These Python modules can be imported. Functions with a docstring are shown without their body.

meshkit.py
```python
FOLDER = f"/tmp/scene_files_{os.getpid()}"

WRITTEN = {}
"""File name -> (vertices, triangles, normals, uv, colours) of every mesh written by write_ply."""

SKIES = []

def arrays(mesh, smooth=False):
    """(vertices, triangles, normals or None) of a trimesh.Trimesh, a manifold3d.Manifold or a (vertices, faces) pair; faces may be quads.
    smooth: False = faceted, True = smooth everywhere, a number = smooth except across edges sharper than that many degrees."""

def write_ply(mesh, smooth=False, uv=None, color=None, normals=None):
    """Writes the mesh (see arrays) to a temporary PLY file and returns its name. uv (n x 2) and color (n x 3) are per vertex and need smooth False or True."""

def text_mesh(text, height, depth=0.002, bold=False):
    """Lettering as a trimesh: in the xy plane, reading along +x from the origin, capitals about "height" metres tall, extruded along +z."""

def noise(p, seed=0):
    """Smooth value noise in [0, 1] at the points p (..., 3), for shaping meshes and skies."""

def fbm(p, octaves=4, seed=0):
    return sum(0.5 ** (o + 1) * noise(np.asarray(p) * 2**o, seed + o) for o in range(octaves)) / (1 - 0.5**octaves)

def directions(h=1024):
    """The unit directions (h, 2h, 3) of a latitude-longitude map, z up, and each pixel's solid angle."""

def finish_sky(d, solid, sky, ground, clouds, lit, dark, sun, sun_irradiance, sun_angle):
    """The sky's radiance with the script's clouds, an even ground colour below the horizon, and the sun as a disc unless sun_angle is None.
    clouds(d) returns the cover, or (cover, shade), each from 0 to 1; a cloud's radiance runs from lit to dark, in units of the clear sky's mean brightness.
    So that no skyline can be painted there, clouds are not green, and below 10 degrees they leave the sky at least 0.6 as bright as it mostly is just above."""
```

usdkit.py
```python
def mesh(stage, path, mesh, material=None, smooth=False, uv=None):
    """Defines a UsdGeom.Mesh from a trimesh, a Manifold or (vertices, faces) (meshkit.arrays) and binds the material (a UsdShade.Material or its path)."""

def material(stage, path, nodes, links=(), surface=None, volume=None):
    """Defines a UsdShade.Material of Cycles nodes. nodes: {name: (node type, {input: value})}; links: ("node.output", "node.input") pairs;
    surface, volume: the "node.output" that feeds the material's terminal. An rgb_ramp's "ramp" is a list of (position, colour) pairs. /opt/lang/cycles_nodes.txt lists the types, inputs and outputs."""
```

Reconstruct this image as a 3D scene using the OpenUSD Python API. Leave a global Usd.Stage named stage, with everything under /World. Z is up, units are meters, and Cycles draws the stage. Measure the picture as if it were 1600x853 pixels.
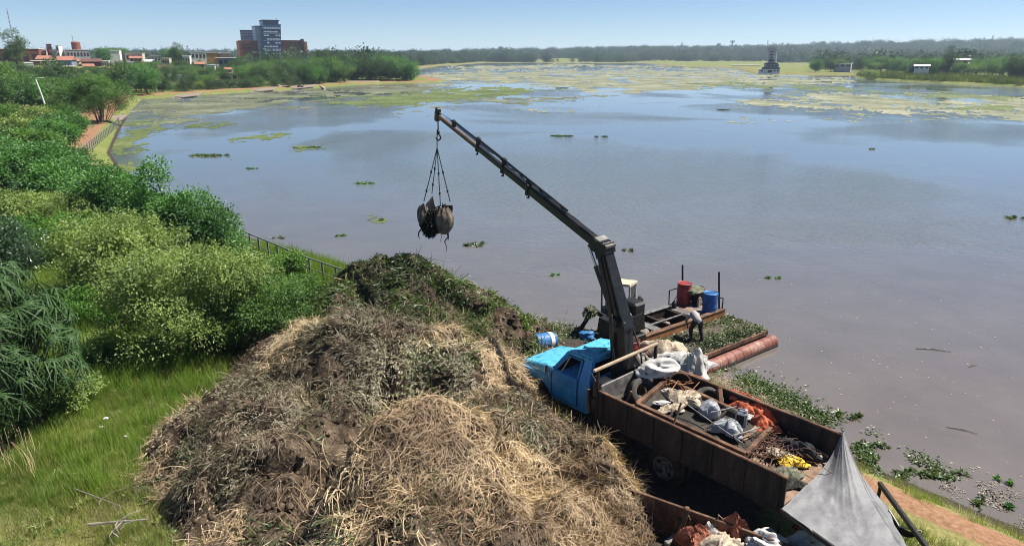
import math, random
import numpy as np
import trimesh, shapely, manifold3d, usdkit, meshkit
from scipy.spatial import ConvexHull
from pxr import Usd, UsdGeom, UsdLux, UsdShade, Gf, Sdf, Vt
RNG = np.random.default_rng(11)
stage = Usd.Stage.CreateInMemory()
UsdGeom.SetStageUpAxis(stage, 'Z'); UsdGeom.SetStageMetersPerUnit(stage, 1.0)
stage.DefinePrim('/World', 'Xform'); UsdGeom.Scope.Define(stage, '/World/Looks')

# ---------------------------------------------------------------- camera, sky, sun
EYE = np.array([0, 0, 10.8]); FOC = 1067.0
PITCH = math.atan((426.5 - 86.0) / FOC)
cam = UsdGeom.Camera.Define(stage, '/World/camera')
cam.CreateFocalLengthAttr(24.0 * 1067 / 1066.67); cam.CreateHorizontalApertureAttr(36.0)
cam.CreateClippingRangeAttr((0.1, 20000.0)); cam.CreateExposureAttr(1.2)
cam.AddTranslateOp().Set(Gf.Vec3d(*EYE)); cam.AddRotateXOp().Set(90 - math.degrees(PITCH))
SUN_AZ, SUN_EL = math.radians(76), math.radians(57)     # azimuth clockwise from +y
SUN = np.array([math.sin(SUN_AZ) * math.cos(SUN_EL), math.cos(SUN_AZ) * math.cos(SUN_EL), math.sin(SUN_EL)])
usdkit.material(stage, '/World/Looks/sky', {
    's': ('sky_texture', {'sky_type': 'single_scattering', 'sun_disc': False, 'sun_elevation': SUN_EL, 'sun_rotation': SUN_AZ, 'altitude': 300.0, 'air_density': 0.62, 'aerosol_density': 0.05, 'ozone_density': 4.0}),
    'b': ('background_shader', {'strength': 0.05})}, [('s.color', 'b.color')], surface='b.background')
dome = UsdLux.DomeLight.Define(stage, '/World/sky')
UsdShade.MaterialBindingAPI.Apply(dome.GetPrim()).Bind(UsdShade.Material.Get(stage, '/World/Looks/sky'))
dome.GetPrim().SetCustomDataByKey('kind', 'structure')
sun = UsdLux.DistantLight.Define(stage, '/World/sun')
sun.CreateIntensityAttr(1.25); sun.CreateAngleAttr(0.53); sun.CreateColorAttr(Gf.Vec3f(1.0, 0.95, 0.87)); sun.CreateNormalizeAttr(True)
sun.AddRotateZOp().Set(-math.degrees(SUN_AZ)); sun.AddRotateXOp().Set(-(90 - math.degrees(SUN_EL)))

# ---------------------------------------------------------------- pixel -> point on a real plane
FWD = np.array([0, math.cos(PITCH), -math.sin(PITCH)]); UPV = np.array([0, math.sin(PITCH), math.cos(PITCH)])
def ray(px, py): return FWD + np.array([1., 0, 0]) * (px - 800) / FOC + UPV * (426.5 - py) / FOC
def P(px, py, z=0.0):
    d = ray(px, py); return EYE + d * ((z - EYE[2]) / d[2])
def Q(px, py, y):
    d = ray(px, py); return EYE + d * (y / d[1])

# ---------------------------------------------------------------- prims
USED = {}
def numbered(parent, name):
    k = (parent, name); n = USED.get(k, 0); USED[k] = n + 1
    return f'{parent}/{name}' + (f'_{n:03d}' if n else '')
def tag(prim, label=None, cat=None, group=None, kind=None):
    for k, v in (('label', label), ('category', cat), ('group', group), ('kind', kind)):
        if v: prim.SetCustomDataByKey(k, v)
    return prim
def thing(name, label, cat, group=None, loc=None, rz=0.0, kind=None):
    path = numbered('/World', name); x = UsdGeom.Xform.Define(stage, path)
    if loc is not None: x.AddTranslateOp().Set(Gf.Vec3d(*map(float, loc)))
    if rz: x.AddRotateZOp().Set(math.degrees(rz))
    tag(x.GetPrim(), label, cat, group, kind); return path
def part(parent, name, mesh, mat, smooth=False, label=None, kind=None):
    path = numbered(parent, name)
    m = usdkit.mesh(stage, path, mesh, '/World/Looks/' + mat, smooth=smooth)
    tag(m.GetPrim(), label, None, None, kind); return path
def solo(name, label, cat, mesh, mat, smooth=False, group=None, kind=None):
    path = part('/World', name, mesh, mat, smooth); tag(stage.GetPrimAtPath(path), label, cat, group, kind); return path
def copy_of(src, name, label, cat, group, loc, rz=0.0, sc=1.0):
    path = numbered('/World', name); x = UsdGeom.Xform.Define(stage, path)
    x.GetPrim().GetReferences().AddInternalReference(src)
    x.ClearXformOpOrder()
    x.AddTranslateOp(opSuffix='at').Set(Gf.Vec3d(*map(float, loc))); x.AddRotateZOp(opSuffix='turn').Set(math.degrees(rz))
    s = (sc, sc, sc) if np.ndim(sc) == 0 else sc
    x.AddScaleOp(opSuffix='size').Set(Gf.Vec3f(*map(float, s)))
    x.GetPrim().SetInstanceable(True); tag(x.GetPrim(), label, cat, group); return path
def scatter(name, protos, pts, rots, scales, ids, label, cat):
    """one mass of countless small plants; protos: (name, mesh, material)"""
    path = numbered('/World', name); pi = UsdGeom.PointInstancer.Define(stage, path)
    for n_, m_, k_ in protos: usdkit.mesh(stage, f'{path}/{n_}', m_, '/World/Looks/' + k_)
    pi.CreatePrototypesRel().SetTargets([Sdf.Path(f'{path}/{p[0]}') for p in protos])
    pi.CreateProtoIndicesAttr(Vt.IntArray.FromNumpy(np.asarray(ids, np.int32)))
    pi.CreatePositionsAttr(Vt.Vec3fArray.FromNumpy(np.asarray(pts, np.float32)))
    pi.CreateOrientationsAttr(Vt.QuathArray([Gf.Quath(math.cos(a / 2), 0, 0, math.sin(a / 2)) for a in np.asarray(rots, float).tolist()]))
    sc = np.asarray(scales, np.float32); sc = np.repeat(sc[:, None], 3, 1) if sc.ndim == 1 else sc
    pi.CreateScalesAttr(Vt.Vec3fArray.FromNumpy(np.ascontiguousarray(sc)))
    tag(pi.GetPrim(), label, cat, None, 'stuff'); return path

# ---------------------------------------------------------------- mesh building: everything is (vertices, triangles)
def join(parts):
    V, F, n = [], [], 0
    for p in parts:
        v, f = (p.vertices, p.faces) if hasattr(p, 'faces') else p
        V.append(np.asarray(v, float)); F.append(np.asarray(f, int) + n); n += len(v)
    return np.vstack(V), np.vstack(F)
def hull(pts):
    pts = np.asarray(pts, float); h = ConvexHull(pts); f = h.simplices.copy(); c = pts[h.vertices].mean(0)
    a, b, d = pts[f[:, 0]], pts[f[:, 1]], pts[f[:, 2]]
    flip = np.einsum('ij,ij->i', np.cross(b - a, d - a), a - c) < 0
    f[flip] = f[flip][:, ::-1]; used = np.unique(f); m = -np.ones(len(pts), int); m[used] = np.arange(len(used))
    return pts[used], m[f]
def frame(d, up=(0, 0, 1)):
    d = np.asarray(d, float); d = d / np.linalg.norm(d); up = np.asarray(up, float)
    if abs(d @ up) > 0.98 * np.linalg.norm(up): up = np.array([1.0, 0, 0.1])
    s = np.cross(d, up); s /= np.linalg.norm(s); return d, s, np.cross(s, d)
def box(c, size, R=None, bev=0.0):
    c = np.asarray(c, float); h = np.asarray(size, float) / 2; b = min(bev, h.min() * 0.9)
    sg = np.array([[x, y, z] for x in (-1, 1) for y in (-1, 1) for z in (-1, 1)], float)
    if b > 0:
        pts = []
        for k in range(3):
            e = h - b; e = e.copy(); e[k] = h[k]; pts.append(sg * e)
        v, f = hull(np.vstack(pts))
    else:
        v, f = hull(sg * h)
    if R is not None: v = v @ np.asarray(R).T
    return v + c, f
def beam(a, b, w, h=None, up=(0, 0, 1), bev=0.0):
    a, b = np.asarray(a, float), np.asarray(b, float); h = w if h is None else h
    d, s, u = frame(b - a, up); return box((a + b) / 2, (np.linalg.norm(b - a), w, h), np.stack([d, s, u], 1), bev)
def tube(pts, rad, n=8, cap=True):
    p = np.asarray(pts, float); rad = np.broadcast_to(np.asarray(rad, float), (len(p),))
    t = np.gradient(p, axis=0); t /= np.linalg.norm(t, axis=1, keepdims=True) + 1e-12
    d, s, u = frame(t[0]); V = []; ang = np.arange(n) * 2 * math.pi / n
    for i in range(len(p)):
        s = s - t[i] * (s @ t[i]); s /= np.linalg.norm(s) + 1e-12; u = np.cross(s, t[i])
        V.append(p[i] + rad[i] * (np.cos(ang)[:, None] * s + np.sin(ang)[:, None] * u))
    V = np.vstack(V); i, j = np.meshgrid(np.arange(len(p) - 1), np.arange(n), indexing='ij'); i, j = i.ravel(), j.ravel(); k = (j + 1) % n
    F = np.vstack([np.stack([i * n + j, (i + 1) * n + j, (i + 1) * n + k], 1), np.stack([i * n + j, (i + 1) * n + k, i * n + k], 1)])[:, ::-1]
    if cap:
        m = len(V); V = np.vstack([V, p[0], p[-1]]); j = np.arange(n); k = (j + 1) % n; e = (len(p) - 1) * n
        F = np.vstack([F, np.stack([np.full(n, m), j, k], 1)[:, ::-1], np.stack([np.full(n, m + 1), e + k, e + j], 1)[:, ::-1]])
        a = V[F]; vol = np.einsum('ij,ij->i', a[:, 0], np.cross(a[:, 1], a[:, 2])).sum()
        if vol < 0: F = F[:, ::-1]
    return V, F
def lathe(profile, n=24, at=(0, 0, 0), axis=(0, 0, 1)):
    """profile: (radius, height) pairs along the axis"""
    pr = np.asarray(profile, float); d, s, u = frame(axis); ang = np.arange(n) * 2 * math.pi / n
    ring = np.cos(ang)[:, None] * s + np.sin(ang)[:, None] * u
    V = np.vstack([np.asarray(at) + d * hh + ring * max(r, 1e-4) for r, hh in pr]); m = len(pr)
    i, j = np.meshgrid(np.arange(m - 1), np.arange(n), indexing='ij'); i, j = i.ravel(), j.ravel(); k = (j + 1) % n
    F = np.vstack([np.stack([i * n + j, i * n + k, (i + 1) * n + k], 1), np.stack([i * n + j, (i + 1) * n + k, (i + 1) * n + j], 1)])
    a = V[F] - V.mean(0)
    if np.einsum('ij,ij->i', a[:, 0], np.cross(a[:, 1], a[:, 2])).sum() < 0: F = F[:, ::-1]
    return V, F
def grid_faces(nu, nv):
    i, j = np.meshgrid(np.arange(nu - 1), np.arange(nv - 1), indexing='ij'); a = (i * nv + j).ravel()
    return np.vstack([np.stack([a, a + nv, a + nv + 1], 1), np.stack([a, a + nv + 1, a + 1], 1)])
def solid_sheet(G, th=0.02):
    """a grid of points (nu, nv, 3) as a closed sheet with a thickness"""
    nu, nv, _ = G.shape; F = grid_faces(nu, nv); V = G.reshape(-1, 3)
    n = np.zeros_like(V); fn = np.cross(V[F[:, 1]] - V[F[:, 0]], V[F[:, 2]] - V[F[:, 0]])
    for k in range(3): np.add.at(n, F[:, k], fn)
    n /= np.linalg.norm(n, axis=1, keepdims=True) + 1e-12
    B = V - n * th; m = len(V); idx = np.arange(m).reshape(nu, nv)
    rim = np.concatenate([idx[0, :], idx[1:, -1], idx[-1, -2::-1], idx[-2:0:-1, 0]]); nx = np.roll(rim, -1)
    S = np.vstack([np.stack([rim, rim + m, nx + m], 1), np.stack([rim, nx + m, nx], 1)])
    return np.vstack([V, B]), np.vstack([F, F[:, ::-1] + m, S])
def prism(poly2, d, origin, ex, ey, ez=None):
    """extrude a 2-D outline by d along ez"""
    g = trimesh.creation.extrude_polygon(shapely.Polygon(poly2), d, engine='earcut')
    ex, ey = np.asarray(ex, float), np.asarray(ey, float); ez = np.cross(ex, ey) if ez is None else np.asarray(ez, float)
    v = np.asarray(g.vertices); w = np.asarray(origin) + v[:, :1] * ex + v[:, 1:2] * ey + v[:, 2:] * ez; f = np.asarray(g.faces)
    if np.cross(ex, ey) @ ez < 0: f = f[:, ::-1]
    return w, f
ICO = {k: trimesh.creation.icosphere(k) for k in (1, 2, 3, 4)}
def blob(c, r, sub=3, amp=0.25, freq=1.5, seed=0, ridged=False, flat=None, rz=0.0):
    """a lumpy or crumpled body"""
    v = np.array(ICO[sub].vertices); f = np.array(ICO[sub].faces); q = v * freq + seed * 7.3
    n = meshkit.fbm(q, 4, seed)
    if ridged:   # cloth: a few broad folds that run one way, crossed by finer creases
        rg = np.random.default_rng(seed + 900); A = np.linalg.qr(rg.normal(size=(3, 3)))[0]; q = v @ A * [.55, 1.15, .8] * freq * .75 + seed * 3.1
        q = q + .35 * np.stack([meshkit.noise(q * 1.2 + 9, seed), meshkit.noise(q * 1.2 + 19, seed), meshkit.noise(q * 1.2 + 29, seed)], -1)
        n1 = 1 - np.abs(2 * meshkit.noise(q * 1.2, seed) - 1) * 1.5; n2 = 1 - np.abs(2 * meshkit.noise(q * 2.9, seed + 4) - 1) * 1.5; n = .5 + .55 * (n1 - .3) + .30 * (n2 - .3)
        w = v * (1 + amp * 1.15 * (n - .5) * 2)[:, None] * np.asarray(r, float); w[:, 0] *= 1 + .35 * (meshkit.noise(v * 1.1 + seed, seed + 6) - .5); w[:, 1] *= 1 + .6 * (meshkit.noise(v * 1.3 - seed, seed + 7) - .5)
    else: w = v * (1 + amp * (n - 0.5) * 2)[:, None] * np.asarray(r, float)
    if flat is not None: w[:, 2] = np.maximum(w[:, 2], -flat)
    ca, sa = math.cos(rz), math.sin(rz); w = w @ np.array([[ca, -sa, 0], [sa, ca, 0], [0, 0, 1]]).T
    return w + np.asarray(c, float), f
def drape(r, h, seed, n=56, m=22, corners=4, sharp=1.0):
    """a crumpled sheet lying in a heap: irregular outline, sharp creases, thin edge"""
    rg = np.random.default_rng(seed + 300); an = np.linspace(0, 2 * math.pi, n, endpoint=False); ph = rg.uniform(0, 6.28)
    out = 1 + .22 * np.cos(corners * an + ph) + .16 * np.cos(3 * an + rg.uniform(0, 6.28)) + .10 * np.cos(7 * an + rg.uniform(0, 6.28)); rho = np.linspace(0, 1, m)[:, None]
    x = rho * out * np.cos(an) * r[0]; y = rho * out * np.sin(an) * r[1]; s = 1 / max(r[0], r[1]); q = np.stack([x * s, y * s, x * 0 + seed * 1.7], -1)
    q = q + .25 * np.stack([meshkit.noise(q * 2.1 + 5, seed), meshkit.noise(q * 2.1 + 15, seed), 0 * x], -1)
    A = np.array([[math.cos(ph), -math.sin(ph), 0], [math.sin(ph), math.cos(ph), 0], [0, 0, 1.0]]); q = q @ A * [.6, 2.1, 1]
    n1 = 1 - np.abs(2 * meshkit.noise(q * 1.7, seed) - 1) * 1.6; n2 = 1 - np.abs(2 * meshkit.noise(q * 3.9, seed + 1) - 1) * 1.6; n3 = 1 - np.abs(2 * meshkit.noise(q * 8.5, seed + 2) - 1) * 1.6
    n0 = meshkit.noise(q * 1.3 + 3, seed + 8); z = h * ((1 - rho ** 2.2) * (.38 + .55 * n0 + .20 * n1) + (.20 * n2 + .06 * n3) * sharp * np.minimum(1, (1.05 - rho) * 3)); z = np.maximum(z, .012) + .01 * n3
    x = x + r[0] * .10 * (n2 - .3); y = y + r[1] * .10 * (n3 - .3)
    V = np.stack([x, y, z], -1).reshape(-1, 3); B = V.copy(); B[:, 2] = np.maximum(-.02, V[:, 2] - .03); k = len(V); i, j = np.meshgrid(np.arange(m - 1), np.arange(n), indexing='ij'); i, j = i.ravel(), j.ravel(); jn = (j + 1) % n
    F = np.vstack([np.stack([i * n + j, (i + 1) * n + j, (i + 1) * n + jn], 1), np.stack([i * n + j, (i + 1) * n + jn, i * n + jn], 1)]); e = (m - 1) * n + np.arange(n); en = np.roll(e, -1)
    return np.vstack([V, B]), np.vstack([F, F[:, ::-1] + k, np.stack([e, e + k, en + k], 1), np.stack([e, en + k, en], 1)])
def leaves(pos, d, nrm, ln, wd, fold=0.25):
    """folded rhombic leaves, 2 triangles each"""
    d = d / (np.linalg.norm(d, axis=1, keepdims=True) + 1e-9); s = np.cross(d, nrm); s /= np.linalg.norm(s, axis=1, keepdims=True) + 1e-9
    n = np.cross(s, d); ln, wd = np.broadcast_to(ln, len(pos))[:, None], np.broadcast_to(wd, len(pos))[:, None]
    a, b = pos, pos + d * ln; m = pos + d * ln * 0.45; l = m + s * wd / 2 + n * wd * fold; r = m - s * wd / 2 + n * wd * fold
    V = np.stack([a, l, b, r], 1).reshape(-1, 3); k = np.arange(len(pos))[:, None] * 4
    return V, np.vstack([k + np.array([0, 2, 1]), k + np.array([0, 3, 2])])
def blades(pos, d, nrm, ln, wd, bend, segs=3, side=None, taper=0.3):
    """curved strips that start at pos along d and bend towards -nrm"""
    N = len(pos); d = d / (np.linalg.norm(d, axis=1, keepdims=True) + 1e-9); s = np.cross(d, nrm); s /= np.linalg.norm(s, axis=1, keepdims=True) + 1e-9
    n = np.cross(s, d); ln, wd, bend = (np.broadcast_to(x, N)[:, None] for x in (ln, wd, bend)); side = np.zeros((N, 1)) if side is None else np.broadcast_to(side, N)[:, None]
    cols = []
    for k in range(segs + 1):
        t = k / segs; c = pos + d * ln * t - n * ln * bend * t * t + s * ln * side * t * t
        w = wd * (1 - (1 - taper) * t) / 2; cols += [c - s * w, c + s * w]
    V = np.stack(cols, 1).reshape(-1, 3); m = 2 * (segs + 1); k = np.arange(N)[:, None] * m; F = []
    for q in range(segs): F += [k + np.array([2 * q, 2 * q + 1, 2 * q + 3]), k + np.array([2 * q, 2 * q + 3, 2 * q + 2])]
    return V, np.vstack(F)
def unit(v): return v / (np.linalg.norm(v, axis=-1, keepdims=True) + 1e-12)
def rand_dir(n, rng=RNG): return unit(rng.normal(size=(n, 3)))
def smooth01(x, a, b): t = np.clip((x - a) / (b - a), 0, 1); return t * t * (3 - 2 * t)
def vnoise(x, y, s, seed=0, octv=3):
    q = np.stack([np.asarray(x) / s, np.asarray(y) / s, np.full(np.shape(x), seed * 3.17)], -1); return meshkit.fbm(q, octv, seed)

# ---------------------------------------------------------------- materials
LK = '/World/Looks/'
def surf(name, cols, scale=4.0, rough=0.7, detail=5.0, bump=0.0, bscale=None, metallic=0.0, spec=0.3, fine=0.0, stretch=None, dist=0.0, k=0.8):
    """noise-coloured surface. cols: colours along the noise; fine: strength of a finer speckle"""
    cols = [tuple(np.asarray(c, float) * (k if metallic < .9 else 1.0)) for c in cols]
    nd = {'g': ('geometry', {}), 'n': ('noise_texture', {'scale': scale, 'detail': detail, 'roughness': 0.62, 'distortion': dist}),
          'r': ('rgb_ramp', {'ramp': [(0.3 + 0.4 * i / max(1, len(cols) - 1), c) for i, c in enumerate(cols)]}),
          'p': ('principled_bsdf', {'roughness': rough, 'metallic': metallic, 'specular_ior_level': spec})}
    lk = [('n.fac', 'r.fac')]
    if stretch:
        nd['m'] = ('mapping', {'scale': stretch}); lk += [('g.position', 'm.vector'), ('m.vector', 'n.vector')]
    else: lk += [('g.position', 'n.vector')]
    out = 'r.color'
    if fine:
        nd['f'] = ('noise_texture', {'scale': scale * 9, 'detail': 3.0, 'roughness': 0.7}); nd['fr'] = ('rgb_ramp', {'ramp': [(0.25, (1 - fine,) * 3), (0.75, (1 + fine,) * 3)]})
        nd['mx'] = ('mix_color', {'blend_type': 'multiply', 'fac': 1.0, 'use_clamp': False}); lk += [('g.position', 'f.vector'), ('f.fac', 'fr.fac'), (out, 'mx.a'), ('fr.color', 'mx.b')]; out = 'mx.result'
    lk.append((out, 'p.base_color'))
    if bump:
        nd['bn'] = ('noise_texture', {'scale': bscale or scale * 6, 'detail': 4.0, 'roughness': 0.65}); nd['b'] = ('bump', {'strength': 1.0, 'distance': bump})
        lk += [('g.position', 'bn.vector'), ('bn.fac', 'b.height'), ('b.normal', 'p.normal')]
    usdkit.material(stage, LK + name, nd, lk, surface='p.BSDF')
def leafy(name, cols, rough=0.45, trans=0.35, spec=0.35, big=0.0, k=1.3):
    """leaves: each leaf takes a tone of its own; some light passes through. big: scale of slow tone drift over the place"""
    cols = [tuple(np.minimum(.78, np.asarray(c, float) * k)) for c in cols]
    nd = {'g': ('geometry', {}), 'r': ('rgb_ramp', {'ramp': [(i / max(1, len(cols) - 1), c) for i, c in enumerate(cols)]}),
          'p': ('principled_bsdf', {'roughness': rough, 'specular_ior_level': spec}), 't': ('translucent_bsdf', {}), 'm': ('mix_closure', {'fac': trans}),
          'tc': ('mix_color', {'blend_type': 'multiply', 'fac': 1.0, 'b': (1.25, 1.35, 0.5), 'use_clamp': False})}
    lk = [('r.color', 'p.base_color'), ('r.color', 'tc.a'), ('tc.result', 't.color'), ('p.BSDF', 'm.closure1'), ('t.BSDF', 'm.closure2')]
    if big:
        nd['n'] = ('noise_texture', {'scale': big, 'detail': 2.0}); nd['a'] = ('math', {'math_type': 'multiply_add', 'value2': 1.6, 'value3': -0.55}); nd['b'] = ('math', {'math_type': 'multiply_add', 'value2': 0.45})
        lk += [('g.position', 'n.vector'), ('n.fac', 'a.value1'), ('g.random_per_island', 'b.value1'), ('a.value', 'b.value3'), ('b.value', 'r.fac')]
    else: lk.append(('g.random_per_island', 'r.fac'))
    usdkit.material(stage, LK + name, nd, lk, surface='m.closure')
def plain(name, c, rough=0.5, metallic=0.0, spec=0.4, **k):
    c = np.asarray(c, float); surf(name, [tuple(c * 0.8), tuple(c), tuple(c * 1.15)], scale=k.pop('scale', 3.0), rough=rough, metallic=metallic, spec=spec, **k)

# foliage (real leaf colours)
leafy('leaf_dark', [(.018, .045, .012), (.035, .085, .02), (.05, .11, .03), (.09, .145, .045)], big=.25, k=2.2)
leafy('leaf_mid', [(.028, .06, .012), (.05, .10, .022), (.08, .14, .03), (.12, .18, .05)], big=.2, k=1.8)
leafy('leaf_yellow', [(.04, .062, .016), (.08, .108, .03), (.13, .16, .048), (.21, .225, .085)], big=.5, trans=.32, k=2.3)
leafy('leaf_grey', [(.03, .06, .03), (.05, .09, .045), (.09, .13, .08), (.15, .19, .13)], rough=.3, spec=.5)
leafy('leaf_cecropia', [(.028, .058, .018), (.055, .098, .030), (.10, .15, .055)], rough=.55, spec=.2, trans=.2)
leafy('weed_dark', [(.006, .008, .004), (.015, .02, .007), (.03, .04, .012), (.10, .12, .05)], rough=.3, trans=.1)
leafy('leaf_lime', [(.06, .14, .018), (.09, .19, .025), (.13, .23, .04)], trans=.45)
leafy('leaf_far', [(.016, .036, .012), (.036, .072, .020), (.075, .12, .028), (.13, .17, .045)], big=.05, trans=.3, k=1.5)
leafy('leaf_hill', [(.008, .022, .008), (.022, .05, .016), (.045, .085, .024), (.10, .15, .045)], big=.035, trans=.2, k=1.5)
leafy('grass_lush', [(.045, .082, .014), (.085, .13, .024), (.14, .17, .04), (.22, .215, .07)], big=.3, trans=.45, k=2.0)
leafy('grass_dry', [(.10, .12, .03), (.15, .16, .045), (.21, .19, .07), (.28, .23, .10)], big=.4, trans=.35)
leafy('straw', [(.14, .096, .058), (.29, .218, .135), (.43, .335, .215), (.56, .455, .315)], rough=.6, trans=.12, big=.5, k=1.65)
leafy('straw_brown', [(.055, .04, .027), (.13, .10, .07), (.23, .185, .135), (.36, .305, .235)], rough=.6, trans=.1, big=.5, k=1.6)
leafy('leaf_withered', [(.04, .036, .022), (.12, .11, .07), (.22, .205, .14), (.38, .35, .27)], rough=.45, trans=.12, big=.5, k=1.6)
leafy('weed_green', [(.02, .036, .010), (.05, .078, .02), (.095, .13, .036), (.16, .19, .075)], rough=.4, trans=.25, big=.5, k=1.5)
leafy('weed_pale', [(.07, .10, .04), (.15, .19, .08), (.26, .29, .17), (.42, .43, .33)], rough=.4, trans=.2)
surf('bark', [(.06, .045, .03), (.13, .10, .075), (.2, .165, .13)], scale=6, bump=.02)
# ground
surf('heap_soil', [(.012, .009, .006), (.032, .023, .016), (.075, .054, .037), (.125, .093, .066)], scale=2.2, rough=.95, bump=.06, bscale=11, spec=.1, fine=.5, k=1.1)
surf('deck_mud', [(.035, .03, .02), (.075, .065, .045), (.13, .115, .08)], scale=1.8, rough=.85, bump=.04, bscale=9, fine=.5)
surf('muck', [(.012, .011, .009), (.03, .026, .02), (.055, .046, .034)], scale=1.5, rough=.75, bump=.04, bscale=8, fine=.4)
# metal and paint
surf('rust', [(.035, .02, .014), (.085, .045, .028), (.16, .085, .05), (.24, .15, .095)], scale=2.6, rough=.8, spec=.25, fine=.35, bump=.004, stretch=(1, 1, .5))
surf('rust_dark', [(.010, .007, .006), (.020, .014, .011), (.034, .022, .016), (.07, .043, .03)], scale=2.2, rough=.75, spec=.25, fine=.4, bump=.004, stretch=(1.6, 1.6, .35))
surf('rust_orange', [(.16, .065, .025), (.30, .13, .05), (.42, .20, .08)], scale=3, rough=.75, fine=.3)
surf('bed_floor', [(.07, .042, .028), (.17, .105, .07), (.27, .18, .125), (.33, .235, .17)], scale=1.7, rough=.85, fine=.3)
surf('crane_black', [(.006, .006, .007), (.011, .011, .012), (.022, .020, .019)], scale=3.5, rough=.34, spec=.45, fine=.3)
surf('crane_brown', [(.05, .028, .018), (.10, .055, .035), (.14, .085, .06)], scale=4, rough=.55, fine=.3)
surf('black_oily', [(.004, .004, .004), (.012, .011, .010), (.03, .025, .02)], scale=6, rough=.5, fine=.4)
surf('truck_blue', [(.020, .155, .34), (.028, .20, .42), (.045, .26, .48)], scale=2.4, rough=.42, spec=.5, fine=.15, k=1.05)
nd = {'g': ('geometry', {}), 'n': ('noise_texture', {'scale': 7.0, 'detail': 4.0, 'roughness': .6}), 'r': ('rgb_ramp', {'ramp': [(.30, (.02, .09, .15)), (.38, (.03, .18, .29)), (.45, (.065, .31, .44)), (.75, (.10, .38, .50))]}), 'p': ('principled_bsdf', {'roughness': .4, 'specular_ior_level': .5})}
usdkit.material(stage, LK + 'truck_blue_worn', nd, [('g.position', 'n.vector'), ('n.fac', 'r.fac'), ('r.color', 'p.base_color')], surface='p.BSDF')
surf('chrome', [(.35, .36, .38), (.55, .56, .58)], scale=5, rough=.25, metallic=1.0)
surf('steel_worn', [(.10, .09, .085), (.2, .19, .18), (.33, .31, .3)], scale=5, rough=.5, metallic=.4, fine=.3)
surf('steel_bright', [(.4, .42, .45), (.55, .57, .6)], scale=6, rough=.2, metallic=1.0)
surf('rubber', [(.012, .011, .010), (.025, .022, .02), (.05, .042, .036)], scale=6, rough=.8, fine=.3)
surf('rubber_dusty', [(.03, .027, .024), (.075, .066, .058), (.13, .118, .105)], scale=5, rough=.85, fine=.3)
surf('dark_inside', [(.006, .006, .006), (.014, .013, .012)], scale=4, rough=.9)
usdkit.material(stage, LK + 'window_glass', {'t': ('transparent_bsdf', {'color': (.75, .8, .8)}), 'g': ('glossy_bsdf', {'color': (.9, .95, 1), 'roughness': .03}), 'f': ('fresnel', {'IOR': 1.5}), 'm': ('mix_closure', {})}, [('f.fac', 'm.fac'), ('t.BSDF', 'm.closure1'), ('g.BSDF', 'm.closure2')], surface='m.closure')
plain('far_glass', (.03, .05, .075), rough=.12, spec=.8)
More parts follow.
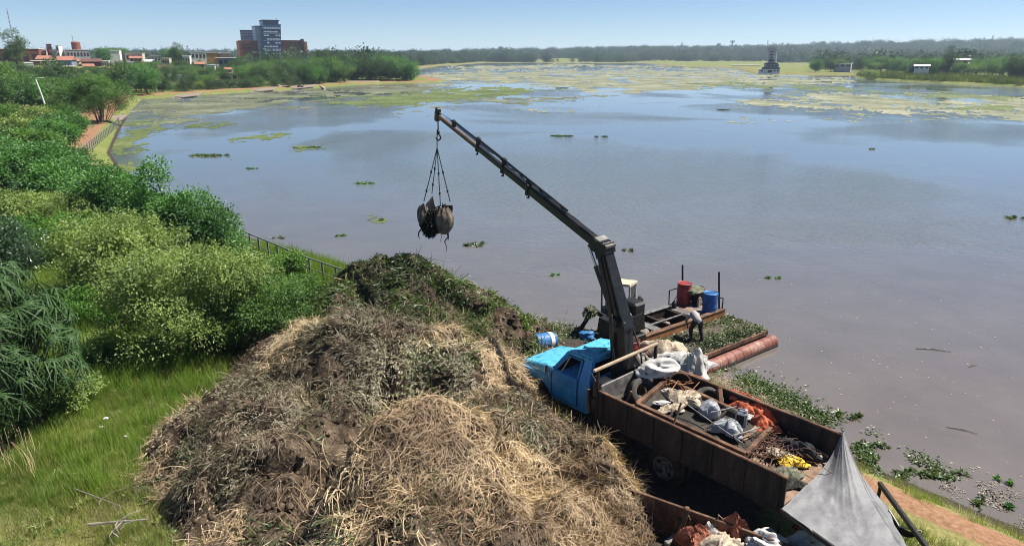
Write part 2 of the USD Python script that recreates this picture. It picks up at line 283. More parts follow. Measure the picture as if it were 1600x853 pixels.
# cloth, plastic, wood
surf('sack_white', [(.30, .28, .25), (.46, .445, .42), (.55, .54, .52)], scale=1.6, rough=.5, fine=.06, bump=.02, bscale=7)
surf('sack_cream', [(.25, .19, .125), (.41, .335, .24), (.50, .43, .33)], scale=1.6, rough=.55, fine=.07, bump=.02, bscale=9)
surf('sack_grey', [(.20, .205, .215), (.32, .33, .35), (.42, .43, .45)], scale=2, rough=.4, fine=.07, bump=.02, bscale=9)
surf('sack_brown', [(.04, .03, .022), (.10, .08, .062), (.19, .16, .13)], scale=2.5, rough=.8, fine=.25, bump=.03, bscale=9)
surf('sack_dirty', [(.09, .07, .055), (.21, .18, .15), (.33, .30, .265)], scale=3, rough=.8, fine=.25, bump=.03, bscale=9)
surf('tarp_grey', [(.115, .115, .12), (.152, .152, .157), (.18, .18, .185)], scale=1.3, rough=.6, fine=.12, detail=8, bump=.012, bscale=7, k=.95)
surf('cloth_orange', [(.36, .065, .025), (.52, .115, .05), (.62, .18, .085)], scale=4, rough=.7, fine=.2, bump=.03, bscale=9)
surf('cloth_rust', [(.16, .045, .025), (.27, .09, .05), (.36, .15, .09)], scale=4, rough=.85, fine=.25, bump=.03, bscale=9)
surf('cloth_yellow', [(.62, .36, .02), (.80, .52, .04), (.86, .62, .10)], scale=6, rough=.8, fine=.3, bump=.012, bscale=45)
surf('cloth_dark', [(.007, .008, .011), (.017, .018, .024), (.035, .036, .045)], scale=5, rough=.85)
surf('cloth_olive', [(.06, .065, .04), (.13, .135, .09), (.22, .22, .16)], scale=5, rough=.85, fine=.2)
surf('shirt_grey', [(.20, .195, .195), (.30, .29, .29), (.38, .37, .365)], scale=6, rough=.85)
surf('skin', [(.16, .085, .055), (.21, .115, .075)], scale=6, rough=.55)
surf('wood', [(.12, .075, .045), (.21, .14, .09), (.30, .215, .15)], scale=3, rough=.8, fine=.25, stretch=(1, 1, 1))
surf('wood_pale', [(.24, .17, .11), (.36, .27, .185), (.46, .37, .27)], scale=3, rough=.8, fine=.2)
surf('branch_pale', [(.13, .11, .09), (.22, .195, .165), (.30, .275, .24)], scale=5, rough=.85)
surf('roots', [(.05, .028, .02), (.13, .07, .05), (.22, .13, .095)], scale=6, rough=.85)
surf('drum_red', [(.13, .018, .016), (.24, .028, .026), (.33, .06, .05)], scale=3.5, rough=.5, fine=.2)
surf('drum_blue', [(.012, .055, .20), (.02, .09, .30), (.04, .13, .38)], scale=3.5, rough=.45, fine=.2)
surf('barrel_blue', [(.02, .09, .22), (.03, .14, .34), (.06, .2, .42)], scale=3.5, rough=.5, fine=.2)
surf('pontoon_red', [(.075, .028, .020), (.19, .062, .045), (.26, .115, .085), (.34, .27, .225)], scale=1.6, rough=.6, fine=.3, detail=7)
surf('cab_beige', [(.34, .27, .17), (.50, .42, .29), (.60, .53, .4)], scale=4, rough=.7, fine=.2)
surf('jerrycan', [(.16, .17, .19), (.26, .275, .30)], scale=4, rough=.45)
surf('plastic_white', [(.62, .62, .6), (.78, .78, .77)], scale=4, rough=.5)
# far buildings
plain('brick_red', (.22, .075, .05), rough=.9, scale=.5, fine=.2); plain('brick_dark', (.12, .055, .042), rough=.9, scale=.5, fine=.2)
plain('ochre', (.40, .22, .085), rough=.85, scale=.5); plain('wall_white', (.72, .71, .68), rough=.85, scale=.6); plain('wall_cream', (.52, .45, .36), rough=.85, scale=.6)
plain('wall_grey', (.36, .36, .37), rough=.85, scale=.6); plain('wall_pink', (.42, .27, .22), rough=.85, scale=.6); plain('wall_blue', (.20, .24, .34), rough=.8, scale=.6)
plain('tower_blue', (.022, .062, .15), rough=.35, spec=.6, scale=.5); plain('tower_light', (.42, .50, .60), rough=.4, scale=.5); plain('roof_tile', (.30, .13, .085), rough=.9, scale=1.0, fine=.25)
plain('roof_metal', (.48, .48, .48), rough=.55, scale=.8); plain('dark_void', (.02, .022, .026), rough=.6); plain('concrete', (.40, .39, .37), rough=.9, scale=1.0, fine=.15); plain('mast_grey', (.30, .29, .29), rough=.6)
plain('fence_grey', (.17, .175, .18), rough=.55, scale=4, fine=.2); plain('stone', (.25, .2, .16), rough=.9, scale=3, fine=.3)
# the air
usdkit.material(stage, LK + 'air', {'v': ('principled_volume', {'color': (.62, .76, .95), 'density': 0.00016, 'anisotropy': 0.25})}, [], volume='v.volume')
# water: murky body, blue-grey mixed in farther out to stand for reflected sky, wind ripples that come and go in broad patches
nd = {'g': ('geometry', {}), 'patch': ('noise_texture', {'scale': .022, 'detail': 3.0, 'roughness': .55, 'distortion': .6}), 'wm': ('mapping', {'location': (-.55, -1.75, 0), 'scale': (.025, .028, 0)}), 'ws0': ('gradient_texture', {'gradient_type': 'spherical'}), 'wa': ('math', {'math_type': 'multiply_add', 'value2': .17}), 'pr': ('rgb_ramp', {'ramp': [(.47, (.04,) * 3), (.62, (1.0,) * 3)]}),
      'mp': ('mapping', {'scale': (1.0, 1.6, 1.0), 'rotation': (0, 0, .5)}), 'w1': ('noise_texture', {'scale': 1.7, 'detail': 3.0, 'roughness': .55}), 'w2': ('noise_texture', {'scale': 5.0, 'detail': 2.0, 'roughness': .5}),
      'ws': ('math', {'math_type': 'multiply_add', 'value2': .35}), 'bs': ('bump', {'distance': .10}), 'st': ('math', {'math_type': 'multiply', 'value2': .8}),
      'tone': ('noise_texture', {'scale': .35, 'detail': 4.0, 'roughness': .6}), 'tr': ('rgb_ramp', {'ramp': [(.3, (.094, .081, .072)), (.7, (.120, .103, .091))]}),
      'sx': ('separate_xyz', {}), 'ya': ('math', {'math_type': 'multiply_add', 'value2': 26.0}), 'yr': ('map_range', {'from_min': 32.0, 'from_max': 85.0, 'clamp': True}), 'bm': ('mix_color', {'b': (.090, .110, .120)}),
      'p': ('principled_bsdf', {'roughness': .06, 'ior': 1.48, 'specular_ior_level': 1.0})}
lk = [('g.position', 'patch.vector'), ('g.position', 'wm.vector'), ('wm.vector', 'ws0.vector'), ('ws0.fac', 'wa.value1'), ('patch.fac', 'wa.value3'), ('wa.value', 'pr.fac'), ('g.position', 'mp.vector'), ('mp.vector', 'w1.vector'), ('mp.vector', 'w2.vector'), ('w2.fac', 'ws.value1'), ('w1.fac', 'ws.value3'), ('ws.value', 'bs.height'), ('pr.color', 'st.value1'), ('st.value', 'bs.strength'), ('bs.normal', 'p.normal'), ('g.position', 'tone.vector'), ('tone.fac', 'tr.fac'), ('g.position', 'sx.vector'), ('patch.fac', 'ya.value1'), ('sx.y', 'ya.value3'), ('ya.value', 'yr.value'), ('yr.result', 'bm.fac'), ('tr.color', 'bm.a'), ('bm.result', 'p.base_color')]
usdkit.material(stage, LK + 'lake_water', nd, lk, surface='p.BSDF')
# land: grass, worn earth near the shore (primvars say how much), muddy edge
nd = {'g': ('geometry', {}), 'e': ('attribute', {'attribute': 'earth'}), 'w': ('attribute', {'attribute': 'wet'}), 'dr': ('attribute', {'attribute': 'dry'}),
      'n1': ('noise_texture', {'scale': .8, 'detail': 6.0, 'roughness': .65}), 'n2': ('noise_texture', {'scale': 7.0, 'detail': 5.0, 'roughness': .7}),
      'lush': ('rgb_ramp', {'ramp': [(.3, (.045, .075, .014)), (.5, (.075, .115, .02)), (.7, (.12, .15, .035))]}), 'dry': ('rgb_ramp', {'ramp': [(.3, (.13, .13, .045)), (.55, (.22, .19, .075)), (.72, (.30, .24, .115))]}),
      'soil': ('rgb_ramp', {'ramp': [(.3, (.13, .066, .034)), (.5, (.21, .115, .064)), (.7, (.28, .17, .105))]}), 'mud': ('rgb_ramp', {'ramp': [(.3, (.018, .015, .012)), (.7, (.06, .048, .036))]}),
      'a1': ('math', {'math_type': 'multiply_add', 'value2': .9}), 'm1': ('mix_color', {}), 'm2': ('mix_color', {}), 'm3': ('mix_color', {}), 'c1': ('map_range', {'from_min': .85, 'from_max': 1.1, 'clamp': True}), 'a2': ('math', {'math_type': 'multiply_add', 'value2': .7}), 'c2': ('map_range', {'from_min': .75, 'from_max': .95, 'clamp': True}),
      'b': ('bump', {'strength': 1.0, 'distance': .06}), 'p': ('principled_bsdf', {'roughness': .9, 'specular_ior_level': .15})}
lk = [('g.position', 'n1.vector'), ('g.position', 'n2.vector'), ('n2.fac', 'lush.fac'), ('n2.fac', 'dry.fac'), ('n2.fac', 'soil.fac'), ('n2.fac', 'mud.fac'), ('dr.fac', 'm1.fac'), ('lush.color', 'm1.a'), ('dry.color', 'm1.b'),
      ('n2.fac', 'a1.value1'), ('e.fac', 'a1.value3'), ('a1.value', 'c1.value'), ('c1.result', 'm2.fac'), ('m1.result', 'm2.a'), ('soil.color', 'm2.b'), ('n1.fac', 'a2.value1'), ('w.fac', 'a2.value3'), ('a2.value', 'c2.value'), ('c2.result', 'm3.fac'), ('m2.result', 'm3.a'), ('mud.color', 'm3.b'),
      ('m3.result', 'p.base_color'), ('n2.fac', 'b.height'), ('b.normal', 'p.normal')]
usdkit.material(stage, LK + 'land', nd, lk, surface='p.BSDF')
# floating weed
def mat_weed(name, c):
    surf(name, c, scale=.09, rough=.8, fine=.45, detail=9, bump=.05, bscale=3, spec=.2, k=1.0)
mat_weed('mat_pale', [(.065, .076, .040), (.14, .147, .090), (.26, .255, .185)]); mat_weed('mat_green', [(.042, .062, .018), (.075, .098, .030), (.12, .138, .055)]); mat_weed('mat_grey', [(.04, .05, .03), (.085, .095, .058), (.15, .155, .105)])

# ---------------------------------------------------------------- lake outline and the land around it
SH = [(1600, 830), (1480, 780), (1380, 738), (1280, 690), (1200, 640), (1100, 588), (1000, 548), (930, 530), (830, 518), (700, 470), (560, 428), (380, 368), (285, 322), (200, 280), (172, 240), (186, 205), (205, 172), (222, 155), (290, 150), (400, 143), (480, 138.5), (560, 133), (600, 131), (650, 130.5), (690, 129.5), (697, 126), (670, 122), (640, 117), (652, 108), (690, 103), (760, 98.5), (1000, 99), (1060, 104), (1150, 107), (1172, 115), (1210, 116.5), (1330, 117.5), (1338, 123), (1400, 127), (1480, 131), (1600, 137), (1800, 146)]
LAKE = shapely.Polygon([(70, -25), (27, 0.0), (17, 9.6)] + [tuple(P(x, y)[:2]) for x, y in SH] + [(420, 150), (420, -25)])
LAKE_EDGE = LAKE.boundary; shapely.prepare(LAKE); shapely.prepare(LAKE_EDGE)
def shore(x, y):
    """distance from the waterline, positive on land"""
    p = shapely.points(np.asarray(x, float), np.asarray(y, float)); d = shapely.distance(p, LAKE_EDGE)
    return np.where(shapely.contains(LAKE, p), -d, d)
def px_of(x, y, z=0):
    c = np.stack([np.asarray(x, float), np.asarray(y, float), np.broadcast_to(np.asarray(z, float) - EYE[2], np.shape(x))], -1); dep = c @ FWD
    return 800 + FOC * c[..., 0] / dep, 426.5 - FOC * (c @ UPV) / dep
HILL_AZ = np.arctan((np.array([-1500, 0, 480, 560, 650, 720, 780, 900, 1000, 1100, 1250, 1400, 1500, 1600, 3200]) - 800) / 1067.0 / 0.953)
HILL_Z = np.array([6, 6, 4, 4, 3, 5, 10, 14, 18, 19, 23, 28, 32, 36, 36.0])
def land_z(x, y, sd=None):
    x, y = np.asarray(x, float), np.asarray(y, float); sd = shore(x, y) if sd is None else sd
    r = np.hypot(x, y); az = np.arctan2(x, np.maximum(y, 1e-3))
    near = 0.72 * smooth01(sd, 0.0, 2.3) + 0.03 + 0.10 * (vnoise(x, y, 3.0, 3) - .5) * smooth01(sd, 1, 5)
    town = 6.5 * smooth01(sd, 25, 190) * smooth01(-x, 20, 80) * smooth01(r, 110, 260) * (1 - smooth01(r, 380, 620)) + .6 * smooth01(sd, 6, 30) * smooth01(-x, 5, 30)
    hill = np.interp(az, HILL_AZ, HILL_Z) * smooth01(r, 1080, 1950) * (0.75 + .5 * vnoise(x, y, 260, 8)) + (vnoise(x, y, 190, 9) - .5) * 15 * smooth01(r, 1080, 1500)
    return np.where(sd > 0, near + town + hill, np.maximum(-1.6, .02 + sd * .35))

# haze: pale air round everything
V, F = box((0, 1500, 28.5), (9000, 9000, 61)); solo('haze', 'thin pale blue air over lake and hills', 'haze', (V, F), 'air', kind='stuff')
# the ground: one sheet, finer towards the viewer
th = np.concatenate([np.linspace(-42, 42, 640), np.linspace(42, 318, 60)[1:-1]]) * math.pi / 180
rr = np.concatenate([[0.01], np.geomspace(2.5, 60, 250), np.geomspace(60, 2600, 210)[1:], [3200]])
X, Y = rr[:, None] * np.sin(th)[None], rr[:, None] * np.cos(th)[None]
SD = shore(X, Y); Z = land_z(X, Y, SD)
nr, nt = X.shape; i, j = np.meshgrid(np.arange(nr - 1), np.arange(nt), indexing='ij'); i, j = i.ravel(), j.ravel(); k = (j + 1) % nt
F = np.vstack([np.stack([i * nt + j, (i + 1) * nt + j, (i + 1) * nt + k], 1), np.stack([i * nt + j, (i + 1) * nt + k, i * nt + k], 1)])[:, ::-1]
keep = (SD.ravel()[F] > -6).any(1); F = F[keep]
gpath = '/World/ground'; USED[('/World', 'ground')] = 1
used = np.unique(F); remap = -np.ones(nr * nt, int); remap[used] = np.arange(len(used))
gm = usdkit.mesh(stage, gpath, (np.stack([X, Y, Z], -1).reshape(-1, 3)[used], remap[F]), LK + 'land', smooth=True); tag(gm.GetPrim(), None, None, None, 'structure')
fl = lambda a: a.ravel()[used]
sx, sy, ssd = fl(X), fl(Y), fl(SD); R_ = np.hypot(sx, sy)
earth = smooth01(ssd, .8, 1.15) * (1 - smooth01(ssd, 2.1, 2.9)) * smooth01(sx, 5, 8) * (R_ < 60) * .9
earth = np.maximum(earth, .78 * smooth01(ssd, 1.2, 2.5) * (1 - smooth01(ssd, 6, 9)) * smooth01(-sx, 22, 30) * smooth01(R_, 60, 80) * (R_ < 420))
earth = np.maximum(earth, .5 * smooth01(ssd, .5, 1.2) * smooth01(sx, -1, 1) * (1 - smooth01(sx, 4, 7)) * (R_ < 40))
earth = np.maximum(earth, .45 * (R_ > 420) * (1 - smooth01(ssd, 8, 40)))
wet = (1 - smooth01(ssd, .1, .8)) * .75 * (R_ < 150)
tk = ((sx - 1.6) ** 2 / 36 + (sy - 16) ** 2 / 30) < 1
wet = np.maximum(wet, .72 * (np.clip(1.3 - np.sqrt((sx - 2.2) ** 2 / 25 + (sy - 15.2) ** 2 / 30), 0, .75)) / .75)
cove = smooth01(sx, -2, 0) * (1 - smooth01(sx, 6, 7.5)) * smooth01(sy, 18.6, 20) * (1 - smooth01(sy, 26, 30)); wet = np.maximum(wet, .75 * cove); earth = earth * (1 - cove)
dry = np.clip(.75 * (1 - smooth01(np.hypot(sx + 6, sy - 10), 4, 9)) + .8 * smooth01(sx, 5, 8) * (R_ < 40) + .35 * (R_ > 60) + .8 * (vnoise(sx, sy, 4, 5) - .5), 0, 1)
for nm, a in (('earth', earth), ('wet', wet), ('dry', dry)):
    UsdGeom.PrimvarsAPI(gm).CreatePrimvar(nm, Sdf.ValueTypeNames.FloatArray, 'vertex').Set(Vt.FloatArray.FromNumpy(np.asarray(a, np.float32)))
# the water
ww = np.concatenate([[0.5], np.geomspace(4, 3000, 60)]); tw = np.linspace(-math.pi, math.pi, 73)[:-1]
WX, WY = ww[:, None] * np.sin(tw), ww[:, None] * np.cos(tw); nt = 72
i, j = np.meshgrid(np.arange(len(ww) - 1), np.arange(nt), indexing='ij'); i, j = i.ravel(), j.ravel(); k = (j + 1) % nt
F = np.vstack([np.stack([i * nt + j, (i + 1) * nt + j, (i + 1) * nt + k], 1), np.stack([i * nt + j, (i + 1) * nt + k, i * nt + k], 1)])[:, ::-1]
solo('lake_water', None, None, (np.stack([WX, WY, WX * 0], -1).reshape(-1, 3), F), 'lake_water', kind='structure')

# ---------------------------------------------------------------- floating weed sheets
def weed_sheet(name, label, zones, mat, z, sx=2.0, sy=.7):
    """zones: (outline on the water, cover, grain in metres, edge wobble)"""
    parts = []
    for poly, cover, grain, wob, seed in zones:
        poly = np.array(poly, float); x0, y0 = poly.min(0) - (12, 4); x1, y1 = poly.max(0) + (12, 4)
        gx, gy = np.arange(x0, x1, sx), np.arange(max(y0, 98), y1, sy); PX, PY = np.meshgrid(gx, gy, indexing='ij')
        t = (-EYE[2]) / (FWD[2] + UPV[2] * (426.5 - PY) / FOC); wx = t * (PX - 800) / FOC; wy = t * (FWD[1] + UPV[1] * (426.5 - PY) / FOC)
        sh = shapely.Polygon(poly * [1, 4]); pt = shapely.points(PX, PY * 4); d = shapely.distance(pt, sh.boundary); d = np.where(shapely.contains(sh, pt), d, -d)
        nz = vnoise(wx, wy * .55, grain, seed, 5) - .5; n2 = vnoise(wx, wy * .5, grain * 5, seed + 20, 3) - .5
        n3 = vnoise(wx, wy * .6, grain * .35, seed + 50, 3) - .5; fld = (np.random.default_rng(seed).random(wx.shape) - .5) * .26 + np.clip(d / wob, -1, 1) * .42 + (cover - .5) + nz * 2.1 + n2 * 1.3 + n3 * 1.0
        ok = (fld > 0) & (shore(wx, wy) < 1.0)
        okc = ok[:-1, :-1] & ok[1:, :-1] & ok[1:, 1:] & ok[:-1, 1:]
        Fg = grid_faces(len(gx), len(gy)); m = okc.ravel(); nf = len(m); Fg = np.vstack([Fg[:nf][m], Fg[nf:][m]])[:, ::-1]
        if not len(Fg): continue
        zz = z * .4 + .012 * vnoise(wx, wy, .8, seed, 2)
        used = np.unique(Fg); mp = -np.ones(wx.size, int); mp[used] = np.arange(len(used)); V = np.stack([wx, wy, zz], -1).reshape(-1, 3)[used]; Fg = mp[Fg]
        a = V[Fg]; up = np.cross(a[:, 1] - a[:, 0], a[:, 2] - a[:, 0])[:, 2] < 0; Fg[up] = Fg[up][:, ::-1]
        parts.append((V, Fg))
    solo(name, label, 'floating weed', join(parts), mat, smooth=True, kind='stuff')
weed_sheet('pale_weed_mat', 'pale yellow-green floating weed covering the far part of the lake', [
    ([(640, 118), (740, 110), (800, 108), (1000, 106), (1150, 110), (1180, 113), (1250, 121), (1330, 126), (1250, 136), (1150, 137), (1010, 142), (965, 143), (880, 137), (780, 133), (690, 131)], .53, 6, 26, 1),
    ([(700, 105), (900, 101), (1050, 104), (1000, 106), (800, 107), (720, 108)], .6, 14, 8, 2),
    ([(1140, 163), (1200, 149), (1340, 147), (1460, 152), (1620, 157), (1640, 190), (1500, 185), (1330, 176), (1210, 169)], .57, 3.5, 26, 3),
    ([(820, 172), (860, 168), (905, 175), (870, 182)], .34, 2, 22, 13)], 'mat_pale', .02)
weed_sheet('green_weed_mat', 'fresh green floating weed in streaks across the lake', [
    ([(470, 156), (560, 150), (650, 146), (720, 139), (800, 137), (870, 142), (820, 149), (740, 160), (640, 165), (560, 169), (490, 163)], .50, 3, 26, 4),
    ([(1040, 131), (1150, 127), (1300, 134), (1330, 138), (1200, 140), (1100, 136)], .50, 5, 20, 5),
    ([(1300, 142), (1420, 140), (1600, 152), (1620, 162), (1440, 155)], .48, 4, 20, 6),
    ([(1480, 168), (1580, 166), (1590, 172), (1500, 172)], .55, 4, 8, 7),
    ([(168, 245), (180, 210), (215, 188), (262, 190), (255, 205), (215, 225), (185, 246)], .55, 1.5, 26, 8), ([(172, 262), (205, 255), (236, 262), (205, 276), (176, 280)], .58, 1.2, 24, 9),
    ([(285, 198), (345, 193), (360, 199), (300, 202)], .48, 1.3, 20, 10), ([(365, 217), (410, 209), (450, 212), (455, 218), (390, 221)], .44, 1.3, 22, 11), ([(455, 230), (500, 226), (505, 233), (470, 235)], .44, 1.2, 20, 12),
    ([(300, 245), (325, 241), (352, 243), (330, 248)], .5, .8, 16, 14), ([(580, 343), (598, 340), (610, 345), (592, 348)], .45, .5, 16, 15)], 'mat_green', .028, sx=1.6, sy=.6)
weed_sheet('dull_weed_mat', 'dull grey-green film of weed along the left shore', [
    ([(205, 176), (225, 158), (300, 152), (400, 146), (480, 141), (600, 134), (690, 132), (700, 140), (640, 146), (560, 151), (470, 157), (440, 168), (330, 176), (250, 182)], .54, 4, 24, 16),
    ([(205, 195), (260, 180), (330, 180), (300, 188), (255, 200)], .46, 2, 22, 17), ([(690, 158), (760, 152), (860, 150), (960, 150), (900, 157), (790, 163)], .36, 3, 16, 18)], 'mat_grey', .012)

# ---------------------------------------------------------------- far buildings
def bld(name, label, cat, x0, x1, yt, yb, Yd, depth, mat, roof='flat', roofmat='roof_metal', win=None, over=.3, sink=3.0, yaw=None):
    """a building whose front spans these pixels at distance Yd; win: (columns, rows, material)"""
    a, b = Q(x0, yt, Yd), Q(x1, yb, Yd); w, h = b[0] - a[0], a[2] - b[2]; c = np.array([(a[0] + b[0]) / 2, Yd, b[2]])
    t = thing(name, label, cat, loc=c, rz=-math.atan2(c[0], Yd) + (RNG.uniform(-.18, .10) if yaw is None else yaw)); hh = h if roof != 'gable' else h * .68
    part(t, 'wall', box((0, depth / 2, (hh - sink) / 2), (w, depth, hh + sink)), mat)
    if roof == 'flat': part(t, 'roof', box((0, depth / 2, hh + .12), (w + over, depth + over, .25), None, .04), roofmat)
    elif roof == 'gable':
        o = .4; pts = [(-w / 2 - o, -o, hh - .05), (w / 2 + o, -o, hh - .05), (-w / 2 - o, depth + o, hh - .05), (w / 2 + o, depth + o, hh - .05), (-w / 2 - o, depth / 2, h), (w / 2 + o, depth / 2, h)]
        part(t, 'roof', hull(pts), roofmat)
    elif roof == 'shed':
        pts = [(-w / 2 - .5, -.6, hh), (w / 2 + .5, -.6, hh + .1), (-w / 2 - .5, depth + .5, hh + .6), (w / 2 + .5, depth + .5, hh + 1.0), (-w / 2 - .5, -.6, hh + .3), (w / 2 + .5, -.6, hh + .4), (-w / 2 - .5, depth + .5, hh + .9), (w / 2 + .5, depth + .5, hh + 1.3)]
        part(t, 'roof', hull(pts), roofmat)
    if win:
        nx, nz, wm = win
        for q in range(nz):
            for p_ in range(nx):
                cx = -w / 2 + w * (p_ + .5) / nx; cz = hh * (q + .5) / nz
                part(t, 'window', box((cx, -.03, cz), (w / nx * .55, .12, hh / nz * .45)), wm)
    return t, w, h, depth
CLEAR = []   # (x0, x1, y0, y1, distance): windows between the trees through which a building shows
def B_(clear, *a, **k):
    if clear: CLEAR.append((a[3] + 2, a[4] - 2, a[5], a[5] + (a[6] - a[5]) * clear * .8, a[7]))
    return bld(*a, **k)
G = 'dark_void'
B_(.7, 'brick_hall', 'long red brick hall with pale flat roof at the left edge', 'building', -60, 55, 77, 104, 330, 30, 'brick_red', roofmat='wall_white', win=(9, 1, G))
B_(.9, 'rooftop_room', 'grey glazed room standing above the long brick hall', 'building', 13, 28, 66, 80, 352, 8, 'wall_grey', roofmat='concrete', win=(3, 1, G))
B_(.5, 'brick_annex', 'low dark brick annex with a pale roof edge', 'building', 51, 88, 96, 118, 300, 18, 'brick_dark', roofmat='wall_cream')
B_(.5, 'tile_roof_house', 'house with red tiled roof right of the brick hall', 'house', 56, 74, 87, 104, 318, 14, 'wall_pink', roof='gable', roofmat='roof_tile')
B_(.6, 'white_flat_house', 'cream flat-roofed house with a canopy behind tiled roof', 'house', 58, 73, 80, 98, 345, 14, 'wall_cream', win=(3, 1, G))
B_(.8, 'brick_tower_house', 'tall narrow red brick house among pale ones', 'house', 75, 85, 70, 98, 340, 10, 'brick_red', roofmat='brick_dark', win=(2, 3, G))
B_(.7, 'white_block', 'narrow white block beside the tall brick house', 'building', 87, 95.5, 72, 98, 350, 10, 'wall_white', win=(1, 3, G))
B_(.6, 'gable_house', 'grey house with brown gabled roof and white side', 'house', 88, 112, 88, 108, 300, 14, 'wall_blue', roof='gable', roofmat='roof_tile')
t, w, h, d = B_(.7, 'grey_apartments', 'grey two-storey block under a red water tank', 'building', 106, 141, 79, 104, 350, 16, 'wall_grey', win=(7, 2, G))
part(t, 'water_tank', lathe([(0, h + .3), (2.0, h + .3), (2.0, h + 3.6), (1.6, h + 4.0), (0, h + 4.2)], 14, (w * .02, 6, 0)), 'brick_red')
part(t, 'antenna', tube([(-w * .06, 6, h), (-w * .08, 6, h + 7)], .14, 5), 'mast_grey')
B_(.6, 'dark_roof_house', 'low house with a wide dark roof', 'house', 128, 158, 92, 106, 310, 14, 'brick_dark', roof='gable', roofmat='brick_dark')
B_(.6, 'dark_brick_store', 'dark brick store with a pale parapet', 'building', 97, 117, 105, 126, 262, 12, 'brick_dark', roofmat='wall_cream')
B_(.9, 'white_wall', 'long white boundary wall left of the tiled house', 'wall', 114, 156, 121, 130, 240, .5, 'wall_white', roof=None)
B_(.9, 'white_tiled_house', 'white house with long red tiled roof near the shore', 'house', 158, 187, 114, 128, 245, 12, 'wall_white', roof='gable', roofmat='roof_tile', win=(4, 1, G))
B_(.9, 'hilltop_white_house', 'small white house on the hill right of dark trees', 'house', 171, 187, 80, 92, 360, 10, 'wall_white', roofmat='wall_white')
B_(.6, 'hill_house', 'cream house half hidden on the hill crest', 'house', 196, 222, 84, 96, 370, 10, 'wall_cream', roofmat='wall_grey', win=(3, 1, G))
B_(.9, 'cream_tower_house', 'narrow cream tower house between two dark trees', 'house', 272, 280, 75, 96, 350, 8, 'wall_cream', win=(1, 3, G))
B_(.9, 'white_roofs', 'white flat-roofed house left of the ochre building', 'house', 299, 322, 82, 94, 380, 12, 'wall_white', win=(4, 1, G))
B_(.8, 'ochre_building', 'ochre building with a grey metal roof', 'building', 323, 343, 83, 100, 360, 16, 'ochre', roofmat='roof_metal')
B_(.8, 'ochre_wing', 'blue-grey wing joined right of the ochre building', 'building', 343.3, 361, 84, 100, 361, 14, 'wall_pink', roofmat='roof_metal', win=(4, 1, G))
B_(.8, 'white_canopy_house', 'dark house under a wide white canopy', 'house', 341, 365, 91, 104, 335, 10, 'wall_blue', roofmat='wall_white', win=(3, 1, G), over=2.0)
B_(.9, 'blue_grey_wall', 'plain blue-grey wall above the far shore path', 'wall', 262, 285, 118, 130, 255, 6, 'wall_blue', roof=None)
B_(.8, 'ruined_house', 'cream roofless house overgrown by trees', 'house', 344, 371, 115, 127, 262, 8, 'wall_cream', roof=None, win=(3, 1, G))
B_(.6, 'burgundy_house', 'dark burgundy house deep in the trees', 'house', 246, 273, 102, 116, 300, 10, 'brick_dark', roof='gable', roofmat='brick_dark', win=(3, 1, G))
B_(.5, 'small_white_hut', 'small white hut at the foot of the woodland', 'hut', 302, 312, 124, 130, 250, 4, 'wall_white', win=(1, 1, G))
B_(.9, 'distant_highrise', 'small pale blue high-rise far behind the brick block', 'building', 483, 492, 86, 96, 700, 12, 'wall_blue', roofmat='wall_white', win=(3, 3, 'wall_white'))
# the brick and glass block with its tower
YT = 480.0; o = Q(420, 106, YT); u = lambda px, py, dy=0: Q(px, py, YT) - o + np.array([0, dy, 0])
t = thing('brick_block', 'broad red brick building with ochre piers flanking the blue tower', 'building', loc=o, rz=.36); CLEAR.append((370, 484, 60, 92, 470))
def bx(par, name, x0, x1, y0, y1, dy, dep, mat):
    a, b = u(x0, y0), u(x1, y1); return part(par, name, box(((a[0] + b[0]) / 2, dy + dep / 2, (a[2] + b[2]) / 2), (b[0] - a[0], dep, a[2] - b[2])), mat)
bx(t, 'wall', 374, 408, 64, 112, 0, 18, 'brick_red'); bx(t, 'wall', 438, 474, 63, 112, 2, 18, 'brick_dark'); bx(t, 'wall', 466, 481, 65, 112, 0, 20, 'brick_red')
bx(t, 'pier', 372, 379.5, 65, 100, -.8, 6, 'ochre'); bx(t, 'pier', 473, 478.5, 66, 80, -.6, 3, 'ochre'); bx(t, 'stair_tower', 468, 474, 61, 80, -.3, 6, 'brick_dark')
bx(t, 'beam', 439, 466, 80.5, 84, -1.2, 3, 'ochre'); bx(t, 'dark_porch', 442, 465, 84.2, 95, 1.4, 1, 'dark_void'); bx(t, 'low_roof', 440, 483, 96, 98, -9, 9, 'roof_tile'); bx(t, 'low_wall', 441, 482, 98, 106, -8, 8, 'wall_cream')
for q, (a, b) in enumerate(((69, 71), (74.5, 76.5))): bx(t, 'window_band', 381, 392, a, b, -.1, .4, 'dark_void')
for q in range(4):
    bx(t, 'window_band', 442, 471, 66 + q * 3.4, 66.9 + q * 3.4, 1.9, .3, 'brick_red')
bx(t, 'sign_panel', 395.5, 402.5, 81, 84, -.4, .3, 'cab_beige')
for q in range(3):
    for w_ in range(4): bx(t, 'window', 384 + w_ * 4.5, 386 + w_ * 4.5, 83.5 + q * 4, 85.6 + q * 4, -.1, .3, 'dark_void')
t = thing('glass_block', 'grey glazed office block behind left brick wing', 'building', loc=o, rz=.30); CLEAR.append((372, 400, 44, 64, 480))
bx(t, 'wall', 374, 402, 47, 66, 22, 14, 'wall_blue'); bx(t, 'roof', 373.4, 402, 46, 47, 21.6, 15, 'tower_blue')
for q in range(4):
    for w_ in range(6): bx(t, 'window', 375 + w_ * 4.4, 378.6 + w_ * 4.4, 48.5 + q * 4.3, 51 + q * 4.3, 21.8, .4, 'tower_light')
t = thing('office_tower', 'tall blue glass office tower with white blind bands', 'tower', loc=o, rz=.50); CLEAR.append((398, 440, 30, 97, 460))
a0, a1 = u(408, 40), u(438, 108)
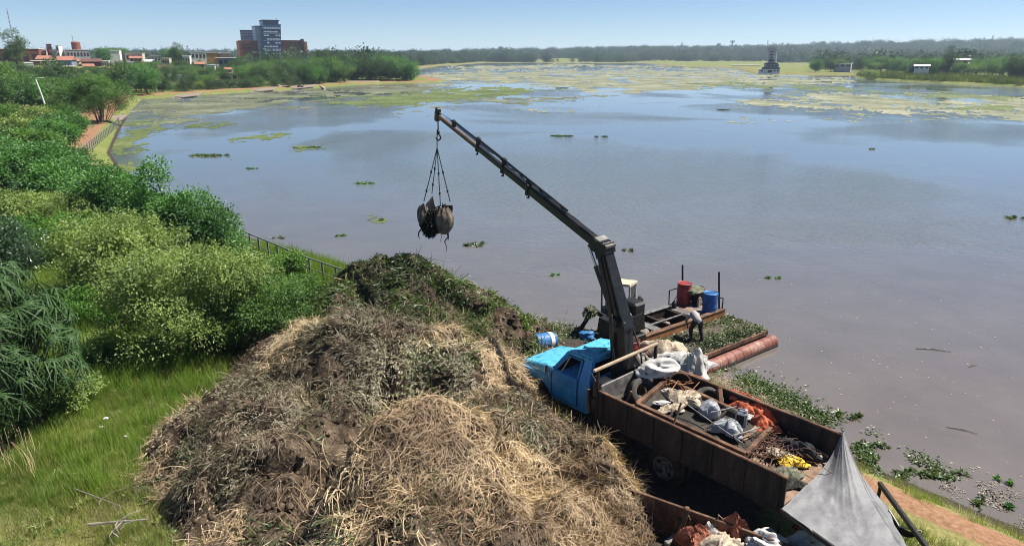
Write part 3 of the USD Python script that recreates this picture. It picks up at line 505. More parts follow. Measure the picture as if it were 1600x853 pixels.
part(t, 'core', hull([u(407.5, 41, -3), u(436.5, 38, -3), u(411, 112, -3), u(438.5, 112, -3), u(407.5, 41, 14), u(436.5, 38, 14), u(411, 112, 14), u(438.5, 112, 14)]), 'tower_blue')
part(t, 'side_wing', hull([u(399, 43, 1), u(407.6, 42, 1), u(407, 108, 1), u(411, 108, 1), u(399, 43, 13), u(407.6, 42, 13), u(407, 108, 13), u(411, 108, 13)]), 'tower_light')
bx(t, 'roof_cap', 398.6, 408.2, 40.8, 43.2, .2, 13.5, 'tower_blue'); bx(t, 'roof_storey', 409.5, 434.5, 32, 41, -1, 12, 'tower_blue'); bx(t, 'roof_rim', 409, 435, 31.5, 33, -1.4, 13, 'dark_void')
part(t, 'antenna', tube([u(432.6, 32, 2), u(432.6, 28, 2)], .18, 5), 'mast_grey')
for q in range(11):
    y0 = 43.3 + q * 5.75; sl = (y0 - 41) / 71
    xa, xb = 410 + 3 * sl, 436 + 2 * sl
    f_ = thing  # floors: a dark band, then separate blinds
    for w_ in range(6):
        if RNG.random() < .10: continue
        g0 = xa + (xb - xa) * w_ / 6; bx(t, 'window', g0 + .35, g0 + (xb - xa) / 6 - .2, y0 + RNG.uniform(-.1, .25), y0 + 2.3, -3.2, .4, 'tower_light')
    bx(t, 'floor_band', xa, xb, y0 + 3.6, y0 + 4.4, -3.25, .3, 'wall_blue' if q % 2 else 'tower_blue')
# the control tower on the right
YC = 400.0; o = Q(1204, 114, YC); u = lambda px, py, dy=0: Q(px, py, YC) - o + np.array([0, dy, 0])
t = thing('control_tower', 'pale tapering lookout tower with flared top on the far spit', 'tower', loc=o, rz=-.32)
bx(t, 'base', 1187, 1217, 108.2, 116, -1, 11, 'wall_white'); bx(t, 'base_roof', 1192, 1217.5, 106, 108.2, -2, 12, 'dark_void'); bx(t, 'tier', 1195, 1216, 100.5, 106, 0, 8, 'wall_grey'); bx(t, 'tier_roof', 1195.5, 1215, 98.7, 100.5, -.6, 9, 'dark_void')
part(t, 'shaft', hull([u(1200, 98.7), u(1212, 98.7), u(1201, 79.5), u(1213, 79.5), u(1200, 98.7, 5), u(1212, 98.7, 5), u(1201, 79.5, 5), u(1213, 79.5, 5)]), 'wall_grey')
bx(t, 'gallery', 1196.5, 1216, 77.8, 79.5, -1.5, 8, 'concrete'); part(t, 'lookout', hull([u(1201, 77.8, -.5), u(1212.5, 77.8, -.5), u(1199.8, 74, -1.4), u(1214.6, 74, -1.4), u(1201, 77.8, 6), u(1212.5, 77.8, 6), u(1199.8, 74, 7), u(1214.6, 74, 7)]), 'wall_cream'); bx(t, 'lookout_roof', 1199.4, 1215, 73.4, 74, -1.7, 9, 'concrete')
for q, (a, b) in enumerate(((80.8, 82.4), (85, 86.8), (89.4, 91.2), (93, 96.8))): bx(t, 'window', 1203.6 - (q == 3) * 1.5, 1207.6 + (q == 3), a, b, -.15, .3, 'dark_void')
for a, b in ((1199, 1203), (1205, 1209), (1211, 1214)): bx(t, 'window', a, b, 101.6, 104.4, -.15, .3, 'dark_void')
bx(t, 'doorway', 1200, 1206, 110, 113.8, -1.15, .3, 'dark_void')
for xx in (1190, 1208.6, 1213): bx(t, 'window', xx, xx + 2.6, 110, 112, -1.15, .3, 'dark_void')
part(t, 'stair_pole', tube([u(1211.5, 98.5, -1), u(1212.5, 83, -1), u(1214.5, 80, -1)], .18, 5), 'wall_white')
part(t, 'mast', tube([u(1200.6, 78, 3), u(1200.6, 63, 3)], .22, 5), 'mast_grey'); part(t, 'mast', tube([u(1217.5, 79, 3), u(1217.5, 69, 3)], .10, 5), 'mast_grey')
# far side of the lake
B_(0, 'grandstand', 'long low grey-blue grandstand on the far shore', 'building', 1078, 1143, 103.4, 108, 700, 14, 'wall_blue', roofmat='roof_metal', win=(14, 1, G))
B_(0, 'long_shed', 'long low pinkish shed right of grey grandstand', 'building', 1143.6, 1186, 102.6, 107.4, 690, 14, 'wall_pink', roofmat='roof_metal', win=(9, 1, G))
B_(0, 'white_kiosk', 'small white kiosk left of the long grandstand', 'hut', 1062, 1078, 104, 107.6, 690, 8, 'wall_white', win=(4, 1, G))
B_(0, 'lakeside_hall', 'pink hall with a slanted white roof on far shore', 'building', 884, 903, 99, 105.4, 1040, 20, 'wall_pink', roof='shed', roofmat='wall_white')
B_(0, 'hillside_block', 'pinkish block with two dark openings on the hillside', 'building', 841, 852.5, 87.5, 97, 1340, 14, 'wall_pink', roofmat='wall_pink', win=(2, 1, 'wall_blue'))
B_(0, 'hillside_shed', 'flat white shed below the pinkish hillside block', 'building', 832, 842, 93.6, 98, 1290, 10, 'wall_white')
for q, (a, b, c, d_, lab) in enumerate(((601, 612, 100.6, 103, 'white sheds behind the left headland trees'), (652, 675, 102.6, 106, 'long white-roofed warehouse beyond the headland'), (702, 722, 104, 107, 'low pale houses at the far left shore'), (926, 932, 98, 101, 'small white house above the far weedbeds'), (980, 984, 97, 100, 'tiny cream house by the white goalpost'), (970, 981, 83, 85, 'cream house high on the hill crest'))):
    B_(0, 'far_house', lab, 'house', a, b, c, d_, 1060 if q != 5 else 1900, 10, 'wall_white' if q % 2 == 0 else 'wall_cream', roofmat='wall_white', win=(3, 1, G))
B_(.8, 'white_villa', 'white villa with a sunlit roof among right-bank trees', 'house', 1431, 1450, 101, 109, 330, 10, 'wall_white', roof='gable', roofmat='wall_white', win=(3, 1, G))
B_(.8, 'red_roof_villa', 'villa with pale red roof above the right-bank trees', 'house', 1486, 1510, 91.5, 100, 350, 10, 'wall_cream', roof='gable', roofmat='roof_metal', win=(3, 1, G))
B_(.8, 'grey_flats', 'grey-pink flats at the right edge of the picture', 'building', 1588, 1640, 92, 112, 300, 14, 'wall_pink', roofmat='concrete', win=(4, 2, G))
B_(.6, 'low_right_hut', 'low grey hut left of the right-bank trees', 'hut', 1305, 1328, 100, 106, 430, 8, 'wall_grey', roofmat='roof_metal', win=(3, 1, G))
# masts and poles
def mast(name, label, px, yt, yb, Yd, r, head=False, cross=0):
    a, b = Q(px, yb, Yd), Q(px, yt, Yd); t = thing(name, label, name.split('_')[-1], loc=a); h = b[2] - a[2]
    part(t, 'pole', tube([(0, 0, -4), (0, 0, h * .5), (0, 0, h)], [r, r * .85, r * .7], 6), 'mast_grey')
    if head:
        for k in range(3): part(t, 'lamp_row', box((0, -r, h - .6 - k * 1.6), (head, .8, 1.0)), 'mast_grey')
    for k in range(cross): part(t, 'brace', box((0, 0, h * (k + 1) / (cross + 1)), (r * 3.2, r * 3.2, .5)), 'mast_grey')
    return t
mast('lattice_mast', 'tall thin radio mast above the brick hall', 22, 14, 68, 420, .22, cross=7)
mast('floodlight_mast', 'stadium floodlight on the hill, left of the pair', 1121, 68, 92, 1450, 1.3, head=8); mast('floodlight_mast', 'stadium floodlight nearest the lookout tower', 1142, 64, 92, 1430, 1.4, head=9)
mast('relay_mast', 'slim relay mast left of the two floodlights', 1064.5, 67, 88, 1500, 1.7, cross=3); mast('hill_mast', 'slender mast on the wooded crest at far right', 1548, 56, 76, 1700, 1.6, cross=4); mast('ridge_mast', 'thin mast on the ridge right of the lookout tower', 1358, 64, 84, 1600, .9)
mast('headland_mast', 'thin mast above the headland woodland', 636, 82, 106, 800, .35, cross=3); mast('crest_mast', 'thin mast on the crest above the pink hall', 899, 73, 92, 1800, .7)
t = mast('goal_pole', 'white post with a crossarm on the far shore', 1037.5, 93, 108, 1020, .5); part(t, 'crossarm', box((6.5, 0, 9.0), (12, .8, .8)), 'wall_white')
def lamp(label, px, yt, yb, Yd, r=.10, lean=0.0, mat='concrete'):
    a, b = Q(px, yb, Yd), Q(px, yt, Yd); t = thing('lamp_post', label, 'lamp post', loc=a); h = b[2] - a[2]
    part(t, 'pole', tube([(0, 0, -.6), (lean * .5, 0, h * .5), (lean, 0, h)], [r, r * .85, r * .6], 8), mat); part(t, 'lamp_arm', tube([(lean, 0, h), (lean + .5, -.2, h + .25), (lean + 1.0, -.3, h + .25)], .05, 5), mat); part(t, 'lamp_head', box((lean + 1.25, -.3, h + .22), (.6, .22, .12), None, .03), mat)
lamp('leaning white concrete pole in the grass below the brick hall', 69, 124, 158, 118, .13, -.7, 'wall_white'); lamp('grey lamp post by the far shore path', 205, 125, 149, 190); lamp('slim lamp post right of the round shore tree', 246, 131, 147, 195); lamp('slim lamp post beside the blue-grey wall', 274, 131, 143, 215)
lamp('short lamp post among the right-bank trees', 1540, 92, 110, 300); lamp('pale lamp post left of the white villa', 1418, 96, 110, 320)

# ---------------------------------------------------------------- foliage
def crown(lobes, n, ln, wd, rng, shell=.55, droop=.25, twig=None):
    """leaves spread through lobes (centre, radii): most near the lobes' skins, in tufts, with gaps"""
    C = np.array([l[:3] for l in lobes], float); R = np.array([l[3:6] for l in lobes], float); w = (R.prod(1)) ** (2 / 3); w /= w.sum()
    tuft = max(1, n // 14); k = rng.choice(len(C), tuft, p=w); d = unit(rng.normal(size=(tuft, 3)) * [1, 1, .9] + [0, 0, .25])
    rad = shell + (1 - shell) * rng.random(tuft) ** .5 * 1.12; ct = C[k] + d * R[k] * rad[:, None]
    # thin out by a noise field so that the crown has holes
    keep = meshkit.fbm(ct / (R.mean() * .55) + rng.random() * 50, 2, 5) > .42; ct, d, k = ct[keep], d[keep], k[keep]
    m = 14; idx = np.repeat(np.arange(len(ct)), m); N = len(idx); off = rng.normal(size=(N, 3)) * ln * 1.05
    pos = ct[idx] + off; out = unit(d[idx] + unit(off) * .9 + [0, 0, -droop] + rng.normal(size=(N, 3)) * .8)
    nrm = unit(d[idx] * .6 + rng.normal(size=(N, 3)) * .5 + [.25, 0, 1.2]); nrm = nrm - out * (nrm * out).sum(1, keepdims=True)
    s = rng.uniform(.65, 1.25, N); return leaves(pos, out, nrm, ln * s, wd * s)
def trunk_mesh(h, r, lobes, rng, n=6):
    parts = [tube([(0, 0, -.4), (rng.normal() * .04 * h, rng.normal() * .04 * h, h * .4), (rng.normal() * .07 * h, rng.normal() * .07 * h, h)], [r, r * .75, r * .4], 7)]
    top = np.array([0, 0, h * .55])
    for l in lobes[:n]:
        c = np.array(l[:3]); m = (top * .5 + c * .5) + rng.normal(size=3) * .04 * h - [0, 0, .05 * h]; parts.append(tube([(0, 0, h * .35), m, c], [r * .55, r * .35, r * .12], 5))
    return join(parts)
def lobes_round(R, H, n, rng, base=.25, spread=.62, lobe=.48):
    L = []
    for q in range(n):
        a = rng.uniform(0, 2 * math.pi); rr_ = R * spread * math.sqrt(rng.random()); z = H * (base + (1 - base - lobe * .35) * rng.random() * (1 - .45 * (rr_ / R) ** 2)); s = R * lobe * rng.uniform(.6, 1.15)
        L.append((rr_ * math.cos(a), rr_ * math.sin(a), z, s, s, s * rng.uniform(.6, .85)))
    return L
# far tree kinds, about 8 m tall, built once each then repeated
TREES = []
def tree_kind(name, label, H, R, n, mat, loc, seed, style='round', group=None, leaf=.42, cat='tree'):
    rng = np.random.default_rng(seed)
    if style == 'round': L = lobes_round(R, H, 16, rng, .32)
    elif style == 'tall': L = [(rng.normal() * R * .28, rng.normal() * R * .28, H * z, R * .5 * s, R * .5 * s, R * .55 * s) for z, s in zip(np.linspace(.35, .93, 12), np.linspace(1.15, .5, 12))]
    elif style == 'flat': L = [(R * .75 * math.sqrt(rng.random()) * math.cos(a), R * .75 * math.sqrt(rng.random()) * math.sin(a), H * rng.uniform(.6, .88), R * .38, R * .38, H * .10) for a in rng.uniform(0, 6.28, 15)]
    else: L = lobes_round(R, H, 14, rng, .10, .65, .42)
    t = thing(name, label, cat, group, loc); part(t, 'trunk', trunk_mesh(H * .8, .02 * H + .06, L, rng), 'bark'); part(t, 'crown', crown(L, n, leaf, leaf * .62, rng), mat); return t
G1 = 'trees of the wooded left bank'; L1 = 'leafy green tree in the thick woodland on the left bank'
KINDS = {}
def place_tree(kind, x, y, sc, rz, label, group, squash=1.0):
    z = float(land_z(x, y)) - .1
    spec = {'round': ('broadleaf_tree', 8.0, 4.6, 5200, 'leaf_far', 21, 'round'), 'tall': ('tall_tree', 12.0, 3.4, 4600, 'leaf_far', 22, 'tall'), 'flat': ('spreading_tree', 8.0, 5.6, 4600, 'leaf_mid', 23, 'flat'), 'bush': ('shrub', 4.0, 3.4, 3400, 'leaf_far', 24, 'bush'), 'lime': ('pale_shrub', 4.0, 3.2, 3200, 'leaf_yellow', 25, 'bush'), 'dark': ('dark_tree', 8.5, 4.2, 5200, 'leaf_dark', 26, 'round')}[kind]
    if kind not in KINDS:
        t = tree_kind(spec[0], label, spec[1], spec[2], spec[3], spec[4], (x, y, z), spec[5], spec[6], group, leaf=.30 if kind in ('bush', 'lime') else .42, cat='shrub' if kind in ('bush', 'lime') else 'tree'); KINDS[kind] = t; return t
    return copy_of(KINDS[kind], spec[0], label, 'shrub' if kind in ('bush', 'lime') else 'tree', group, (x, y, z), rz, (sc, sc, sc * squash))
HT = {'round': (8, 4.6), 'tall': (12, 3.4), 'flat': (8, 5.6), 'bush': (4, 3.4), 'lime': (4, 3.2), 'dark': (8.5, 4.2)}
rng = np.random.default_rng(5); PUT = []
def try_tree(kind, x, y, sc, label, group, gap=.5, again=2):
    h, r = HT[kind]; h, r = h * sc, r * sc
    if any((x - a) ** 2 + (y - b) ** 2 < ((r + c) * gap) ** 2 for a, b, c in PUT): return False
    z = float(land_z(x, y)); px, pb = px_of(x, y, z); _, pt = px_of(x, y, z + h); dist = math.hypot(x, y); pr = r * FOC / dist * .9
    lim = np.interp(px, [-60, 0, 60, 100, 150, 200, 260, 300, 340, 370, 380], [90, 93, 100, 106, 102, 95, 93, 97, 99, 99, 0]) + 9 * (float(meshkit.noise(np.array([px * .11, .5, .5]), 3)) - .6)
    if 'left bank' in label and pt < lim: return try_tree(kind, x, y, sc * .72, label, group, gap, again - 1) if again else False
    for x0, x1, y0, y1, dd in CLEAR:
        if dist < dd + 12 and px + pr > x0 and px - pr < x1 and pt < y1 - 1 and pb > y0: return try_tree(kind, x, y, sc * .72, label, group, gap, again - 1) if again else False
    PUT.append((x, y, r)); place_tree(kind, x, y, sc, rng.uniform(0, 6.28), label, group, rng.uniform(.9, 1.15)); return True
# small houses among the trees of the far-left hillside
rng_h = np.random.default_rng(17)
for px, w_, yt, yb, dd, wm, rf, rm, lab in ((46, 14, 99, 112, 285, 'wall_white', 'flat', 'wall_white', 'small white house under the long brick hall'), (118, 12, 92, 104, 325, 'wall_cream', 'gable', 'roof_tile', 'cream house with red gable below the grey apartments'), (139, 16, 100, 112, 290, 'wall_pink', 'gable', 'roof_tile', 'pink house with red roof left of the dark-roofed one'), (165, 12, 96, 108, 320, 'wall_white', 'flat', 'wall_white', 'white cube house under the dark domed tree'), (178, 14, 104, 114, 280, 'wall_cream', 'gable', 'roof_tile', 'cream cottage above the white tiled house'), (204, 13, 98, 110, 300, 'wall_white', 'flat', 'roof_metal', 'white house behind the rounded shore tree'), (212, 18, 88, 98, 360, 'wall_pink', 'gable', 'roof_tile', 'long pink roof on the crest left of cream tower house'), (232, 12, 93, 104, 330, 'wall_white', 'gable', 'roof_metal', 'white gabled house above the broad shore tree'), (244, 14, 88, 97, 365, 'wall_grey', 'flat', 'concrete', 'grey flat house on the crest left of cream tower house'), (259, 12, 92, 102, 335, 'wall_cream', 'flat', 'wall_cream', 'cream flat house below the cream tower house'), (291, 12, 88, 100, 345, 'wall_white', 'flat', 'wall_white', 'white house right of the cream tower house'), (312, 14, 97, 108, 310, 'wall_pink', 'gable', 'roof_tile', 'pink house with tiled roof left of ochre building'), (330, 12, 103, 112, 290, 'wall_white', 'flat', 'roof_metal', 'white shed below the ochre building'), (356, 12, 106, 114, 275, 'wall_cream', 'gable', 'roof_tile', 'small cream house above the roofless ruin'), (82, 12, 100, 112, 280, 'wall_white', 'flat', 'concrete', 'white house right of the low brick annex'), (28, 16, 108, 120, 255, 'wall_cream', 'gable', 'roof_tile', 'cream house with tiled roof near the left edge')):
    B_(.7, 'hillside_house', lab, 'house', px - w_ / 2, px + w_ / 2, yt, yb, dd, 9, wm, roof=rf, roofmat=rm, win=(3, 1, G))
# marked trees first (pixel of the foot, pixel of the top)
def marked(kind, px, yb, yt, label, group=None, Yd=None):
    a = P(px, yb, .8) if Yd is None else Q(px, yb, Yd)
    for _ in range(8 if Yd is None else 0): a = P(px, yb, float(land_z(a[0], a[1])))
    hgt = (yb - yt) / FOC * math.hypot(a[0], a[1]) * 1.0; sc = hgt / HT[kind][0]; PUT.append((a[0], a[1], HT[kind][1] * sc * .8)); place_tree(kind, a[0], a[1], sc, px * .37, label, group)
marked('round', 190, 149, 113, 'rounded green tree beside the grey lamp post on the shore'); marked('dark', 231, 148, 113, 'broad dark-green tree shading the shore path'); marked('bush', 291, 143, 122, 'dark round bush at the shore fence')
marked('tall', 512, 126, 78, 'tallest pale green tree above the left headland'); marked('tall', 496, 126, 84, 'tall airy tree left of the tallest headland tree'); marked('round', 634, 123, 105, 'lone dark tree at the tip of left headland'); marked('round', 648, 122, 107, 'smaller tree right of the lone headland tree')
marked('tall', 281, 104, 72, 'dark pointed tree right of the cream tower house', None, 345); marked('dark', 268, 104, 77, 'dark tree left of the cream tower house', None, 345); marked('dark', 163, 98, 76, 'dark domed tree on the crest by the white house', None, 350); marked('flat', 183, 92, 76, 'flat-topped dark tree on the hill crest', None, 372)
marked('tall', 34, 128, 78, 'tall bright tree in front of the brick hall'); marked('round', 96, 145, 105, 'large light green tree right of leaning pole'); marked('round', 12, 146, 115, 'yellow-green tree at the left edge below brick hall'); marked('lime', 46, 152, 138, 'small pale shrub left of the leaning pole')
marked('lime', 1356, 122, 105, 'bright yellow-green willow bush on the right spit')
for q in range(1500):
    px = rng.uniform(-60, 660); s = P(min(max(px, 200), 655), np.interp(px, [200, 300, 400, 500, 600, 660], [152, 148, 142, 136, 131, 128]), .8); dist = math.hypot(s[0], s[1])
    if px < 200: dist = rng.uniform(150, 340)
    else: dist = dist + 14 + rng.random() ** 1.4 * (260 if px < 480 else 150)
    dx = (px - 800) / (FOC * .953); y = dist / math.hypot(1, dx); x = y * dx
    if float(shore(x, y)) < 7: continue
    kind = rng.choice(['round', 'dark', 'flat', 'tall', 'bush'], p=[.36, .22, .12, .08, .22]); try_tree(kind, x, y, rng.uniform(.75, 1.15) * (.8 if kind == 'tall' else 1), {'round': L1, 'dark': 'dark green tree in the thick woodland on the left bank', 'flat': 'flat-crowned tree in the thick woodland on the left bank', 'tall': 'tall slim tree in the thick woodland on the left bank', 'bush': 'green shrub among the woodland trees on the left bank'}[kind], 'left bank ' + {'round': 'leafy trees', 'dark': 'dark trees', 'flat': 'flat-crowned trees', 'tall': 'tall slim trees', 'bush': 'woodland shrubs'}[kind])
for q in range(90):      # shrubs along the foot of that woodland
    px = rng.uniform(290, 640); s = P(px, np.interp(px, [290, 400, 500, 640], [145, 140, 134, 126]) - rng.uniform(0, 5), .8)
    if float(shore(s[0], s[1])) > 8: try_tree(rng.choice(['bush', 'lime'], p=[.8, .2]), s[0], s[1], rng.uniform(.5, 1.0), 'low shrub at the foot of the left bank woodland', 'shrubs along the left shore', .5)
for q in range(260):     # trees on the right bank
    px = rng.uniform(1225, 1680); dist = rng.uniform(300, 520); dx = (px - 800) / (FOC * .953); y = dist / math.hypot(1, dx); x = y * dx
    if float(shore(x, y)) < 22 or (px < 1330 and float(shore(x, y)) < 12): continue
    big = smooth01(px, 1480, 1600); kind = rng.choice(['round', 'dark', 'flat', 'tall'], p=[.35, .45, .12, .08]); try_tree(kind, x, y, rng.uniform(.75, 1.1) + .7 * big, {'round': 'leafy tree', 'dark': 'dark tree', 'flat': 'flat-crowned tree', 'tall': 'tall slim tree'}[kind] + ' in the parkland across the water on the right', 'right bank ' + {'round': 'leafy trees', 'dark': 'dark trees', 'flat': 'flat-crowned trees', 'tall': 'tall slim trees'}[kind])
# far wooded hills: one mass
rng = np.random.default_rng(9); n = 26000
az = np.radians(rng.uniform(-44, 42, n)); dist = np.sqrt(rng.uniform(1010 ** 2, 2350 ** 2, n)); extra = 3500
az2 = np.arctan((rng.uniform(440, 830, extra) - 800) / (FOC * .953)); d2 = np.sqrt(rng.uniform(430 ** 2, 1050 ** 2, extra)); az = np.concatenate([az, az2]); dist = np.concatenate([dist, d2])
az3 = np.arctan((rng.uniform(1230, 1720, 1800) - 800) / (FOC * .953)); d3 = np.sqrt(rng.uniform(520 ** 2, 1050 ** 2, 1800)); az = np.concatenate([az, az3]); dist = np.concatenate([dist, d3])
az4 = np.arctan((rng.uniform(-100, 470, 1500) - 800) / (FOC * .953)); d4 = np.sqrt(rng.uniform(560 ** 2, 1050 ** 2, 1500)); az = np.concatenate([az, az4]); dist = np.concatenate([dist, d4])
x, y = dist * np.sin(az), dist * np.cos(az); sd = shore(x, y); gap = vnoise(x, y, 120, 31); px, _ = px_of(x, y); ok = (sd > 10) & (gap > .30) & ~((px > 1000) & (px < 1215) & (dist < 1150)) & ~((px > 880) & (px < 1000) & (dist < 1130) & (gap < .5)) & ~((px > 830) & (px < 906) & (dist < 1330) & (dist > 1020) & (px > 836))
x, y, sd, dist = x[ok], y[ok], sd[ok], dist[ok]; pr = []
for q in range(4):
    r_ = np.random.default_rng(40 + q); L = lobes_round(5.2, 9.5, 9, r_, .2, .6, .5); pr.append((f'tree_clump_{q + 1:03d}', crown(L, 620, .95, .7, r_), 'leaf_hill'))
scatter('hill_forest', pr, np.stack([x, y, land_z(x, y, sd) - .4], 1), rng.uniform(0, 6.28, len(x)), rng.choice([.5, .7, .9, 1.1, 1.6], len(x), p=[.2, .3, .25, .17, .08]) * rng.uniform(.85, 1.15, len(x)) * np.where(dist < 1000, .8, 1.0), rng.integers(0, 4, len(x)), 'hazy blue-green forest covering the hills behind the lake', 'forest')

# ---------------------------------------------------------------- left bank bushes, near enough to see leaves
def big_bush(name, label, cat, loc, size, n, mat, ln, wd, seed, nl=60, base=.08, lobe=.30, droop=.25, stems=9, spread=.80, group=None, extra=()):
    rng = np.random.default_rng(seed); rx, ry, H = size; L = []
    nl = int(nl * .55); lobe *= 1.0; n = int(n * 2.2); ln *= .64; wd *= .80
    for q in range(nl):
        a = rng.uniform(0, 6.283); rr_ = math.sqrt(rng.random()) * spread; top = math.sqrt(max(0.05, 1 - (rr_ * .96) ** 2)); z = H * (base + (1 - base - lobe * .45) * top * rng.random() ** .45); s = lobe * rng.uniform(.65, 1.25)
        L.append((rr_ * rx * math.cos(a), rr_ * ry * math.sin(a), z, s * rx, s * ry, s * min(rx, H) * .75))
    L += list(extra); t = thing(name, label, cat, group, loc); order = rng.permutation(len(L))[:stems * 2]
    parts = []
    for q in order:
        c = np.array(L[q][:3]); b = np.array([c[0] * .18, c[1] * .18, -.3]); m = b * .45 + c * .55 + [0, 0, .1 * H]; parts.append(tube([b, m, c + (c - b) * .12], [.055, .035, .012], 5))
    part(t, 'stems', join(parts), 'bark'); part(t, 'foliage', crown(L, n, ln, wd, rng, .6, droop), mat); return t
def on_land(px, py, z=.9):
    p = P(px, py, z); return (p[0], p[1], float(land_z(p[0], p[1])) - .05)
# the dark bush beside the lake, the yellow-green one below it, and what stands round them
a = on_land(290, 412); big_bush('dark_bush', 'large dark green bush leaning over the lake edge railing', 'bush', a, (2.9, 2.5, 3.9), 15000, 'leaf_dark', .24, .12, 51, 64, extra=[(-1.2, .3, 4.2, .8, .8, .7), (-1.0, .3, 4.8, .55, .5, .5)])
a = on_land(312, 548); big_bush('yellow_green_bush', 'broad yellow-green bush right above the grassy hollow', 'bush', a, (3.2, 2.3, 4.2), 25000, 'leaf_yellow', .17, .065, 52, 80, droop=.45)
a = on_land(420, 528, 1.2); big_bush('olive_bush', 'olive-green bush touching the back of the plant heap', 'bush', a, (2.1, 1.8, 3.3), 13000, 'leaf_mid', .15, .06, 53, 46, droop=.4)
a = on_land(190, 462); big_bush('tangled_bush', 'wide yellowish tangled bush between the dark bush and palm-leaved tree', 'bush', a, (3.9, 2.5, 3.6), 20000, 'leaf_yellow', .19, .08, 54, 90, droop=.4)
a = on_land(95, 400); big_bush('vine_mound', 'bright green vine-covered mound near the left edge', 'bush', a, (3.2, 3.0, 2.3), 14000, 'leaf_lime', .17, .11, 55, 70)
a = on_land(20, 452); big_bush('silvery_bush', 'silvery grey-green bush at left edge above palm-leaved tree', 'bush', a, (1.9, 1.9, 3.4), 9000, 'leaf_grey', .20, .075, 56, 50, droop=.5)
a = on_land(112, 312); big_bush('bank_bush', 'dense dark bush at the near end of the far railing', 'bush', a, (3.6, 3.0, 2.7), 12000, 'leaf_dark', .30, .17, 57, 60)
a = on_land(180, 338); big_bush('round_bush', 'round green bush between the far railing and the dark bush', 'bush', a, (2.7, 2.4, 2.9), 11000, 'leaf_dark', .28, .15, 58, 56)
a = on_land(45, 300); big_bush('edge_bush', 'deep green spreading bush at left edge', 'bush', a, (4.6, 3.8, 3.4), 14000, 'leaf_dark', .34, .19, 59, 66)
a = on_land(30, 350); big_bush('leafy_thicket', 'yellow-green thicket at left edge beneath deep green bush', 'bush', a, (4.2, 3.2, 2.2), 11000, 'leaf_yellow', .22, .10, 60, 60)
a = on_land(455, 432); big_bush('small_rail_bush', 'small dark bush growing through the near railing', 'bush', a, (.9, .8, 1.5), 2600, 'leaf_mid', .16, .08, 61, 22)
a = on_land(140, 500); big_bush('lime_shrub', 'light green shrub in the gap left of the grassy hollow', 'bush', a, (1.2, 1.0, 1.4), 4000, 'leaf_lime', .16, .07, 66, 30)
a = on_land(30, 665); big_bush('low_lime_bush', 'low yellowish bush under the palm-leaved tree', 'bush', a, (1.5, 1.4, 1.7), 6500, 'leaf_yellow', .13, .075, 62, 40, droop=.2)
a = on_land(115, 640); big_bush('spindly_bush', 'spindly yellow-green bush with red-brown twigs right of palm-leaved tree', 'bush', a, (.9, .9, 1.35), 3600, 'leaf_yellow', .11, .07, 63, 30)
a = on_land(-25, 640); big_bush('shade_bush', 'dark bush in the shade of the palm-leaved tree', 'bush', a, (1.6, 1.5, 2.4), 6500, 'leaf_dark', .17, .09, 64, 40)
a = on_land(178, 560); big_bush('hollow_shrub', 'small dark shrub in the middle of the grassy hollow', 'bush', a, (.7, .7, .9), 1500, 'leaf_lime', .15, .05, 65, 16)
# the row of shrubs between the far railing and the leaning pole
rng = np.random.default_rng(3)
rows = [(5, 258, 30, 'leaf_dark', 'dark shrub at the left end of the second row'), (48, 246, 34, 'leaf_mid', 'wide shrub under the leaning white pole'), (78, 232, 34, 'leaf_dark', 'dense dark shrub left of the far railing'), (100, 212, 28, 'leaf_dark', 'glossy dark shrub beside the far railing'), (20, 218, 26, 'leaf_yellow', 'yellow shrub at left edge in the far row'), (58, 204, 26, 'leaf_yellow', 'yellow-green shrub in the middle of the far row'), (92, 196, 24, 'leaf_mid', 'green shrub right of yellow ones in far row'), (0, 200, 26, 'leaf_mid', 'green shrub at the far left corner of the meadow'), (92, 262, 32, 'leaf_dark', 'dark shrub at the foot of the far railing')]
for q, (px, py, hp, m_, lab) in enumerate(rows):
    a = on_land(px, py); dd = math.hypot(a[0], a[1]); H = hp / FOC * dd * 1.05; big_bush('row_shrub', lab, 'shrub', a, (H * 1.15, H * .9, H), 7000, m_, .36, .2, 70 + q, 40)
a = on_land(158, 190); t = big_bush('shore_tree', 'spreading olive-dark tree at the end of the far railing', 'tree', (a[0], a[1], a[2]), (5.6, 5.0, 7.0), 11000, 'leaf_mid', .36, .16, 80, 60, base=.25, lobe=.22, droop=.3); part(t, 'trunk', tube([(0, 0, -.5), (.2, 0, 1.6), (-.1, .2, 3.6)], [.28, .2, .12], 8), 'bark')
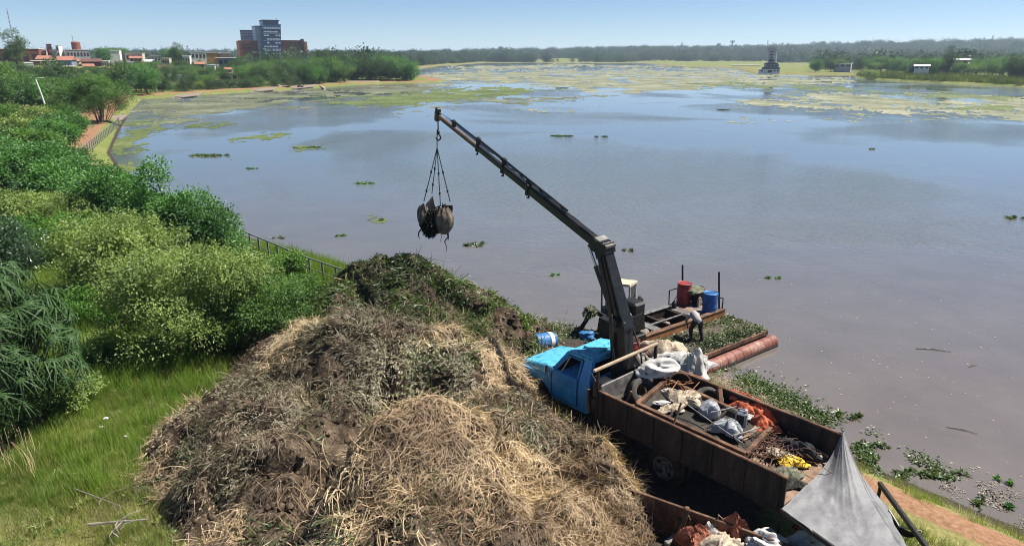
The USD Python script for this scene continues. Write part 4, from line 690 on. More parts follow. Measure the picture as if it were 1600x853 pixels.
# palm-leaved tree: drooping whorls of long leaflets
rng = np.random.default_rng(81); a = on_land(48, 668); t = thing('palm_leaved_tree', 'dark tree with drooping umbrella-like leaves at the left edge', 'tree', None, a)
tips, wood = [], []
for q in range(330):
    an = rng.uniform(0, 6.283); rr_ = math.sqrt(rng.random()) * 1.75; z = 1.2 + 3.9 * math.sqrt(max(.03, 1 - (rr_ / 1.95) ** 2)) * rng.random() ** .5; tips.append((rr_ * math.cos(an) - .15, rr_ * math.sin(an), z))
tips = np.array(tips)
for q in range(0, 330, 10): wood.append(tube([(0, 0, -.3), tips[q] * [.35, .35, .55], tips[q]], [.06, .04, .015], 5))
wood.append(tube([(0, 0, -.4), (.05, 0, 1.5), (-.1, .1, 3.0)], [.12, .09, .05], 7)); part(t, 'trunk', join(wood), 'bark')
pos, dr, nm, ln = [], [], [], []
for tp in tips:
    ax = unit(np.array([tp[0] * .35, tp[1] * .35, 1.0]) + rng.normal(size=3) * .25); d_, s_, u_ = frame(ax, (1, 0, .1)); r0 = rng.uniform(.26, .40)
    for q in range(11):
        an = q / 11 * 6.283 + rng.normal() * .1; pos.append(tp); dr.append(unit(s_ * math.cos(an) + u_ * math.sin(an) + ax * .35)); nm.append(ax); ln.append(r0 * rng.uniform(.85, 1.1))
part(t, 'foliage', blades(np.array(pos), np.array(dr), np.array(nm), np.array(ln), .05, 1.5, 6, taper=.3), 'leaf_cecropia')

# ---------------------------------------------------------------- railings along the lake
def railing(name, label, pts, step):
    pts = np.array(pts); seg = np.linalg.norm(np.diff(pts[:, :2], axis=0), axis=1); L = np.concatenate([[0], np.cumsum(seg)]); s = np.arange(0, L[-1], step)
    x, y = np.interp(s, L, pts[:, 0]), np.interp(s, L, pts[:, 1]); z = land_z(x, y); t = thing(name, label, 'railing', None, (0, 0, 0))
    for h in (1.12, .62, .2): part(t, 'rail', tube(np.stack([x, y, z + h], 1), .035 if h > 1 else .022, 6), 'fence_grey')
    for q in range(len(x)): part(t, 'post', box((x[q], y[q], z[q] + .5), (.07, .07, 1.2)), 'fence_grey')
w0 = [P(570, 428, 2.0), P(478, 398, 2.0), P(375, 356, 2.0)]; w1 = [P(116, 240, 2.0), P(150, 206, 2.0), P(184, 176, 2.0)]
railing('lake_railing', 'grey steel railing along the lake between dark bush and plant heap', w0 + [(w0[-1] * .75 + w1[0] * .25) * [1, 1, 1]], 1.05 * 1.0)
railing('far_railing', 'grey steel railing along the earth bank at far left', [w1[0] + (w1[0] - w1[1]) * .35] + w1, 2.0)
fp = [P(px, py, 1.8) for px, py in ((192, 151), (225, 147), (290, 143.5), (340, 141), (395, 138))]
railing('path_railing', 'thin pale post fence along the far shore path', fp, 3.2)
# broken slabs and drains on the far shore
for px, py, w, d_, lab in ((292, 150, 7, 3, 'tilted dark drain slab on the far left shore'), (412, 141, 7, 3, 'tilted grey slab right of the drain slab'), (468, 137, 10, 3, 'heap of broken concrete at the waterline'), (560, 129, 16, 3, 'long low slab on the headland shore'), (181, 186, 2.6, 3.0, 'brown slab bridging the earth bank')):
    a = P(px, py, .5); V, F = box((0, 0, 0), (w, d_, .35), None, .06); V[:, 2] += .10 * V[:, 0] * (1 if px != 560 else .02) + .25 * V[:, 1]
    t = thing('shore_slab', lab, 'slab', None, a); part(t, 'slab', (V, F), 'stone'); part(t, 'support', box((-w * .2, 0, -.6), (w * .4, d_ * .7, .9)), 'stone')
    if px == 468:
        rg = np.random.default_rng(4)
        for q in range(6): part(t, 'broken_block', hull(rg.normal(size=(12, 3)) * [.9, .6, .4] + [rg.uniform(-9, 9), rg.uniform(-1, 1), .2]), 'stone')
a = P(545, 121, .8); t = thing('shore_stone', 'pale boulder standing on the headland shore', 'boulder', None, a); part(t, 'rock', blob((0, 0, 1.0), (1.7, 1.2, 1.5), 3, .25, 1.3, 4), 'concrete', True)

# ---------------------------------------------------------------- the heaps of lake weed
def mound(x, y, cx, cy, h, rx, ry, rot=0.0, pw=1.0):
    c, s = math.cos(rot), math.sin(rot); u, v = (x - cx) * c + (y - cy) * s, -(x - cx) * s + (y - cy) * c
    q = np.sqrt((u / rx) ** 2 + (v / ry) ** 2); return h * np.clip(1 - q ** 1.6, 0, None) ** pw
# (x, y, height above ground, radii, turn)
REAR = [(-4.4, 25.0, 2.75, 4.3, 3.0, -.1), (-1.3, 23.9, 1.75, 3.3, 2.3, -.3), (-6.6, 23.0, 2.2, 2.6, 2.6, 0), (-2.8, 22.6, 1.6, 3.4, 2.6, 0)]
FRONT = [(-4.8, 18.6, 2.85, 4.3, 3.6, .2), (-1.9, 18.3, 2.35, 3.3, 3.0, -.3), (-7.1, 20.6, 1.8, 2.4, 2.6, .3), (-1.9, 13.0, 2.75, 2.5, 3.0, 0, .62), (-5.7, 15.0, 2.0, 3.0, 3.0, 0), (-7.4, 16.5, 1.55, 2.6, 2.6, 0), (-3.8, 11.2, .95, 2.3, 2.4, 0), (-1.6, 10.0, 1.9, 2.3, 2.2, 0), (-.2, 14.8, 1.9, 2.4, 3.4, .2), (-0.2, 11.2, 1.6, 2.4, 2.4, 0), (-5.5, 12.8, .8, 1.7, 2.2, 0), (-1.0, 18.4, 1.25, 1.5, 2.3, .3), (-7.9, 15.4, .35, 1.9, 2.4, 0)]
SIDE = [(1.75, 13.75, 1.6, 1.35, 1.9, .55), (1.0, 11.9, 1.2, 1.6, 1.9, .2), (.9, 16.2, .7, 1.3, 1.9, .5)]
def heap_h(L, x, y, seed, rough=.52):
    w = 1.0; wx, wy = x + .5 * (vnoise(x, y, 1.6, seed + 1) - .5) * 2, y + .5 * (vnoise(x, y, 1.6, seed + 2) - .5) * 2
    a = np.array([mound(wx, wy, *m) for m in L]); p = 4.0; h = (a ** p).sum(0) ** (1 / p)
    ed = smooth01(h, 0, .7)
    return h + ed * (rough * 1.6 * (vnoise(x, y, 1.9, seed, 4) - .5) + rough * .75 * (np.abs(vnoise(x, y, 1.1, seed + 5, 3) - .5) * -2 + .35) - .42 * np.exp(-((vnoise(x, y, 2.1, seed + 15, 3) - .5) / .035) ** 2) - .26 * np.exp(-((vnoise(x, y, 1.0, seed + 17, 3) - .5) / .045) ** 2) + .10 * (vnoise(x, y, .28, seed + 9, 2) - .5))
ZB = {'straw': [(-1.8, 12.4, 2.2, .26), (.1, 17.9, 1.5, .28), (-3.1, 14.7, 1.5, -.3), (-4.6, 18.0, 2.4, -.14), (-6.5, 13.2, 2.2, -.06), (-.2, 15.2, 1.3, -.06)], 'brown_stalks': [(-3.1, 14.7, 1.3, -.22), (-6.6, 15.0, 2.0, .08), (-.6, 15.2, 1.2, .05)], 'withered_leaves': [(-4.3, 17.0, 2.0, .16), (-2.3, 17.6, 1.4, .10), (-1.8, 12.4, 2.2, -.25), (-3.1, 14.6, 1.4, -.3), (.1, 17.9, 1.2, -.2)], 'withered_blades': [(-4.3, 17.0, 2.0, .18), (-5.2, 15.6, 1.4, .12), (-1.8, 12.4, 2.2, -.25), (-3.1, 14.6, 1.4, -.3), (.1, 17.9, 1.2, -.2)], 'green_leaves': [(-2.2, 16.8, 1.1, .10), (-1.0, 18.8, 1.0, .10), (-1.8, 12.6, 2.4, -.15)], 'dark_litter_leaves': [(-1.8, 12.4, 2.0, -.1)]}
def heap(name, label, L, seed, box_, mixes, step=.085):
    """mixes: (part name, material, number, length, width, bend, (noise scale, low, high) mask, lift, noise seed)"""
    rng = np.random.default_rng(seed); gx, gy = np.arange(box_[0], box_[1], step), np.arange(box_[2], box_[3], step); X_, Y_ = np.meshgrid(gx, gy, indexing='ij')
    H = heap_h(L, X_, Y_, seed); g = land_z(X_, Y_); Zs = g + np.where(H > .02, H, -.15) - .03
    ok = (H > .015); okc = (ok[:-1, :-1] | ok[1:, :-1] | ok[1:, 1:] | ok[:-1, 1:]).ravel(); Fg = grid_faces(len(gx), len(gy)); n_ = len(okc); Fg = np.vstack([Fg[:n_][okc], Fg[n_:][okc]])
    used = np.unique(Fg); mp = -np.ones(X_.size, int); mp[used] = np.arange(len(used)); t = thing(name, label, 'plant heap')
    part(t, 'core', (np.stack([X_, Y_, Zs], -1).reshape(-1, 3)[used], mp[Fg]), 'heap_soil', True)
    gxs, gys = np.gradient(Zs, step); N = unit(np.stack([-gxs, -gys, np.ones_like(gxs)], -1)); area = ok * (1 / N[..., 2]); cum = np.cumsum(area.ravel() / area.sum())
    k = np.minimum(np.searchsorted(cum, rng.random(800)), X_.size - 1); iv, fv = np.array(ICO[1].vertices), np.array(ICO[1].faces); cl_ = []
    for q in k:
        r_ = rng.uniform(.03, .11); cl_.append((iv * (1 + .45 * (rng.random((len(iv), 1)) - .5)) * [r_ * rng.uniform(.8, 1.5), r_ * rng.uniform(.8, 1.5), r_ * rng.uniform(.5, .9)] + [X_.ravel()[q], Y_.ravel()[q], Zs.ravel()[q] + .02], fv))
    part(t, 'clods', join(cl_), 'heap_soil', True, kind='stuff')
    for nm, mat, cnt, ln, wd, bend, (ms, lo, hi), lift, ns, flat in mixes:
        k = np.searchsorted(cum, rng.random(int(cnt * 2.2))); k = np.minimum(k, X_.size - 1); p = np.stack([X_.ravel()[k], Y_.ravel()[k], Zs.ravel()[k]], 1) + rng.normal(size=(len(k), 3)) * [step * .6, step * .6, .01]; nrm = N.reshape(-1, 3)[k]
        m = vnoise(p[:, 0], p[:, 1], ms, ns, 3) + (sum(am * np.exp(-((p[:, 0] - zx) ** 2 + (p[:, 1] - zy) ** 2) / zr ** 2) for zx, zy, zr, am in ZB[nm]) if name == 'dry_weed_heap' and nm in ZB else 0); pr_ = smooth01(m, lo, hi) * (.12 + .88 * smooth01(vnoise(p[:, 0], p[:, 1], .42, ns + 70, 2), .32, .58)); use = rng.random(len(k)) < pr_; p, nrm = p[use][:cnt], nrm[use][:cnt]; M = len(p)
        th_ = 6.283 * vnoise(p[:, 0], p[:, 1], 1.1, ns + 40, 2) * 1.5 + rng.normal(size=M) * 1.1; dh = np.stack([np.cos(th_), np.sin(th_), np.zeros(M)], 1); down = nrm * [1, 1, 0]; dh = dh + unit(down) * (np.linalg.norm(down, axis=1, keepdims=True) > .25) * .8
        d = unit(dh - nrm * (dh * nrm).sum(1, keepdims=True) + nrm * (flat + rng.random((M, 1)) * lift)); up = unit(nrm + rng.normal(size=(M, 3)) * .5)
        L_ = ln * rng.uniform(.45, 1.3, M); p = p + nrm * rng.random((M, 1)) ** 2 * .10
        if nm.endswith('leaves'): mesh = leaves(p, d, up, L_, wd * rng.uniform(.6, 1.3, M), .2)
        else: mesh = blades(p, d, up, L_, wd * rng.uniform(.6, 1.3, M), bend * rng.uniform(.2, 1.5, M), 4, rng.normal(size=M) * .55, .7)
        part(t, nm, mesh, mat, kind='stuff')
    return t
heap('green_weed_heap', 'tall rear heap of green and black lake weed against the water', REAR, 101, (-10, 3.2, 18.5, 29.5), [
    ('green_leaves', 'weed_green', 56000, .13, .055, 0, (1.5, .36, .58), .9, 1, .1), ('pale_leaves', 'leaf_withered', 12000, .13, .035, 0, (1.2, .48, .66), .8, 2, .1), ('stalks', 'straw_brown', 18000, .34, .014, .5, (1.4, .44, .62), .5, 3, .05), ('dry_stalks', 'straw', 3500, .45, .02, .5, (1.3, .56, .7), .5, 4, .05), ('green_blades', 'weed_green', 9000, .38, .024, .7, (1.3, .42, .6), .8, 5, .15)], .10)
heap('dry_weed_heap', 'big front heap of dried straw-coloured lake weed with dark earth showing', FRONT, 102, (-11, 2.6, 7.2, 24.2), [
    ('straw', 'straw', 62000, .32, .0135, .8, (2.0, .50, .60), .7, 11, .05), ('brown_stalks', 'straw_brown', 40000, .28, .012, .6, (1.5, .47, .62), .5, 12, .04), ('withered_leaves', 'leaf_withered', 46000, .13, .034, 0, (1.7, .46, .60), .8, 13, .08), ('withered_blades', 'leaf_withered', 20000, .26, .017, .8, (1.7, .46, .60), .7, 13, .1), ('green_leaves', 'weed_green', 16000, .12, .045, 0, (1.6, .53, .66), .9, 14, .1), ('green_blades', 'weed_pale', 5000, .34, .022, .7, (1.6, .53, .66), .9, 14, .15), ('dark_litter_leaves', 'straw_brown', 16000, .10, .035, 0, (1.0, .3, .6), .7, 15, .05)], .085)
heap('straw_heap', 'low golden straw heap spilling beside the truck wheel', SIDE, 103, (-1.2, 3.6, 9.2, 18.6), [
    ('straw', 'straw', 30000, .30, .013, .8, (2.2, .36, .5), .5, 21, .04), ('brown_stalks', 'straw_brown', 9000, .3, .012, .5, (1.2, .44, .6), .5, 22, .04), ('green_blades', 'grass_lush', 700, .32, .016, .8, (1.0, .56, .7), .9, 23, .4)], .085)
# long curved stems lying on the front bulge
rng = np.random.default_rng(7); t = thing('weed_stems', 'tangle of long curling pale stems on the front bulge of the dry heap', 'stems', kind='stuff'); parts = []
for q in range(420):
    x, y = rng.normal(-2.0, 1.15), rng.normal(12.6, 1.2); an = rng.uniform(0, 6.283); k = rng.normal() * 1.6; Ls = rng.uniform(.5, 1.5); s = np.linspace(0, Ls, 8); px_ = x + np.cumsum(np.cos(an + k * s)) * Ls / 8; py_ = y + np.cumsum(np.sin(an + k * s)) * Ls / 8
    z = land_z(px_, py_) + np.maximum(0, heap_h(FRONT, px_, py_, 102)) + .05 + .10 * np.sin(np.linspace(0, 3.14, 8)) * rng.random(); parts.append(tube(np.stack([px_, py_, z], 1), .009 * rng.uniform(.7, 1.3), 4, False))
part(t, 'stem', join(parts), 'straw', kind='stuff')
def heap_top(x, y):
    x, y = np.asarray(x, float), np.asarray(y, float); return land_z(x, y) + np.maximum.reduce([0 * x, heap_h(REAR, x, y, 101), heap_h(FRONT, x, y, 102), heap_h(SIDE, x, y, 103)])
# ---------------------------------------------------------------- grass
TRUCK_O = np.array([5.58, 11.94]); TH = np.array([-.665, .747]); TR = np.array([.747, .665])
def tloc(s, t_, z): return np.array([*(TRUCK_O + s * TH + t_ * TR), z])
def tuft(n, h, w, spread, rng, lean=.5):
    p = np.zeros((n, 3)); p[:, :2] = rng.normal(size=(n, 2)) * spread; d = unit(np.stack([rng.normal(size=n) * lean, rng.normal(size=n) * lean, np.ones(n)], 1)); out = unit(d * [1, 1, 0] + 1e-3)
    return blades(p, d, -out + [0, 0, .2], h * rng.uniform(.5, 1.2, n), w, -.35 * rng.uniform(.2, 1.5, n), 3, taper=.15)
rng = np.random.default_rng(15)
def grass(name, label, protos, n, rmin, rmax, azl, azr, mask, smin, smax):
    az = np.radians(rng.uniform(azl, azr, n)); d = np.sqrt(rng.uniform(rmin ** 2, rmax ** 2, n)); x, y = d * np.sin(az), d * np.cos(az); sd = shore(x, y); q = (np.stack([x, y], 1) - TRUCK_O); s_, t_ = q @ TH, q @ TR
    ok = (sd > .5) & mask(x, y, sd, s_, t_) & ~((s_ > -1.2) & (s_ < 9.5) & (t_ > -2.2) & (t_ < 3.1)); x, y = x[ok], y[ok]
    hh = np.maximum.reduce([heap_h(REAR, x, y, 101), heap_h(FRONT, x, y, 102), heap_h(SIDE, x, y, 103)]); ok = hh < .12; x, y = x[ok], y[ok]
    scatter(name, protos, np.stack([x, y, land_z(x, y) - .02], 1), rng.uniform(0, 6.28, len(x)), rng.uniform(smin, smax, len(x)) * (.45 + 1.1 * vnoise(x, y, 1.3, 71, 2)), rng.integers(0, len(protos), len(x)), label, 'grass')
rg = np.random.default_rng(16)
lush = [(f'tuft_{q + 1:03d}', tuft(34, (.55, .6, .42)[q], .016, .12, rg, (.40, .5, .8)[q]), ('grass_lush', 'grass_lush', 'grass_dry')[q]) for q in range(3)]; litt = tuft(16, .22, .012, .16, rg, 1.6)
dryt = [('litter_tuft', litt, 'straw_brown')] + [(f'tuft_{q + 1:03d}', tuft(30, .26, .010, .13, rg, .7), 'grass_dry' if q else 'grass_lush') for q in range(3)]
grass('tall_grass', 'tall lush green grass in the hollow between bushes and heap', lush, 16500, 13, 40, -44, -6, lambda x, y, sd, s_, t_: (vnoise(x, y, 2.2, 61) > .44) & (y > 14.3 + .25 * (x + 7) + 5.0 * (vnoise(x, y, 1.2, 63) - .45)), .4, 1.05)
grass('dry_grass', 'short dry yellowish grass at the lower left and along the earth path', dryt, 26000, 9, 26, -44, 48, lambda x, y, sd, s_, t_: ((x < -3) & (y < 19)) | ((x > 4) & ((sd < .8) | (sd > 3.0) | (vnoise(x, y, .5, 66) > .72)) & (sd > .25)), .55, 1.2)
wl = []
for q in range(3):
    n_ = 26; a_ = rg.uniform(0, 6.28, n_); d_ = unit(np.stack([np.cos(a_), np.sin(a_), rg.uniform(.1, .9, n_)], 1)); wl.append((f'weed_{q + 1:03d}', leaves(rg.normal(size=(n_, 3)) * [.10, .10, .03] + [0, 0, .06 + .05 * q], d_, unit(rg.normal(size=(n_, 3)) * .4 + [0, 0, 1]), .10 + .03 * q, .05), ('leaf_mid', 'leaf_yellow', 'grass_dry')[q]))
grass('lawn_weeds', 'low broad-leaved weeds and dead leaves among the grass on the left bank', wl, 3000, 10, 30, -44, -4, lambda x, y, sd, s_, t_: vnoise(x, y, 1.0, 68) > .5, .35, .85)
grass('meadow_grass', 'rough yellow-green grass on the bank beyond the bushes', [(f'tuft_{q + 1:03d}', tuft(26, .6, .03, .3, rg, .5), 'grass_lush' if q == 1 else 'grass_dry') for q in range(2)], 12000, 40, 130, -40, -14, lambda x, y, sd, s_, t_: (sd > 2.5) & (vnoise(x, y, 5.0, 62) > .36) & (sd > 9), .6, 1.3)
grass('spit_grass', 'tall yellow-green reeds along the right spit', [('tuft', tuft(40, 1.6, .12, .7, rg, .35), 'grass_dry'), ('tuft_green', tuft(40, 1.6, .12, .7, rg, .35), 'weed_green')], 9000, 215, 420, 21, 44, lambda x, y, sd, s_, t_: (sd > 2) & (sd < 45), .6, 1.3)
# tufts standing on the railing strip
t = thing('rail_grass', 'bright green grass tufts at the foot of the near railing', 'grass', kind='stuff'); parts = []
for q in range(70):
    px, py = rng.uniform(440, 545), 0; py = np.interp(px, [440, 545], [408, 446]) + rng.uniform(-2, 22); g_ = P(px, py, .9); V, F = tuft(40, .7, .02, .2, rg, .5); parts.append((V * rng.uniform(.6, 1.3) + [g_[0], g_[1], float(land_z(g_[0], g_[1]))], F))
part(t, 'blades', join(parts), 'grass_lush', kind='stuff')
# seed heads and dry stalks at the lower left
t = thing('dry_stalks', 'pale arching seed stalks in front of the palm-leaved tree', 'stalks', kind='stuff'); n = 46; pp = np.array([P(rng.uniform(-10, 60), rng.uniform(690, 745), 1.0) for _ in range(n)]); d = unit(np.stack([rng.normal(.3, .35, n), rng.normal(0, .3, n), np.ones(n)], 1))
part(t, 'stalk', blades(pp, d, -unit(d * [1, 1, 0]) + [0, 0, .1], rng.uniform(.4, 1.0, n), .008, -.5, 4, taper=.8), 'straw', kind='stuff')
for lab, pts, r in (('bare forked branch lying in the grass at lower left', [(140, 826), (185, 822), (232, 818)], .030), ('dead branch pointing to the viewer below forked branch', [(186, 846), (176, 838), (190, 824), (200, 812)], .022), ('thin dead stick lying in the dry grass', [(118, 770), (160, 786), (196, 800)], .014)):
    p3 = [np.array(P(x, y, .95)) for x, y in pts]; t = thing('dead_branch', lab, 'branch', None, p3[0]); q = np.array([v - p3[0] + [0, 0, .12] for v in p3]); part(t, 'limb', tube(q, np.linspace(r, r * .5, len(q)), 6), 'branch_pale'); part(t, 'twig', tube([q[1], q[1] + [.22, .15, .10], q[1] + [.42, .35, .06]], [r * .6, r * .4, r * .2], 5), 'branch_pale'); part(t, 'twig', tube([q[1], q[1] + [.1, -.25, .08], q[1] + [.3, -.45, .04]], [r * .6, r * .4, r * .2], 5), 'branch_pale')

# ---------------------------------------------------------------- the truck with its loading crane (s: forward from the tail, t: from its left side to its right)
tz = math.atan2(TH[1], TH[0]); T0 = np.array([*TRUCK_O, .70])
truck = thing('crane_truck', 'old blue truck with rusty open bed and black folding loading crane', 'truck', None, T0, tz)
def lt(s, t_, z): return np.array([s, -t_, z - .70])          # truck-local point; z is height above the lake
def tb(name, s0, s1, t0, t1, z0, z1, mat, bev=.01, par=truck, label=None):
    a, b = lt(s0, t0, z0), lt(s1, t1, z1); return part(par, name, box((a + b) / 2, np.abs(b - a), None, bev), mat, label=label)
ZF, ZT, LB, WB = 1.93, 2.62, 5.05, 2.58
rng = np.random.default_rng(31)
# bed: floor in plates, two side walls of panels with stakes, front board
for q in range(4): tb('floor_plate', .02 + q * 1.26, 1.26 + q * 1.26, .06, WB - .06, ZF - .06, ZF + rng.uniform(-.008, .008), 'bed_floor', .006)
for t0, inner in ((0.0, 1), (WB - .06, -1)):
    for q in range(2): tb('wall_panel', .0 + q * 2.53, 2.524 + q * 2.53, t0, t0 + .06, ZF - .10, ZT - .03 - rng.uniform(0, .012), 'rust_dark', .008)
    tb('top_rail', -.01, LB + .02, t0 - .012, t0 + .072, ZT - .035, ZT + .01, 'rust', .012)
    tb('bottom_rail', -.01, LB + .02, t0 - .010, t0 + .07, ZF - .17, ZF - .095, 'rust_dark', .012)
    for q in range(7): tb('stake', .1 + q * .80, .16 + q * .80, t0 - .03 if inner > 0 else t0 + .062, t0 - .002 if inner > 0 else t0 + .09, ZF - .08, ZT - .06, 'rust_dark', .005)
tb('front_board', LB - .02, LB + .03, .08, WB - .08, ZF - .05, ZT + .12, 'steel_worn', .01); tb('front_board', LB + .032, LB + .075, .0, WB, ZF - .1, ZT - .02, 'rust_dark', .01)
tb('tail_beam', -.10, .0, .02, WB - .02, ZF - .22, ZF - .04, 'rust', .015)
for t0 in (.5, 1.2, 1.9): tb('tail_hinge', -.17, -.09, t0, t0 + .16, ZF - .16, ZF - .02, 'rust_dark', .02)
tb('tail_step', -.16, -.10, 1.0, 2.4, ZF - .10, ZF - .055, 'steel_worn', .01)
for t0 in (.98, 1.98): tb('chassis_rail', -.1, 8.2, t0, t0 + .09, ZF - .42, ZF - .20, 'black_oily', .01)
for q in range(6): tb('cross_beam', .35 + q * .9, .43 + q * .9, .05, WB - .05, ZF - .2, ZF - .07, 'rust_dark', .01)
# frame rising above the front board
tb('frame_post', LB + .08, LB + .15, .04, .11, ZF - .2, 3.15, 'rust_dark', .01); tb('frame_post', LB + .08, LB + .15, WB - .14, WB - .06, ZF - .2, 3.15, 'rust_dark', .01)
part(truck, 'frame_bar', beam(lt(LB + .1, -.12, 3.18), lt(LB + .1, WB - .06, 3.18), .075, .075, bev=.015), 'wood_pale'); part(truck, 'frame_brace', beam(lt(LB + .12, 1.55, 3.1), lt(LB - .35, 1.5, 2.72), .05), 'rust_dark')
# wheels
def wheel(s, t_, z, R, w, side, double=False):
    ax = np.array([0, 1.0 if side < 0 else -1.0, 0]); c = lt(s, t_, z); h = w / 2
    pr = [(R * .58, -h), (R * .86, -h), (R * .97, -h * .75), (R, -h * .3), (R, h * .3), (R * .97, h * .75), (R * .86, h), (R * .58, h), (R * .56, h * .7)]
    wp = part(truck, 'wheel', lathe(pr, 36, c, ax), 'rubber', 40)
    part(wp, 'rim', lathe([(R * .60, h * .6), (R * .60, h * 1.02), (R * .55, h * 1.02), (R * .52, h * .35), (R * .34, h * .15), (R * .30, h * .55), (R * .18, h * .62), (R * .17, h * .95), (0, h * 1.0)], 28, c, ax), 'steel_worn', 30)
    d = -ax if False else ax
    for q in range(8):
        a = q / 8 * 6.283; part(wp, 'nut', box(c + ax * h * .66 + np.array([math.cos(a) * R * .25, 0, math.sin(a) * R * .25]), (.035, .03, .035), None, .008), 'steel_bright')
    for q in range(5):
        a = q / 5 * 6.283 + .3; part(wp, 'rim_slot', box(c + ax * h * .32 + np.array([math.cos(a) * R * .43, 0, math.sin(a) * R * .43]), (.09, .02, .09), None, .02), 'dark_inside')
wheel(3.12, .38, 1.20, .50, .26, -1); wheel(3.12, .70, 1.20, .50, .26, -1); wheel(3.12, 2.25, 1.20, .50, .26, 1); wheel(7.88, .78, 1.12, .46, .26, -1); wheel(7.88, 2.28, 1.12, .46, .26, 1)
tb('axle', 3.06, 3.18, .6, 2.1, 1.14, 1.26, 'black_oily', .03); tb('axle', 7.83, 7.93, .8, 2.2, 1.06, 1.18, 'black_oily', .03)
tb('fuel_tank', 4.2, 5.0, .2, .6, 1.15, 1.6, 'rust_dark', .08); tb('mud_guard', 2.55, 3.7, .15, .8, ZF - .2, ZF - .175, 'rust_dark', .01)
# cab. cross-sections along s, half width about the cab's middle line
TC = 1.52
def ring(s, prof): return [lt(s, TC + x, z) for x, z in prof]
def loft(rings, cap=True):
    R_ = np.array(rings); m, n, _ = R_.shape; V = R_.reshape(-1, 3); F = []
    for a in range(m - 1):
        for b in range(n):
            c = (b + 1) % n; F += [(a * n + b, a * n + c, (a + 1) * n + c), (a * n + b, (a + 1) * n + c, (a + 1) * n + b)]
    if cap:
        for a, fl_ in ((0, 1), (m - 1, 0)):
            i0 = len(V); V = np.vstack([V, R_[a].mean(0)]); F += [((i0, a * n + (b + 1) % n, a * n + b) if fl_ else (i0, a * n + b, a * n + (b + 1) % n)) for b in range(n)]
    F = np.array(F); a = V[F] - V.mean(0)
    if np.einsum('ij,ij->i', a[:, 0], np.cross(a[:, 1], a[:, 2])).sum() < 0: F = F[:, ::-1]
    return V, F
def rrect(hw, z0, z1, r=.06, top=None):
    top = hw if top is None else top; return [(-hw, z0), (hw, z0), (hw + .015, (z0 + z1) / 2), (top, z1 - r), (top - r * .35, z1 - r * .3), (top - r, z1), (-top + r, z1), (-top + r * .35, z1 - r * .3), (-top, z1 - r), (-hw - .015, (z0 + z1) / 2)]
SILL = 2.26
# lower cab is open above; walls as lofts
part(truck, 'cab_body', loft([ring(5.92, rrect(.88, 1.40, SILL)), ring(5.98, rrect(.92, 1.34, SILL)), ring(7.30, rrect(.93, 1.34, SILL)), ring(7.36, rrect(.92, 1.36, SILL - .01))]), 'truck_blue', 35)
hood = part(truck, 'hood', loft([ring(7.34, rrect(.90, 1.62, 2.24, .10, .86)), ring(7.42, rrect(.91, 1.60, 2.245, .10, .86)), ring(8.0, rrect(.90, 1.60, 2.18, .10, .84)), ring(8.62, rrect(.87, 1.60, 2.05, .10, .80)), ring(8.74, rrect(.83, 1.62, 1.97, .10, .76))]), 'truck_blue_worn', 35)
part(hood, 'hood_seam', beam(lt(7.40, TC - .62, 2.243), lt(8.68, TC - .58, 2.038), .02, .018), 'dark_inside'); part(hood, 'hood_seam', beam(lt(7.40, TC + .62, 2.243), lt(8.68, TC + .58, 2.038), .02, .018), 'dark_inside'); part(hood, 'hood_seam', beam(lt(7.39, TC - .84, 2.255), lt(7.39, TC + .84, 2.255), .025, .02), 'dark_inside')
# fenders with wheel arches
for sd_ in (-1, 1):
    pts = [(7.36, 1.36), (7.36, 1.98), (8.72, 1.92), (8.74, 1.32), (8.46, 1.32)] + [(7.88 + .53 * math.cos(a), 1.12 + .56 * math.sin(a)) for a in np.linspace(.34, math.pi - .34, 14)]
    o = lt(0, TC + sd_ * .90, 0); V, F = prism([(a, b - .70) for a, b in pts], .07, (0, o[1] + .035, .70 - .70), (1, 0, 0), (0, 0, 1)); part(truck, 'fender', (V, F), 'truck_blue')
    arc = [lt(7.88 + .55 * math.cos(a), TC + sd_ * .945, 1.12 + .58 * math.sin(a)) for a in np.linspace(.2, math.pi - .2, 14)]; part(truck, 'wheel_arch', tube(arc, .035, 6), 'dark_inside')
tb('grille', 8.72, 8.78, TC - .74, TC + .74, 1.62, 1.90, 'steel_worn', .02); tb('bumper', 8.78, 8.90, TC - .95, TC + .95, 1.22, 1.42, 'steel_worn', .03)
for sd_ in (-1, 1): part(truck, 'headlight', lathe([(.11, 0), (.11, .03), (.08, .05), (0, .055)], 16, lt(8.77, TC + sd_ * .60, 1.76), (1, 0, 0)), 'chrome', 30)
